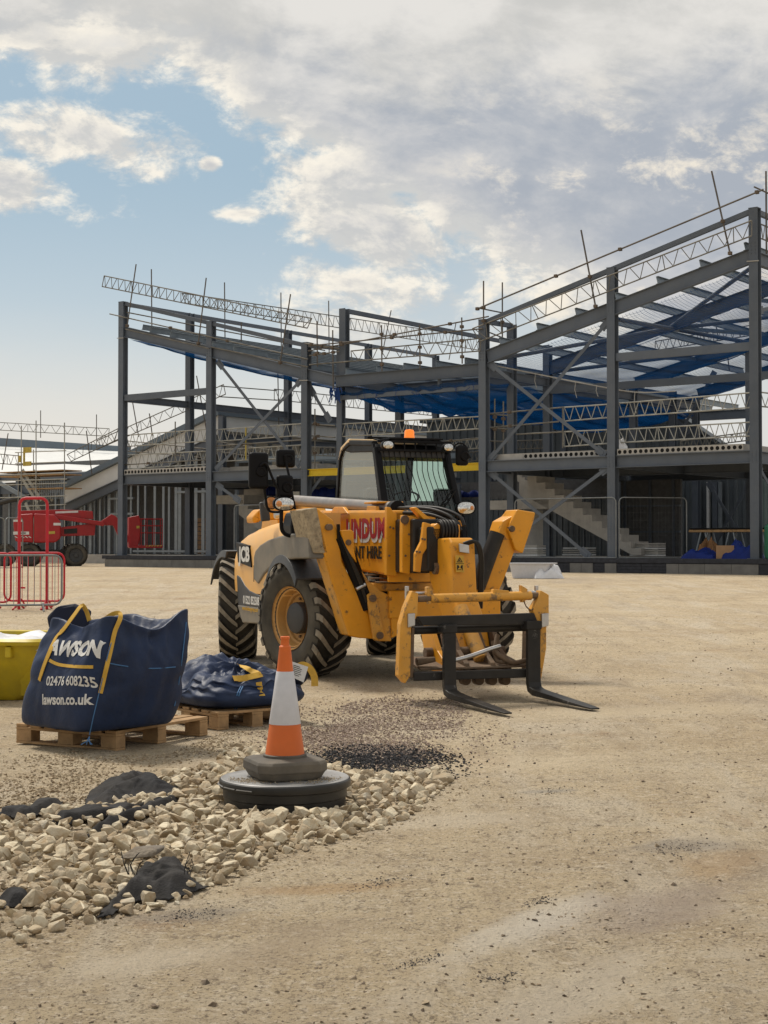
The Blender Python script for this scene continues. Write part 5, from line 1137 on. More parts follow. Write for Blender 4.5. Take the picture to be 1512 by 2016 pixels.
for pts in ([(843, 1156), (849, 1155), (855, 1164), (853, 1188), (847, 1190), (843, 1170)], [(1029, 1152), (1042, 1160), (1041, 1168), (1037, 1186), (1031, 1186)], [(975, 1160), (1005, 1163), (1006, 1170), (973, 1168)]): J(MB().prism(Lz(pts, CF), CF - .09, CF - .03, 'x'), 'tube_tab', 'yellow_worn', .005)
for x0, x1, y in ((818, 848, 1168), (1036, 1056, 1166)): a, b_ = jF(x0, y, CF - .1), jF(x1, y, CF - .1); J(MB().tube(a, b_, .014, 8), 'lock_pin', 'steel_bright', 0, 40)
for x, y0, y1 in ((801, 1154, 1180), (1056, 1153, 1172)): a, b_ = jF(x, y0, CF - .12), jF(x, y1, CF - .12); J(MB().bar(a, b_, .03, .035), 'lock_handle', 'steel_bright', .004)
J(MB().prism(Lz([(822, 1214), (1052, 1207), (1060, 1226), (1056, 1230), (832, 1232)], CF + .02), CF - .05, CF + .02, 'x'), 'carriage_beam', 'black_steel', .008)
a, b_ = jF(815, 1241, CF - .1), jF(1050, 1234, CF - .1); J(MB().tube(a, b_, .038, 14), 'fork_shaft', 'black_steel', 0, 40)
for x0, x1 in ((803, 817), (1066, 1080)): J(MB().prism(Lz([(x0, 1208), (x1, 1207), (x1, 1232), (x0, 1236)], CF + .02), CF - .08, CF + .03, 'x'), 'shaft_clamp', 'steel_bright', .008)
J(MB().prism(Lz([(815, 1324), (1042, 1317), (1042, 1334), (815, 1341)], CF), CF - .10, CF - .0, 'x'), 'carriage_lower_beam', 'black_steel', .008)
J(MB().prism([(CF - .55, .34), (CF - .08, .29), (CF - .08, .31), (CF - .55, .38)], -.80, .25, 'y'), 'carriage_floor', 'rust', .006)
mb = MB()
for k in range(4): q = jF(915 + k * 26, 1341, CF - .2); mb.tube((q.x - .05, q.y, q.z + .01), (q.x + .05, q.y, q.z + .01), .045, 14)
J(mb, 'scalloped_edge', 'rust', .006, 40)
for l in (-.55, -.36, -.10, .06): J(MB().prism([(2.42, .62), (2.62, .72), (2.85, .45), (CF - .1, .34), (CF - .1, .24), (2.6, .26)], l, l + .05, 'y'), 'hitch_plate', 'rust' if l > -.4 else 'yellow', .008)
J(MB().tube((2.72, -.62, .42), (2.72, .18, .42), .05, 14), 'hitch_pin', 'rust', 0, 40); J(MB().tube((2.5, -.17, .82), (2.9, -.13, .36), .07, 14), 'tilt_ram', 'yellow_worn', 0, 40)
J(MB().path([jF(895, 1300, CF - .1), jF(925, 1292, CF - .1), jF(965, 1278, CF - .1), jF(985, 1272, CF - .1)], .02, 8, 4), 'tilt_hose', 'steel_bright', 0, 60)
mb = MB().path([jF(980, 1250, CF - .2), jF(975, 1280, CF - .15), jF(990, 1295, CF - .1), jF(1010, 1305, CF - .1), jF(1035, 1300, CF - .1)], .024, 8, 5); mb.path([jF(970, 1262, CF - .2), jF(978, 1300, CF - .15), jF(1000, 1302, CF - .1)], .02, 8, 5); J(mb, 'hose', 'rust', 0, 60)
J(MB().path([jF(1031, 1182, CF), jF(1036, 1194, CF), jF(1045, 1201, CF), jF(1050, 1198, CF)], .006, 5, 4), 'pin_chain', 'rust', 0)
q0, q1 = jF(820, 1303, CF - .15), jF(856, 1298, CF - .15); J(MB().tube(q0, q1, .04, 10, .025), 'stop_bolt', 'rust', .006)
# forks: vertical shank and tapering blade
def fork(shank, tip):
    l0, l1 = (jF(shank[0], 1290, CF + .06).y, jF(shank[1], 1290, CF + .06).y); lm = (l0 + l1) / 2; hw = (l1 - l0) / 2
    zt = jF(shank[0], shank[2], CF + .06).z; T = loc_j(at_z(tip[0], tip[1], .022)); f0 = CF + .03; mb = MB(); secs = []
    path = [(f0 + .02, zt, hw, .024, 0, lm), (f0 + .02, .30, hw, .026, 0, lm), (f0 + .025, .16, hw, .030, .25, lm), (f0 + .05, .105, hw, .032, .8, lm), (f0 + .13, .082, hw, .030, 1.4, lm)]
    for t in (.15, .4, .7, .9, 1.0): path.append((lerp(f0 + .13, T.x, t), lerp(.08, .02, t), hw * (1 - .12 * t if t < .85 else .84 - 1.6 * (t - .85)), lerp(.028, .007, t), 1.53, lerp(lm, T.y, t)))
    for f, z, w_, th, ang, l in path:
        nx, nz = math.cos(ang), math.sin(ang)       # thickness direction turns from forwards to up
        secs.append([(f - nx * th, l - w_, z - nz * th), (f - nx * th, l + w_, z - nz * th), (f + nx * th, l + w_, z + nz * th), (f + nx * th, l - w_, z + nz * th)])
    vs = [p for s_ in secs for p in s_]; fs = [(0, 1, 2, 3), tuple(len(vs) - 4 + i for i in (3, 2, 1, 0))]
    for i in range(len(secs) - 1):
        for j in range(4): fs.append((i * 4 + j, i * 4 + (j + 1) % 4, i * 4 + 4 + (j + 1) % 4, i * 4 + 4 + j))
    mb.add(vs, fs); fk = J(mb, 'fork', 'black_steel', .006)
    J(MB().box(f0 - .09, f0 + .05, lm - hw - .012, lm + hw + .012, zt - .05, zt + .03), 'fork_hook', 'black_steel', .01, parent=fk)
fork((873, 897, 1236), (1001, 1404)); fork((1038, 1063, 1229), (1173, 1395))
# cab
CL0, CL1, CFr, CBk = .06, .94, -.30, -1.95
side = Fz([(667, 990), (672, 905), (678, 884), (692, 872), (738, 873), (752, 990)], CL0)
def ring(poly, k):                               # a frame of bars round a polygon in F,z at L = k
    mb = MB()
    for i in range(len(poly)): a, b_ = poly[i], poly[(i + 1) % len(poly)]; mb.bar((a[0], k, a[1]), (b_[0], k, b_[1]), .07, .06)
    return mb
J(ring(side, CL0), 'cab_frame', 'black', .012); J(ring(side, CL1), 'cab_frame', 'black', .012)
mb = MB(); mb.add([(p[0], CL0 - .01, p[1]) for p in side], [tuple(range(6))]); J(mb, 'side_window', 'glass_side', 0)
mb = MB(); mb.add([(p[0], CL1 + .01, p[1]) for p in side], [tuple(range(6))]); J(mb, 'side_window', 'glass_front', 0)
fr, ft = side[5], side[4]; bk = side[0]
zb0 = side[5][1]
mb = MB(); mb.add([(fr[0] + .22, CL0 + .02, 1.62), (fr[0] + .22, CL1 + .02, 1.62), (ft[0] + .03, CL1 - .04, 2.52), (ft[0] + .03, CL0, 2.52)], [(0, 1, 2, 3)]); J(mb, 'windscreen', 'glass_front', 0)
for l0, l1 in ((CL0, CL0), (CL1 + .03, CL1 - .04)): J(MB().bar((fr[0] + .24, l0, 1.45), (ft[0] + .05, l1, 2.53), .08, .09), 'cab_pillar', 'black', .015)
mb = MB(); mb.box(CBk - .3, CFr + .1, CL0 - .03, CL1 + .03, 1.15, 1.60); J(mb, 'cab_base', 'black', .02)
mb = MB(); mb.prism([(side[2][0], side[2][1] - .02), (side[3][0], side[3][1] - .01), (ft[0] + .05, 2.57), (ft[0] + .12, 2.50), (ft[0] - .0, 2.48), (side[3][0], 2.52)], CL0 - .02, CL1 + .02, 'y'); J(mb, 'cab_roof', 'black', .015)
J(MB().prism([(side[1][0] - .03, side[1][1]), (side[2][0] - .05, side[2][1] + .02), (side[3][0] - .02, side[3][1] + .05), (side[3][0] + .02, side[3][1] + .045), (side[3][0] + .0, side[3][1] + .0), (side[2][0] + .03, side[2][1] - .01), (side[1][0] + .02, side[1][1])], CL0 - .035, CL1 + .05, 'y'), 'roof_cowl', 'cowl', .012)
gf = ft[0] + .14
mb = MB(); mb.bar((gf, CL0 - .02, 2.60), (gf, CL1 + .0, 2.60), .03, .03); mb.bar((gf - .35, CL0 - .02, 2.66), (gf - .35, CL1, 2.66), .03, .03); mb.bar((gf, CL0, 2.5), (gf, CL1, 2.5), .025, .025)
mb.box(gf - .32, gf + .02, CL0 + .12, CL1 - .1, 2.625, 2.645)
for k in range(7): l = lerp(CL0 + .05, CL1 - .05, k / 6); mb.bar((gf - .4, l, 2.66), (gf, l, 2.60), .016, .016); mb.bar((gf, l, 2.60), (gf, l, 2.5), .016, .016)
J(mb, 'roof_guard', 'black', .003)
mb = MB(); nb = 13
for k in range(nb):
    l = lerp(CL0 + .06, CL1 - .04, k / (nb - 1)); mb.path([(gf - .02, l, 2.50), (gf + .03, l, 2.36), (gf + .05, l + .01, 2.2), (fr[0] + .30, l + .05, 1.70), (fr[0] + .33, l + .06, 1.50)], .005, 6, 3)
J(mb, 'windscreen_bars', 'black', 0, 60)
J(MB().box(gf - .06, gf - .02, CL0 + .02, CL1 - .06, 2.42, 2.50), 'sun_visor', 'plastic_grey', .01)
# inside the cab
J(MB().prism([(-1.7, 1.6), (-1.15, 1.6), (-1.1, 1.72), (-1.5, 1.74), (-1.62, 2.12), (-1.78, 2.12)], .34, .66, 'y'), 'seat', 'black', .05)
J(MB().prism([(-.75, 1.5), (-.5, 1.5), (-.45, 1.82), (-.7, 1.85)], .2, .85, 'y'), 'dashboard', 'plastic_grey', .03)
mtx = Matrix.Translation((-.82, .5, 1.95)) @ Matrix.Rotation(R(-28), 4, 'Y'); J(MB().lathe([(.17, 0), (.185, .013), (.20, 0), (.185, -.013)], 24, mtx, closed=True), 'steering_wheel', 'black', 0, 60)
J(MB().bar((-.7, .5, 1.75), (-.82, .5, 1.95), .05, .05), 'steering_column', 'black', .01)
for px0, py0, px1, py1 in ((858, 1012, 892, 962), (866, 1012, 896, 966)): a, b_ = jF(px0, py0, fr[0] + .26), jF(px1, py1, fr[0] + .2); J(MB().tube(a, b_, .009, 6), 'wiper', 'black', 0)
# beacon and lamps
q = jL(806, 866, .45); q = Vector((gf - .16, .45, 2.645)); q.y = jF(806, 860, gf - .16).y
bc = J(MB().lathe([(.062, 0), (.062, .02), (.058, .03), (.056, .085), (.045, .105), (0, .112)], 20, Matrix.Translation(q)), 'beacon', 'beacon', 0, 50)
def lamp(px, py, f, rx, rz_, ln='lens', nm='work_lamp', sgn=1):
    c = jF(px, py, f); mb = MB(); n = 22
    for k, (s_, d) in enumerate(((1.0, -.08), (1.12, -.03), (1.12, .015))): pass
    prof = [(.6, -.09), (1.05, -.06), (1.15, -.01), (1.15, .02), (1.0, .022)]
    vs = []; 
    for s_, d in prof:
        for i in range(n): a = 2 * math.pi * i / n; e = .82; ca, sa = math.cos(a), math.sin(a); vs.append((c.x + d, c.y + math.copysign(abs(ca) ** e, ca) * rx * s_, c.z + math.copysign(abs(sa) ** e, sa) * rz_ * s_))
    fs = [(j * n + i, j * n + (i + 1) % n, (j + 1) * n + (i + 1) % n, (j + 1) * n + i) for j in range(len(prof) - 1) for i in range(n)] + [tuple(range(n)), tuple((len(prof) - 1) * n + i for i in range(n))[::-1]]
    mb.add(vs, fs); h = J(mb, nm, 'black', 0, 45)
    mb = MB(); vs = [(c.x + .045, c.y, c.z)] + [(c.x + .024, c.y + math.copysign(abs(math.cos(2 * math.pi * i / n)) ** .82, math.cos(2 * math.pi * i / n)) * rx * .97, c.z + math.copysign(abs(math.sin(2 * math.pi * i / n)) ** .82, math.sin(2 * math.pi * i / n)) * rz_ * .97) for i in range(n)]
    mb.add(vs, [(0, 1 + i, 1 + (i + 1) % n) for i in range(n)]); J(mb, 'lens', ln, 0, 60, parent=h); return h, c
lamp(763, 876, -.12, .062, .042); lamp(882, 881, -.12, .055, .040)
h, c = lamp(559, 992, .30, .105, .066, nm='headlamp')
J(MB().lathe([(.034, 0), (.03, .012), (0, .016)], 14, Matrix.Translation((c.x + .03, c.y - .062, c.z)) @ Matrix.Rotation(R(90), 4, 'Y')), 'indicator', 'amber_lens', 0, 50, parent=h)
h, c = lamp(916, 1000, -.05, .105, .068, nm='headlamp'); J(MB().lathe([(.026, 0), (.02, .010), (0, .012)], 14, Matrix.Translation((c.x + .03, c.y + .068, c.z)) @ Matrix.Rotation(R(90), 4, 'Y')), 'indicator', 'amber_lens', 0, 50, parent=h)
h, c = lamp(533, 990, .0, .06, .062, 'amber_lens', 'side_light')
J(MB().path([jF(554, 1004, .28), jF(554, 1036, .28), jF(558, 1048, .28), jF(568, 1054, .28), jF(598, 1060, .28)], .022, 10, 4), 'lamp_bracket', 'black', 0, 60)
J(MB().path([jF(902, 1035, -.1), jF(898, 1024, -.1), jF(903, 1012, -.1)], .018, 8, 3), 'lamp_bracket', 'black', 0, 60)
J(MB().tube(jF(907, 1012, -.1), jF(908, 1065, -.1), .006, 6), 'lamp_stay', 'steel_bright', 0)
def mirror(x0, x1, y0, y1, f):
    a, b_ = jF(x0, y0, f), jF(x1, y1, f); mb = MB(); mb.box(f - .05, f + .03, a.y, b_.y, b_.z, a.z)
    o = J(mb, 'mirror', 'black', .035, 0, seg=4); mm = MB().box(f - .056, f - .05, a.y + .03, b_.y - .03, b_.z + .03, a.z - .03); J(mm, 'mirror_glass', 'lens', 0, parent=o)
    c = (a + b_) / 2; mb = MB(); mb.lathe([(.06, 0), (.05, .02), (.035, .02), (.03, .012), (0, .012)], 16, Matrix.Translation((f + .03, c.y + .02, c.z - .01)) @ Matrix.Rotation(R(90), 4, 'Y')); J(mb, 'mirror_socket', 'black', 0, 40, parent=o)
    return o
mirror(490, 528, 890, 963, .22); mirror(544, 581, 884, 921, .10); mirror(544, 577, 935, 980, .22); mirror(898, 922, 876, 917, -.1)
J(MB().path([jF(512, 918, .27), jF(520, 912, .27), jF(527, 918, .27), jF(536, 940, .26), jF(546, 962, .26), jF(550, 980, .25)], .014, 8, 4), 'mirror_arm', 'black', 0, 60)
J(MB().path([jF(561, 896, .15), jF(564, 915, .15), jF(570, 942, .2), jF(576, 978, .2), jF(583, 1010, .2)], .014, 8, 4), 'mirror_arm', 'black', 0, 60)
J(MB().path([jF(520, 960, .22), jF(523, 980, .2), jF(526, 998, .2), jF(533, 1007, .2), jF(552, 1008, .25)], .014, 8, 4), 'mirror_arm', 'black', 0, 60)
J(MB().path([jF(893, 881, -.12), jF(900, 873, -.1), jF(912, 874, -.1), jF(918, 882, -.08), jF(926, 902, -.1)], .010, 8, 4), 'mirror_arm', 'black', 0, 60)
a, b_ = jF(519, 988, -.6), jF(523, 1026, -.6); J(MB().bar(a, b_, .10, .07), 'exhaust_stack', 'plastic_grey', .015)
J(MB().prism(Lz([(578, 1010), (588, 1006), (596, 1030), (601, 1060), (574, 1056), (573, 1035)], .1), -.25, .1, 'x'), 'air_intake', 'black', .03)
for pts in ([(497, 1018), (510, 1003), (512, 1028), (499, 1030)], [(509, 1003), (530, 1001), (556, 1002), (556, 1022), (510, 1026)]): J(MB().prism(Lz(pts, -1.6), -1.9, -1.6, 'x'), 'rear_housing', 'yellow', .02)
J(MB().tube(jF(540, 1015, -.9), jF(556, 1013, -.9), .04, 10), 'filler_cap', 'steel_bright', .006)
# ------------------------------------------------------------------ chamber, cone
LZ = .18
CH = thing('inspection_chamber', 'round black plastic chamber top rising from the pale rocks, under the cone', 'manhole', (MH.x, MH.y, 0))
MB().lathe([(.325, -.05), (.325, .08), (.332, .085), (.332, .135), (.325, .14)], 56).build('riser', 'chamber', CH, smooth=35)
MB().lathe([(.336, .128), (.350, .134), (.353, .158), (.350, .172), (.343, .178)], 64, caps=False).build('lid_rim', 'chamber', CH, smooth=35)
MB().lathe([(.343, .1775), (.338, .180), (.330, .176), (.30, .174), (.296, .178), (.0, .180)], 64, caps=False).build('lid', 'lid', CH, smooth=35)
mb = MB()
for k in range(5): a = -1.9 + k * .33; mb.box(-.05, .05, -.004, .004, .148, .152, Matrix.Rotation(a, 4, 'Z') @ Matrix.Translation((0, 0, 0)) @ Matrix.Translation((0, -.353, 0)))
mb.build('moulded_mark', 'lid', CH)
chips = []
for _ in range(900):
    cx, cy, s_ = random.choice(((-.22, -.10, .06), (.13, -.17, .07), (.22, -.08, .05), (-.15, -.15, .05)))
    x, y = random.gauss(cx, s_), random.gauss(cy, s_ * .8)
    if x * x + y * y < .31 ** 2: r = random.uniform(.0015, .005); chips.append((MH.x + x, MH.y + y, LZ + r * .3, r))
scatter('stone_dust', chips, 'gravel_tan', 'pale stone dust spilled on the chamber lid', 'grit', 6, 8)
CN = thing('traffic_cone', 'orange and white traffic cone with black rubber base on the chamber lid', 'traffic cone', (MH.x, MH.y - .02, LZ), R(22)); CN.scale = (1, 1, 1)
def chamf(hw, hd, c, z): return [(-hw + c, -hd, z), (hw - c, -hd, z), (hw, -hd + c, z), (hw, hd - c, z), (hw - c, hd, z), (-hw + c, hd, z), (-hw, hd - c, z), (-hw, -hd + c, z)]
def loft(secs):
    n = len(secs[0]); vs = [p for s_ in secs for p in s_]; fs = [tuple(range(n))[::-1], tuple((len(secs) - 1) * n + i for i in range(n))]
    for i in range(len(secs) - 1): fs += [(i * n + j, i * n + (j + 1) % n, (i + 1) * n + (j + 1) % n, (i + 1) * n + j) for j in range(n)]
    return MB().add(vs, fs)
loft([chamf(.165, .165, .06, .002), chamf(.172, .172, .06, .012), chamf(.186, .186, .06, .040), chamf(.193, .193, .06, .046), chamf(.193, .193, .06, .086), chamf(.184, .184, .06, .102), chamf(.12, .12, .05, .110)]).build('base', 'cone_base', CN, bevel=.005)
mb = MB(); rnd = lambda h: .107 - (.107 - .026) * (h - .11) / (.70 - .11)
MB().lathe([(.116, .105), (.116, .122), (.108, .126)], 40).build('collar', 'cone_base', CN, smooth=40)
MB().lathe([(rnd(.11), .11), (rnd(.285), .285)], 48).build('lower_cone', 'orange', CN, smooth=60)
MB().lathe([(rnd(.285) + .0015, .285), (rnd(.285) + .0025, .288), (rnd(.565) + .0025, .562), (rnd(.565) + .0012, .565)], 48).build('reflective_sleeve', 'sleeve', CN, smooth=60)
MB().lathe([(rnd(.565), .565), (.031, .69), (.032, .694), (.029, .70), (.0235, .703), (.0225, .735), (.026, .74), (.025, .75), (.018, .752), (.014, .74), (0, .74)], 40).build('upper_cone', 'orange', CN, smooth=40)

# ------------------------------------------------------------------ pallets and bags
def pallet(label, loc, rz, w_=1.0, d_=1.1):
    o = thing('pallet', label, 'pallet', loc, rz, 'wooden pallets under the bulk bags'); rd = random.Random(int(loc[0] * 100))
    for k in range(7): x = -w_ / 2 + k * (w_ - .1) / 6; j = rd.uniform(-.012, .012); MB().box(x, x + .10, -d_ / 2 + j, d_ / 2 + j, .118, .138).build('deck_board', 'wood', o, bevel=.003)
    for y in (-d_ / 2, -.07, d_ / 2 - .1):
        MB().box(-w_ / 2, w_ / 2, y, y + .1, .0, .018).build('base_board', 'wood', o, bevel=.003); MB().box(-w_ / 2, w_ / 2, y, y + .1, .098, .117).build('stringer_board', 'wood', o, bevel=.003)
        for x in (-w_ / 2, -.07, w_ / 2 - .14): MB().box(x, x + .14, y + .002, y + .098, .0185, .0975).build('block', 'wood', o, bevel=.003)
    return o
PR1 = R(-30)
c_ = Vector((-1.84, 10.58, 0)) - Vector((math.cos(PR1), math.sin(PR1), 0)) * .46 + Vector((-math.sin(PR1), math.cos(PR1), 0)) * .53
pallet('wooden pallet under the tall full navy bag', (c_.x, c_.y, .005), PR1, .92, 1.05)
PR2 = R(-53); c_ = Vector((-1.27, 11.78, 0)) - Vector((math.cos(PR2), math.sin(PR2), 0)) * .50 + Vector((-math.sin(PR2), math.cos(PR2), 0)) * .38
pallet('wooden pallet under the slumped low navy bag', (c_.x, c_.y, .005), PR2, 1.0, .76)
def bag_mesh(name, root, a_fn, z_fn, shift, corner_amp, inner, nse=.012, nph=96, seed=0, sexp=None, peaks=None, ridge=0.0):
    """a soft square bag: rings of rounded squares with bulge, creases, standing corners and a slumped open top"""
    n = nph; secs = []; T = [i / 26 for i in range(27)]
    def rr(ph, e):
        c, s = abs(math.cos(ph)), abs(math.sin(ph)); return (c ** e + s ** e) ** (-1 / e)
    def pk(ph): return sum(h * math.exp(-((math.atan2(math.sin(ph - p), math.cos(ph - p))) / w_) ** 2) for p, h, w_ in peaks)
    for t in T:
        row = []
        for i in range(n):
            ph = 2 * math.pi * i / n; e = sexp(t); a = a_fn(t); sx, sy = shift(t)
            r = a * rr(ph, e); nz = noise.noise((math.cos(ph) * 3 + seed, math.sin(ph) * 3, t * 2.2)) * .6 + noise.noise((math.cos(ph) * 9 + seed, math.sin(ph) * 9, t * 2.6)) * .55
            z = z_fn(t) + pk(ph) * t ** 3
            cr = -abs(noise.noise((ph * 3.0 + seed, t * 5 + ph, 2.0))) * ridge * sm(t, .35, .8)
            r += nse * nz * (0.5 + 1.2 * t) + cr; row.append((r * math.cos(ph) + sx, r * math.sin(ph) + sy, z))
        secs.append(row)
    top = secs[-1]; cx = sum(p[0] for p in top) / n; cy = sum(p[1] for p in top) / n
    for k, (s_, dz) in enumerate(inner):
        row = []
        for i, p in enumerate(top):
            q = noise.noise((p[0] * 5 + seed, p[1] * 5, k * .7)) * .05 + noise.noise((p[0] * 11 + seed, p[1] * 11, k * .5)) * .03
            row.append((cx + (p[0] - cx) * s_, cy + (p[1] - cy) * s_, lerp(p[2], z_fn(1), min(1, k / 3)) + dz + q * min(1, k / 2 + .3)))
        secs.append(row)
    mb = loft(secs); o = mb.build(name, 'bag', root, smooth=70)
    md = o.modifiers.new('sub', 'SUBSURF'); md.levels = md.render_levels = 1
    return o
def world_bvh(o):
    bpy.context.view_layer.update(); mw = o.matrix_world; me = o.data
    return BVHTree.FromPolygons([mw @ v.co for v in me.vertices], [tuple(p.vertices) for p in me.polygons])
def hit(bvh, px, py, lift=.006):
    h = bvh.ray_cast(CP, px_ray(px, py).normalized())
    return (h[0] + h[1] * lift, h[1]) if h[0] is not None else (None, None)
def ribbon(name, m, root, pts, width, thick=.004, side=None):
    """strap along world points; side = width direction, or taken from the surface normal"""
    inv = root.matrix_world.inverted(); P_ = [p for p, _ in pts]; dn = catmull(P_, 5); k = len(dn); vs = []
    nr = [q for _, q in pts]
    for i, p in enumerate(dn):
        d = (dn[min(i + 1, k - 1)] - dn[max(i - 1, 0)]).normalized(); nn_ = nr[min(int(i / 5 + .5), len(nr) - 1)]
        s_ = d.cross(nn_).normalized() * width / 2; t = nn_ * thick
        vs += [inv @ (p - s_), inv @ (p + s_), inv @ (p + s_ + t), inv @ (p - s_ + t)]
    fs = [(0, 1, 2, 3), tuple(4 * k - 4 + i for i in (3, 2, 1, 0))]
    for i in range(k - 1): fs += [(i * 4 + j, i * 4 + (j + 1) % 4, i * 4 + 4 + (j + 1) % 4, i * 4 + 4 + j) for j in range(4)]
    return MB().add(vs, fs).build(name, m, root, smooth=40)
BR = R(-43.8); BG = thing('bulk_bag', 'tall full navy blue bulk bag with white lettering and yellow straps on a pallet', 'bulk bag', (-1.98, 10.87, .145), BR)
wx = Vector((math.cos(-BR), math.sin(-BR)))     # world +X in bag axes
big = bag_mesh('bag_body', BG, lambda t: .40 + .05 * math.sin(math.pi * min(1, t * 1.15)) - .03 * sm(t, .75, 1) - (.012 * (1 - sm(t, 0, .08))), lambda t: .74 * t ** .96, lambda t: (wx.x * (.17 * t - .05), wx.y * (.17 * t - .05)), 0, [(.93, .0), (.80, -.07), (.55, -.10), (.25, -.09), (.02, -.08)],
               nse=.020, seed=3, sexp=lambda t: 3.6 + 7.0 * min(1, abs(t - .42) * 1.9), peaks=[(R(45), .09, .34), (R(-45), .06, .28), (R(-135), .03, .3), (R(135), .03, .4), (R(5), -.05, .38), (R(-85), -.03, .3)], ridge=.055)
BGV = world_bvh(big)
def face_text(body, size, px, py, m, bold, sx=1.0, shear=0.0):
    p, q = hit(BGV, px, py); u_ = (hit(BGV, px + 30, py)[0] - hit(BGV, px - 30, py)[0]).normalized(); v_ = (hit(BGV, px, py - 22)[0] - hit(BGV, px, py + 22)[0]).normalized()
    v_ = (v_ - u_ * v_.dot(u_)).normalized(); o = letters('bag_lettering', body, size, m, BG, p, u_, v_, bold=bold, sx=sx, shear=shear, bvh=BGV, off=.004)
    inv = BG.matrix_world.inverted(); o.data.transform(inv); return o
face_text('AWSON', .145, 150, 1279, 'white_letter', .007, 1.0, .12); face_text('02476 608235', .088, 132, 1341, 'white_letter', .002, .92); face_text('lawson.co.uk', .098, 124, 1378, 'white_letter', .003, .95)
pts = [hit(BGV, x, y, .005) for x, y in ((98, 1300), (115, 1308), (140, 1312), (165, 1313), (184, 1313))]; ribbon('printed_line', 'strap', BG, pts, .022, .001)
def strap(root, bvh, pix, loop=(), width=.036):
    pts = [hit(bvh, x, y) for x, y in pix]; pts = [q for q in pts if q[0] is not None]; n0 = pts[-1][1]
    base = pts[-1][0]; dd = CP - base
    for dx, dz, dy in loop: pts.append((base + Vector((dx, dy, dz)), n0))
    return ribbon('lifting_strap', 'strap', root, pts, width)
strap(BG, BGV, [(79, 1340), (88, 1312), (100, 1282), (112, 1256), (128, 1238)], [(.07, .10, .02), (.11, .155, .05), (.14, .12, .06), (.165, .05, .05)])
strap(BG, BGV, [(197, 1365), (203, 1340), (211, 1308), (219, 1272), (226, 1242)], [(.03, .08, .02), (.02, .115, .06), (-.03, .11, .09), (-.08, .08, .09)], .03)
for pix in (([(x, y) for x, y in ((176, 1446), (184, 1410), (193, 1372), (203, 1330), (212, 1290), (222, 1255))]), ([(366, 1225), (360, 1280), (352, 1340), (343, 1390), (333, 1428)]), ([(216, 1306), (250, 1312), (300, 1316), (345, 1313)])):
    pp = [hit(BGV, x, y, .003)[0] for x, y in pix]; pp = [p for p in pp if p is not None]; inv = BG.matrix_world.inverted()
    MB().path([inv @ p for p in pp], .004, 5, 4).build('seam', 'stitch', BG)
mb = MB(); inv = BG.matrix_world.inverted()
fl = [Vector((-2.40, 10.93, .91)), Vector((-2.33, 10.96, .985)), Vector((-2.22, 11.0, 1.00)), Vector((-2.10, 11.0, .95)), Vector((-2.12, 10.92, .80)), Vector((-2.30, 10.86, .76)), Vector((-2.38, 10.9, .84))]
mb.add([inv @ p for p in fl] + [inv @ (p + Vector((.01, .06, 0))) for p in fl], [tuple(range(7)), tuple(range(13, 6, -1))] + [(i, i + 7, (i + 1) % 7 + 7, (i + 1) % 7) for i in range(7)]); mb.build('top_flap', 'bag_inner', BG, bevel=.02)
for px, py in ((176, 1450),):
    p = at_z(px, py, .15); mb = MB()
    for k in range(4): mb.path([inv @ p, inv @ (p + Vector((random.uniform(-.02, .02), -.02, -.02))), inv @ (p + Vector((random.uniform(-.05, .03), -.03, -.05)))], .003, 4)
    mb.build('loose_thread', 'stitch', BG)
# the slumped one
SR = R(-53); SB = thing('bulk_bag', 'slumped low navy blue bulk bag with crumpled top behind the orange cone', 'bulk bag', (-1.20, 12.40, .145), SR); SB.scale = (1.04, 1.04, .78)
low = bag_mesh('bag_body', SB, lambda t: .40 + .06 * math.sin(math.pi * min(1, t * 1.1)) - .06 * (1 - sm(t, 0, .15)), lambda t: .25 * t, lambda t: (0, 0), 0, [(.95, .01), (.88, .03), (.81, .04), (.74, .05), (.67, .05), (.6, .06), (.53, .06), (.46, .07), (.38, .06), (.3, .05), (.22, .05), (.12, .04), (.02, .02)], nse=.022, seed=11,
               sexp=lambda t: 4.0, peaks=[(R(-135), .03, .3), (R(-45), .02, .3), (R(180), .06, .5)], ridge=.05)
bm = bmesh.new(); bm.from_mesh(low.data)
for v in bm.verts:
    if v.co.z > .12:
        k = sm(v.co.z, .12, .25); x, y = v.co.x, v.co.y
        f = noise.noise((x * 3.2, y * 3.2, 1)) * .09 + (.5 - abs(noise.noise((x * 6 + y * 3, y * 4, 5)))) * .17 - .06 + (.5 - abs(noise.noise((x * 11, y * 7 - x * 6, 9)))) * .07
        b_ = .15 * math.exp(-(((x + .22) / .26) ** 2 + ((y + .02) / .28) ** 2)) + .04 * math.exp(-(((x - .2) / .2) ** 2 + ((y - .15) / .2) ** 2))
        v.co.z += k * (f + b_ - .01); v.co.x += k * .05 * noise.noise((x * 6, y * 6, 7))
bm.to_mesh(low.data); bm.free(); SBV = world_bvh(low)
def strap2(pix, lift=.016, width=.05):
    pts = [hit(SBV, x, y, lift) for x, y in pix]; pts = [q for q in pts if q[0] is not None]
    if len(pts) > 2: ribbon('lifting_strap', 'strap', SB, pts, width)
strap2([(470, 1310), (485, 1318), (500, 1326), (512, 1330)]); strap2([(512, 1330), (495, 1334), (475, 1337), (458, 1338)]); strap2([(508, 1345), (511, 1355), (515, 1366)], width=.05)
pp = [hit(SBV, x, y, .004)[0] for x, y in ((463, 1418), (464, 1395), (468, 1370), (476, 1352))]; pp = [p for p in pp if p is not None]; inv = SB.matrix_world.inverted()
for dx in (-.008, .008): MB().path([inv @ (p + Vector((dx, 0, 0))) for p in pp], .005, 5, 4).build('seam', 'stitch', SB)
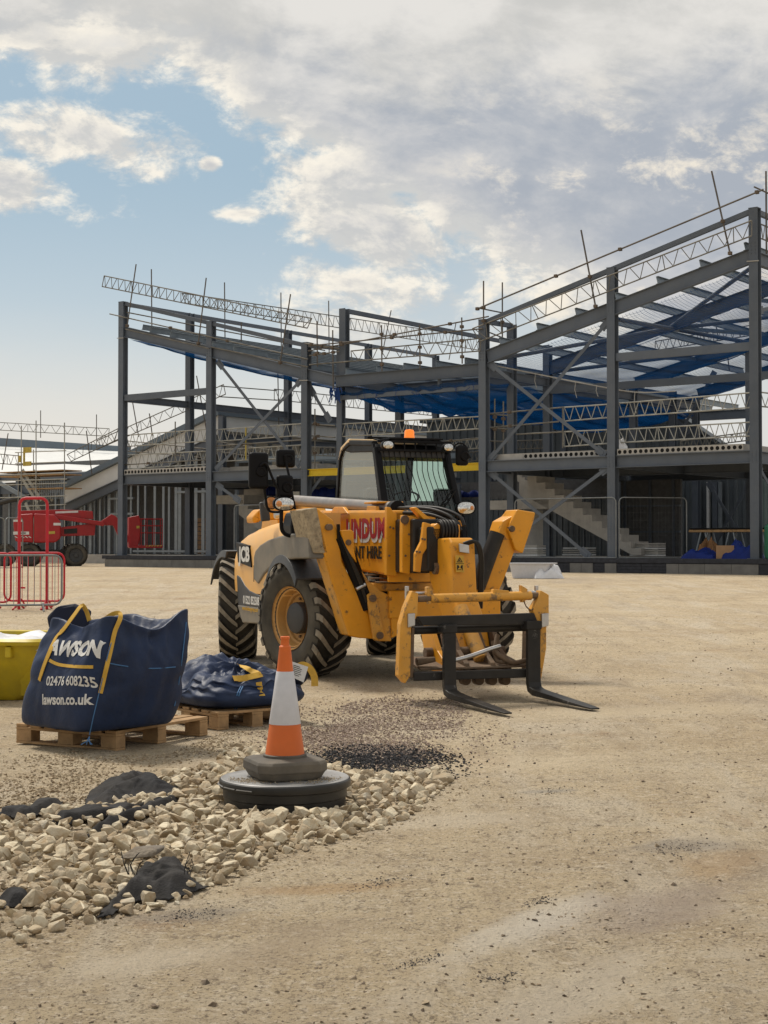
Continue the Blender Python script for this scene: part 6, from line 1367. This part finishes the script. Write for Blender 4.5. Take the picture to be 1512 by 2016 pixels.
p0 = Vector((-.72, 12.25, .43)); d_ = Vector((0, -1, 0)); up_ = Vector((0, -.2, 1))
ribbon('lifting_strap', 'strap', SB, [(p0 + Vector((.0, 0, -.06)), d_), (p0 + Vector((.05, 0, .03)), d_), (p0 + Vector((.12, -.02, .02)), d_), (p0 + Vector((.165, -.02, -.05)), d_), (p0 + Vector((.17, -.02, -.13)), d_)], .055)
MB().lathe([(0, -.07), (.04, -.05), (.05, 0), (.04, .05), (0, .07)], 12, inv @ Matrix.Translation(p0 + Vector((.06, .0, -.06))) @ Matrix.Rotation(R(35), 4, 'Y')).build('rolled_edge', 'bag_inner', SB, smooth=60)
lb = [Vector((-.735, 12.2, .50)), Vector((-.60, 12.2, .455)), Vector((-.635, 12.17, .335)), Vector((-.755, 12.18, .39))]
tg = MB().add([inv @ p for p in lb] + [inv @ (p + Vector((0, .002, 0))) for p in lb], [(0, 1, 2, 3), (7, 6, 5, 4)] + [(i, i + 4, (i + 1) % 4 + 4, (i + 1) % 4) for i in range(4)]).build('paper_tag', 'white_letter', SB)
ux = (lb[1] - lb[0]).normalized(); uy = (lb[0] - lb[3]).normalized(); mb = MB(); cc = sum(lb, Vector()) / 4
for k in range(6):
    a = cc - ux * .045 + uy * (.035 - k * .014) + Vector((0, -.003, 0)); b_ = a + ux * random.uniform(.05, .09); mb.add([inv @ q for q in (a, b_, b_ + uy * .005, a + uy * .005)], [(0, 1, 2, 3)])
mb.build('printed_lines', 'black_letter', tg)

# ------------------------------------------------------------------ yellow tub with sheet
TB = thing('mortar_tub', 'yellow green plastic skip tub with white sheet inside, at the left edge', 'tub', (-3.72, 14.45, 0), R(-8))
def rrect(hw, hd, r_, z, n=5):
    pts = []
    for cx, cy, a0 in ((hw - r_, hd - r_, 0), (-hw + r_, hd - r_, 90), (-hw + r_, -hd + r_, 180), (hw - r_, -hd + r_, 270)):
        for k in range(n + 1): a = R(a0 + 90 * k / n); pts.append((cx + r_ * math.cos(a), cy + r_ * math.sin(a), z))
    return pts
TB.location.y = 14.6; TB.scale = (1, 1.22, .96)
secs = [rrect(.52, .36, .14, .0), rrect(.58, .42, .16, .06), rrect(.74, .56, .15, .50), rrect(.75, .57, .15, .535), rrect(.79, .61, .17, .54), rrect(.80, .62, .17, .575), rrect(.77, .59, .16, .60), rrect(.73, .55, .15, .59), rrect(.64, .46, .12, .2), rrect(.60, .40, .1, .05)]
loft(secs).build('shell', 'tub', TB, smooth=40)
mb = MB()
for x in (-.45, .0, .45): MB().box(x - .03, x + .03, -.60, -.52, .42, .53).build('rib', 'tub', TB, bevel=.015)
def heap_mesh(name, hw, hd, h, m, parent, z, seed, n=26, fold=1.0):
    vs = []; fs = []
    for j in range(n + 1):
        for i in range(n + 1):
            x, y = -1 + 2 * i / n, -1 + 2 * j / n; r = max(0, 1 - max(abs(x), abs(y)) ** 2.5)
            zz = h * r ** .6 * (.65 + .5 * noise.noise((x * 1.7 + seed, y * 1.7, 0)) + fold * .28 * abs(noise.noise((x * 4 + seed, y * 3, 3)))); k = 1 + .12 * noise.noise((x * 2, y * 2, seed))
            vs.append((x * hw * k, y * hd * k, z + zz))
    for j in range(n):
        for i in range(n): a = j * (n + 1) + i; fs.append((a, a + 1, a + n + 2, a + n + 1))
    return MB().add(vs, fs).build(name, m, parent, smooth=60)
sh = heap_mesh('plastic_sheet', .66, .46, .18, 'sheet', None, 0, 4.0); sh.location = (-3.66, 14.42, .47); sh.rotation_euler = (0, 0, R(-8)); tag(sh, 'crumpled white plastic sheet heaped inside the yellow tub', 'sheet')
T2 = thing('mortar_tub', 'pale translucent mixing tub with grey sacks on the ground by the plinth', 'tub', (4.28, 44.4, gz(4.28, 44.4)), R(-20))
loft([rrect(.52, .34, .1, .0), rrect(.60, .40, .12, .40), rrect(.66, .45, .12, .41), rrect(.66, .45, .12, .44), rrect(.60, .40, .1, .44), rrect(.52, .34, .1, .06)]).build('shell', 'sleeve', T2, smooth=40)
o = heap_mesh('rubble_sack', .42, .36, .42, 'sheet', None, 0, 8.0); o.location = (4.70, 44.1, gz(4.7, 44.1)); tag(o, 'clear plastic sack of waste leaning on the pale tub', 'sack')

# ------------------------------------------------------------------ torn black geotextile
def scrap(label, pts, h, seed, fold=1.0, name='geotextile_scrap', soft_=.12):
    P_ = gpoly(pts); x0, x1, y0, y1 = min(p[0] for p in P_), max(p[0] for p in P_), min(p[1] for p in P_), max(p[1] for p in P_); n = 84; idx = {}; vs = []; fs = []
    SEG = [(Vector(P_[i]), Vector(P_[(i + 1) % len(P_)])) for i in range(len(P_))]
    for j in range(n + 1):
        for i in range(n + 1):
            x, y = lerp(x0, x1, i / n), lerp(y0, y1, j / n)
            if inpoly(x + .008 * noise.noise((x * 30, y * 30, seed)), y + .012 * noise.noise((x * 24, y * 24, seed)), P_):
                p = Vector((x, y)); d = 9
                for a, b_ in SEG:
                    ab = b_ - a; t = max(0, min(1, (p - a).dot(ab) / max(ab.length_squared, 1e-9))); d = min(d, (a + ab * t - p).length)
                k = sm(d, 0, soft_); ed = edge_dist(x, y) if inpoly(x, y, PILE) else 0
                wx_ = x + .06 * noise.noise((x * 6, y * 6, seed)); wy_ = y + .06 * noise.noise((x * 6, y * 6, seed + 5))
                z = gz(x, y) + .012 + (.03 * k if inpoly(x, y, PILE) else 0) + heap(x, y, ed) * .7 * k + h * k * (.75 + .5 * noise.noise((x * 3.5 + seed, y * 3, 0))) + fold * k * (.06 * (.42 - abs(noise.noise((wx_ * 7 + wy_ * 5 + seed, wy_ * 2 - wx_, 2)))) + .05 * (.3 - abs(noise.noise((wx_ * 11 - wy_ * 3, wy_ * 4 + seed, 4)))) + .028 * (.4 - abs(noise.noise((wx_ * 15 - wy_ * 6, wy_ * 6, seed)))))
                idx[i, j] = len(vs); vs.append((x, y, z))
    for j in range(n):
        for i in range(n):
            q = [(i, j), (i + 1, j), (i + 1, j + 1), (i, j + 1)]
            if all(k in idx for k in q): fs.append(tuple(idx[k] for k in q))
    o = MB().add(vs, fs).build(name, 'fabric', None, smooth=60, solid=.004)
    return tag(o, label, 'fabric scrap')
scrap('black geotextile lump draped over the rocks left of the chamber', [(165, 1585), (175, 1560), (215, 1535), (250, 1528), (270, 1520), (300, 1528), (345, 1550), (360, 1562), (320, 1578), (270, 1572), (240, 1590), (200, 1600)], .012, 1, 1.0, soft_=.16)
o = scrap('long thin strip of black geotextile lying across the pale rocks', [(168, 1650), (200, 1630), (250, 1612), (300, 1592), (350, 1578), (362, 1574), (350, 1590), (310, 1606), (250, 1625), (210, 1645), (180, 1656)], .0, 2, .3, soft_=.05)
scrap('greyish geotextile strip above the long black one', [(100, 1622), (150, 1608), (200, 1598), (262, 1600), (330, 1580), (350, 1572), (330, 1590), (250, 1612), (180, 1620), (120, 1632)], .0, 3, .3, soft_=.05)
scrap('narrow strip of black cloth at the left edge of the pile', [(-20, 1605), (50, 1602), (60, 1590), (100, 1585), (125, 1582), (122, 1590), (70, 1612), (40, 1622), (20, 1615), (-20, 1612)], .0, 4, .3, soft_=.05)
o = scrap('torn black geotextile with a frayed corner at the near edge of the rocks', [(192, 1812), (205, 1785), (232, 1760), (252, 1738), (262, 1712), (275, 1735), (300, 1722), (335, 1708), (372, 1712), (388, 1738), (412, 1750), (380, 1762), (330, 1778), (290, 1776), (250, 1782), (222, 1808)], .0, 5, 1.0, soft_=.10)
rd = random.Random(4)
for k in range(9):
    p = at_z((258, 262, 366)[k % 3] + rd.uniform(-9, 9), 1722, .07); MB().path([p, p + Vector((rd.uniform(-.02, .02), 0, .04)), p + Vector((rd.uniform(-.05, .05), 0, rd.uniform(.05, .10)))], .0018, 4).build('frayed_thread', 'fabric', o)
scrap('small scrap of black cloth at the lower left of the rocks', [(-10, 1775), (40, 1768), (70, 1778), (60, 1788), (10, 1792)], .0, 6, .4, soft_=.05)

# ------------------------------------------------------------------ barriers
def barrier(label, p0, p1, m_frame, m_bar, group='pedestrian barriers', h=1.08, feet=True):
    p0, p1 = Vector(p0), Vector(p1); d = p1 - p0; l = d.length; o = thing('pedestrian_barrier', label, 'barrier', p0, math.atan2(d.y, d.x), group)
    r = .15; z0 = .13; pts = []
    for cx, cz, a0 in ((r, h - r, 180), (l - r, h - r, 90), (l - r, z0 + r, 0), (r, z0 + r, -90)):
        for k in range(6): a = R(a0 - 90 * k / 5); pts.append((cx + r * math.cos(a), 0, cz + r * math.sin(a)))
    pts.append(pts[0]); MB().path(pts, .021, 8).build('frame', m_frame, o, smooth=50)
    n = int(l / .125)
    for k in range(1, n): x = l * k / n; MB().tube((x, 0, z0 + .01), (x, 0, h - .01), .0065, 6).build('upright_bar', m_bar, o)
    if feet:
        for x in (.35, l - .35): MB().path([(x, -.28, .01), (x, -.2, .04), (x, 0, .16), (x, .2, .04), (x, .28, .01)], .018, 7, 3).build('foot', m_frame, o, smooth=50)
    return o
gb = lambda px, Y: ((px - 756) * Y / FPX, Y)
def bp3(px, Y): x, y = gb(px, Y); return (x, y, gz(x, y))
barrier('grey steel pedestrian barrier standing in front of the red ones', bp3(-110, 29.0), bp3(122, 29.6), 'fence_galv', 'fence_galv')
barrier('red pedestrian barrier close behind the grey one', bp3(9, 30.6), bp3(127, 30.4), 'red_tube', 'red_tube')
barrier('red pedestrian barrier cut by the left edge of the picture', bp3(-110, 30.2), bp3(22, 29.9), 'red_tube', 'red_tube')
HF = thing('red_hoop_frame', 'tall red tubular hoop standing among the barriers', 'hoop frame', bp3(38, 29.9)); wd = (93 - 38) * 29.9 / FPX; hh = 2.16; r = .13
pts = [(0, 0, 0), (0, 0, hh - r)] + [(r - r * math.cos(R(a)), 0, hh - r + r * math.sin(R(a))) for a in (30, 60, 90)] + [(wd - r + r * math.sin(R(a)), 0, hh - r + r * math.cos(R(a))) for a in (0, 30, 60, 90)] + [(wd, 0, 0)]
MB().path(pts, .030, 10).build('hoop', 'red_tube', HF, smooth=50); MB().path([(0, 0, .42), (.12, 0, .42)], .02, 6).build('cross_tube', 'red_tube', HF)
MB().path([(-.05, -.3, .01), (0, 0, .1), (.03, .3, .01)], .02, 6, 3).build('foot', 'red_tube', HF); MB().path([(wd - .05, -.3, .01), (wd, 0, .1), (wd + .03, .3, .01)], .02, 6, 3).build('foot', 'red_tube', HF)
# mesh fence panels
def mesh_panel(label, P0, P1, parent_rot=True, h=2.0):
    P0, P1 = Vector(P0), Vector(P1); d = P1 - P0; l = d.length; o = thing('mesh_fence_panel', label, 'fence panel', P0, math.atan2(d.y, d.x), 'temporary mesh fence panels'); r = .16; pts = []
    for cx, cz, a0 in ((r, h - r, 180), (l - r, h - r, 90), (l - .01, .02, 0), (.01, .02, -90)):
        rr_ = r if cz > 1 else .01
        for k in range(5): a = R(a0 - 90 * k / 4); pts.append((cx + rr_ * math.cos(a), 0, cz + rr_ * math.sin(a)))
    pts.append(pts[0]); MB().path(pts, .021, 8).build('frame', 'fence_galv', o, smooth=50); mb = MB(); n = int(l / .12)
    for k in range(1, n): x = l * k / n; mb.bar((x, 0, .03), (x, 0, h - .03), .0015, .0015)
    for k in range(1, 8): mb.bar((.02, 0, h * k / 8), (l - .02, 0, h * k / 8), .0015, .0015)
    mb.build('mesh', 'fence_galv', o); return o
def bw(q, z=None): P = BO + BU * q.x + BV * q.y; return Vector((P.x, P.y, q.z if z is None else z))
mesh_panel('mesh fence panel standing on the slab in front of the concrete stair', bw(fv(1014, 1098, -.28), .99), bw(fv(1213, 1098, -.28), .99))
mesh_panel('mesh fence panel in deep shade to the right of the stair', bw(fv(1219, 1098, -.2), .99), bw(fv(1352, 1097, 1.6), .99))
mesh_panel('mesh fence panel left of the telehandler mirror', bw(fv(461, 1090, -.2), .99), bw(fv(575, 1090, -.2), .99))
for k, (a, b_, Y) in enumerate(((-60, 9, 60), (11, 45, 61))): p, q = bp3(a, Y), bp3(b_, Y + 1); mesh_panel(('mesh fence panel at the far left edge', 'mesh fence panel left of the red boom lift')[k], p, q)

# ------------------------------------------------------------------ red boom lift
LY = 67.5; LS = LY / FPX
BL = thing('boom_lift', 'red articulated boom lift with its basket stowed beside the steel frame', 'boom lift', ((75 - 756) * LS, LY, gz((75 - 756) * LS, LY)), R(12.7))
lz0 = BL.location.z
def lp(px, py): return ((px - 75) * LS, (CAM_H + (1073 - py) * LS) - lz0)
def lprism(pts, y0, y1, name, m, bevel=.04, label=None):
    o = MB().prism([lp(*p) for p in pts], y0, y1, 'y').build(name, m, BL, bevel=bevel); return o
for px, yy in ((58, -1.0), (147, -1.0), (62, .9), (140, .9), (12, -.5)):
    cx, cz = lp(px, 1087); w_ = MB().lathe([(.30, -.16), (.40, -.17), (.47, -.12), (.485, 0), (.47, .12), (.40, .17), (.30, .16)], 30, Matrix.Rotation(R(90), 4, 'X'), caps=False).build('wheel', 'sidewall', BL, smooth=40); w_.location = (cx, yy, .48)
    MB().lathe([(.31, .165), (.295, .15), (.28, .08), (.1, .07), (.09, .14), (0, .14)], 20, Matrix.Rotation(R(90), 4, 'X'), caps=False).build('rim', 'plastic_grey', w_, smooth=40)
    mb = MB()
    for k in range(18):
        for s_ in (-1, 1): a = 2 * math.pi * (k + (.5 if s_ > 0 else 0)) / 18; mb.box(-.04, .04, min(.01 * s_, .17 * s_), max(.01 * s_, .17 * s_), .47, .51, Matrix.Rotation(a, 4, 'Y'))
    mb.build('tread', 'rubber', w_)
MB().box(lp(30, 0)[0], lp(165, 0)[0], -.6, .6, .42, .72).build('chassis', 'black_steel', BL, bevel=.03)
lprism([(28, 1030), (38, 1014), (66, 1012), (66, 1069), (32, 1066)], -1.05, 1.05, 'rear_cover', 'red_paint', .06); lprism([(67, 1012), (105, 1014), (118, 1028), (118, 1060), (108, 1068), (67, 1069)], -1.05, 1.05, 'engine_cover', 'red_paint', .06)
lprism([(36, 1014), (38, 1006), (120, 1003), (180, 1006), (182, 1022), (120, 1018)], -.25, .25, 'upper_boom', 'red_paint', .02); lprism([(100, 1012), (200, 1027), (205, 1032), (200, 1036), (185, 1033), (110, 1022)], -.5, -.2, 'lower_boom', 'red_paint', .02)
lprism([(118, 1038), (186, 1030), (184, 1054), (118, 1056)], -.35, .35, 'boom_cradle', 'red_paint', .02); lprism([(125, 1042), (150, 1040), (150, 1050), (125, 1051)], -.37, -.34, 'cradle_opening_shade', 'black_steel', .0)  # last prism: dark plate painting the shade of an opening, cradle stays solid
lprism([(196, 1026), (208, 1018), (216, 1012), (226, 1016), (232, 1030), (240, 1062), (232, 1060), (220, 1034), (205, 1034)], -.3, .0, 'jib', 'red_paint', .02); lprism([(228, 1018), (245, 1050), (262, 1066), (262, 1074), (240, 1064), (228, 1040)], -.28, -.05, 'jib_arm', 'red_paint', .02)
lprism([(108, 1007), (152, 1005), (152, 1009), (108, 1011)], -.262, -.252, 'side_plate', 'white_letter', 0); lprism([(104, 1030), (118, 1030), (118, 1035), (104, 1035)], -1.062, -1.052, 'side_plate', 'white_letter', 0)
pl = lprism([(28, 1047), (58, 1047), (58, 1053), (28, 1053)], -1.062, -1.052, 'number_plate', 'white_letter', 0); x_, z_ = lp(45, 1050.2); letters('lettering', '15000', .12, 'black_letter', BL, (x_, -1.064, z_), (1, 0, 0), (0, 0, 1), bold=.003)
lprism([(28, 1024), (46, 1024), (46, 1028), (28, 1028)], -1.062, -1.052, 'side_plate', 'white_letter', 0)
for k in range(5): lprism([(30 + k * 6.5, 1056), (33 + k * 6.5, 1056), (37 + k * 6.5, 1059), (34 + k * 6.5, 1059)], -1.06, -1.052, 'warning_stripe', 'white_letter', 0)
lprism([(92, 1047), (107, 1046), (107, 1051), (92, 1052)], -1.06, -1.052, 'warning_plate', 'scaf_yellow', 0)
BK = MB(); x0, z0 = lp(252, 1079); x1, z1 = lp(317, 1021); BK.box(x0, x1, -.55, .55, z0, z0 + .12); bk = BK.build('basket', 'red_paint', BL, bevel=.02); mb = MB()
for yy in (-.55, .55):
    for x in (lp(275, 0)[0], lp(286, 0)[0], lp(300, 0)[0], x1 - .02): mb.tube((x, yy, z0 + .1), (x, yy, z1), .018, 6)
    for z in (z1, z1 - .3, z1 - .62): mb.tube((lp(272, 0)[0], yy, z), (x1, yy, z), .02, 6)
for z in (z1, z1 - .62): mb.tube((x1 - .02, -.55, z), (x1 - .02, .55, z), .02, 6)
mb.build('basket_rail', 'red_paint', BL, smooth=40); lprism([(250, 1018), (270, 1014), (274, 1030), (272, 1060), (268, 1078), (250, 1078)], -.5, .5, 'control_box', 'red_paint', .03)
for k in range(6): lprism([(283 + k * 5.5, 1076), (285.5 + k * 5.5, 1076), (288 + k * 5.5, 1073), (285.5 + k * 5.5, 1073)], -.56, -.552, 'warning_stripe', 'scaf_yellow', 0)
lprism([(265, 1035), (271, 1035), (271, 1040), (265, 1040)], -.51, -.502, 'warning_plate', 'scaf_yellow', 0)

# ------------------------------------------------------------------ clutter on the slab, right and left
def onslab(px, v): q = fv(px, 1098, v); return bw(q, .985)
tb = thing('work_bench', 'long trestle work bench with wooden top on the slab at the right', 'work bench', onslab(1365, 2.2), BRZ)
MB().box(0, 3.4, -.35, .35, .86, .94).build('bench_top', 'wood', tb, bevel=.01); MB().box(0, 3.4, -.3, .3, .94, 1.0).build('bench_clutter', 'black', tb, bevel=.02)
for x in (.5, 1.5, 2.5):
    for s_ in (-1, 1): mb = MB(); mb.bar((x + s_ * .08, -.3, .85), (x + s_ * .28, -.35, .0), .04, .04); mb.bar((x + s_ * .08, .3, .85), (x + s_ * .28, .35, .0), .04, .04); mb.build('trestle_leg', 'galv', tb)
for lb, px, v, hw, hd, h, m in (('flat blue tarpaulin bundle on the slab beside the cardboard box', 1384, .35, .55, .4, .38, 'blue_tarp'), ('dark blue bundle with white cord at the foot of the corner column', 1464, .45, .6, .4, .62, 'blue_tarp'), ('brown sack slumped behind the blue bundle', 1396, 1.3, .3, .3, .8, 'brown')):
    o = heap_mesh('tarpaulin_bundle' if m == 'blue_tarp' else 'sack', hw, hd, h, m, None, 0, px * .1); o.location = onslab(px, v); o.rotation_euler = (0, 0, BRZ); tag(o, lb, 'bundle' if m == 'blue_tarp' else 'sack')
cb = thing('cardboard_box', 'cardboard box with a white label between the blue bundles', 'box', onslab(1428, .3), BRZ + .4); MB().box(-.28, .28, -.2, .2, 0, .42).build('carton', 'card', cb, bevel=.01); MB().box(.06, .2, -.206, -.2005, .02, .14).build('paper_label', 'white_letter', cb)
gt = MB().lathe([(0, 0), (.5, .0), (.55, .1), (.55, 1.0), (.45, 1.1), (0, 1.12)], 28); o = gt.build('water_tank', 'green', None, smooth=40); o.location = onslab(1541, -.0); tag(o, 'green plastic tank cut by the right edge of the picture', 'tank')
for lb, px, v, n in (('stack of pale boards on the slab left of the stair', 1040, 1.2, 5), ('stack of pale boards on the slab right of the stair', 1275, 3.2, 6), ('low stack of pale boards under the stair', 1140, 4.6, 4)):
    o = thing('board_stack', lb, 'board stack', onslab(px, v), BRZ, 'board stacks on the slab')
    for k in range(n): MB().box(-.55 + .03 * (k % 2), .55, -.3, .3, .05 + k * .08, .05 + k * .08 + .055).build('board', 'concrete' if k % 3 else 'white_panel', o, bevel=.004)
o = thing('insulation_stack', 'tall stack of yellowish insulation packs in the stud wall opening', 'insulation packs', bw(fv(393, 1090, 9.5), .99), BRZ)
for k in range(8): MB().box(-.6, .6, -.3, .3, k * .22 + .01, k * .22 + .20).build('pack', 'card', o, bevel=.02)
for lb, px, v, y0, y1, ty in (('blue tarpaulin sheet hanging left of the cab behind the mirrors', 548, 5.3, 958, 985, 0), ('blue tarpaulin sheet hanging right of the third left column', 632, 5.3, 962, 984, 0), ('blue strip of sheet above the grey cladding by the right block', 928, 7.2, 968, 978, 0)):
    q0, q1 = fv(px - 26, y0, v), fv(px + 26, y1, v); n = 16; vs = []
    for i in range(n + 1): u_ = lerp(q0.x, q1.x, i / n); vs += [(u_, v + .06 * math.sin(i * 1.3), q0.z + .05 * math.sin(i * .8)), (u_, v + .08 * math.sin(i * 1.3 + .4), q1.z)]
    o = MB().add(vs, [(2 * i, 2 * i + 2, 2 * i + 3, 2 * i + 1) for i in range(n)]).build('tarpaulin', 'blue_tarp', None, smooth=60, solid=.01); o.location = BO; o.rotation_euler = (0, 0, BRZ); tag(o, lb, 'tarpaulin')
o = heap_mesh('sand_bag', .18, .16, .38, 'sheet', None, 0, 3.3); q = fv(1224, 887, .35); o.location = bw(q, 4.61); tag(o, 'pale crumpled bag on the first floor slab by the middle right column', 'bag')

# one broad flat grey stone in the pile
p = at_z(282, 1682, .05); sl = bpy.data.objects.new('flat_stone', STONES[3].copy()); COL.objects.link(sl); MT['slab'] = stonemat('grey_flat_stone', (.22, .19, .15), (.26, .22, .17), (.18, .14, .1)); sl.data.materials[0] = MT['slab']
sl.location = (p.x, p.y, .062); sl.scale = (.125, .085, .032); sl.rotation_euler = (.15, -.1, .3); tag(sl, 'broad flat grey brown stone among the cream limestone rocks', 'rock')
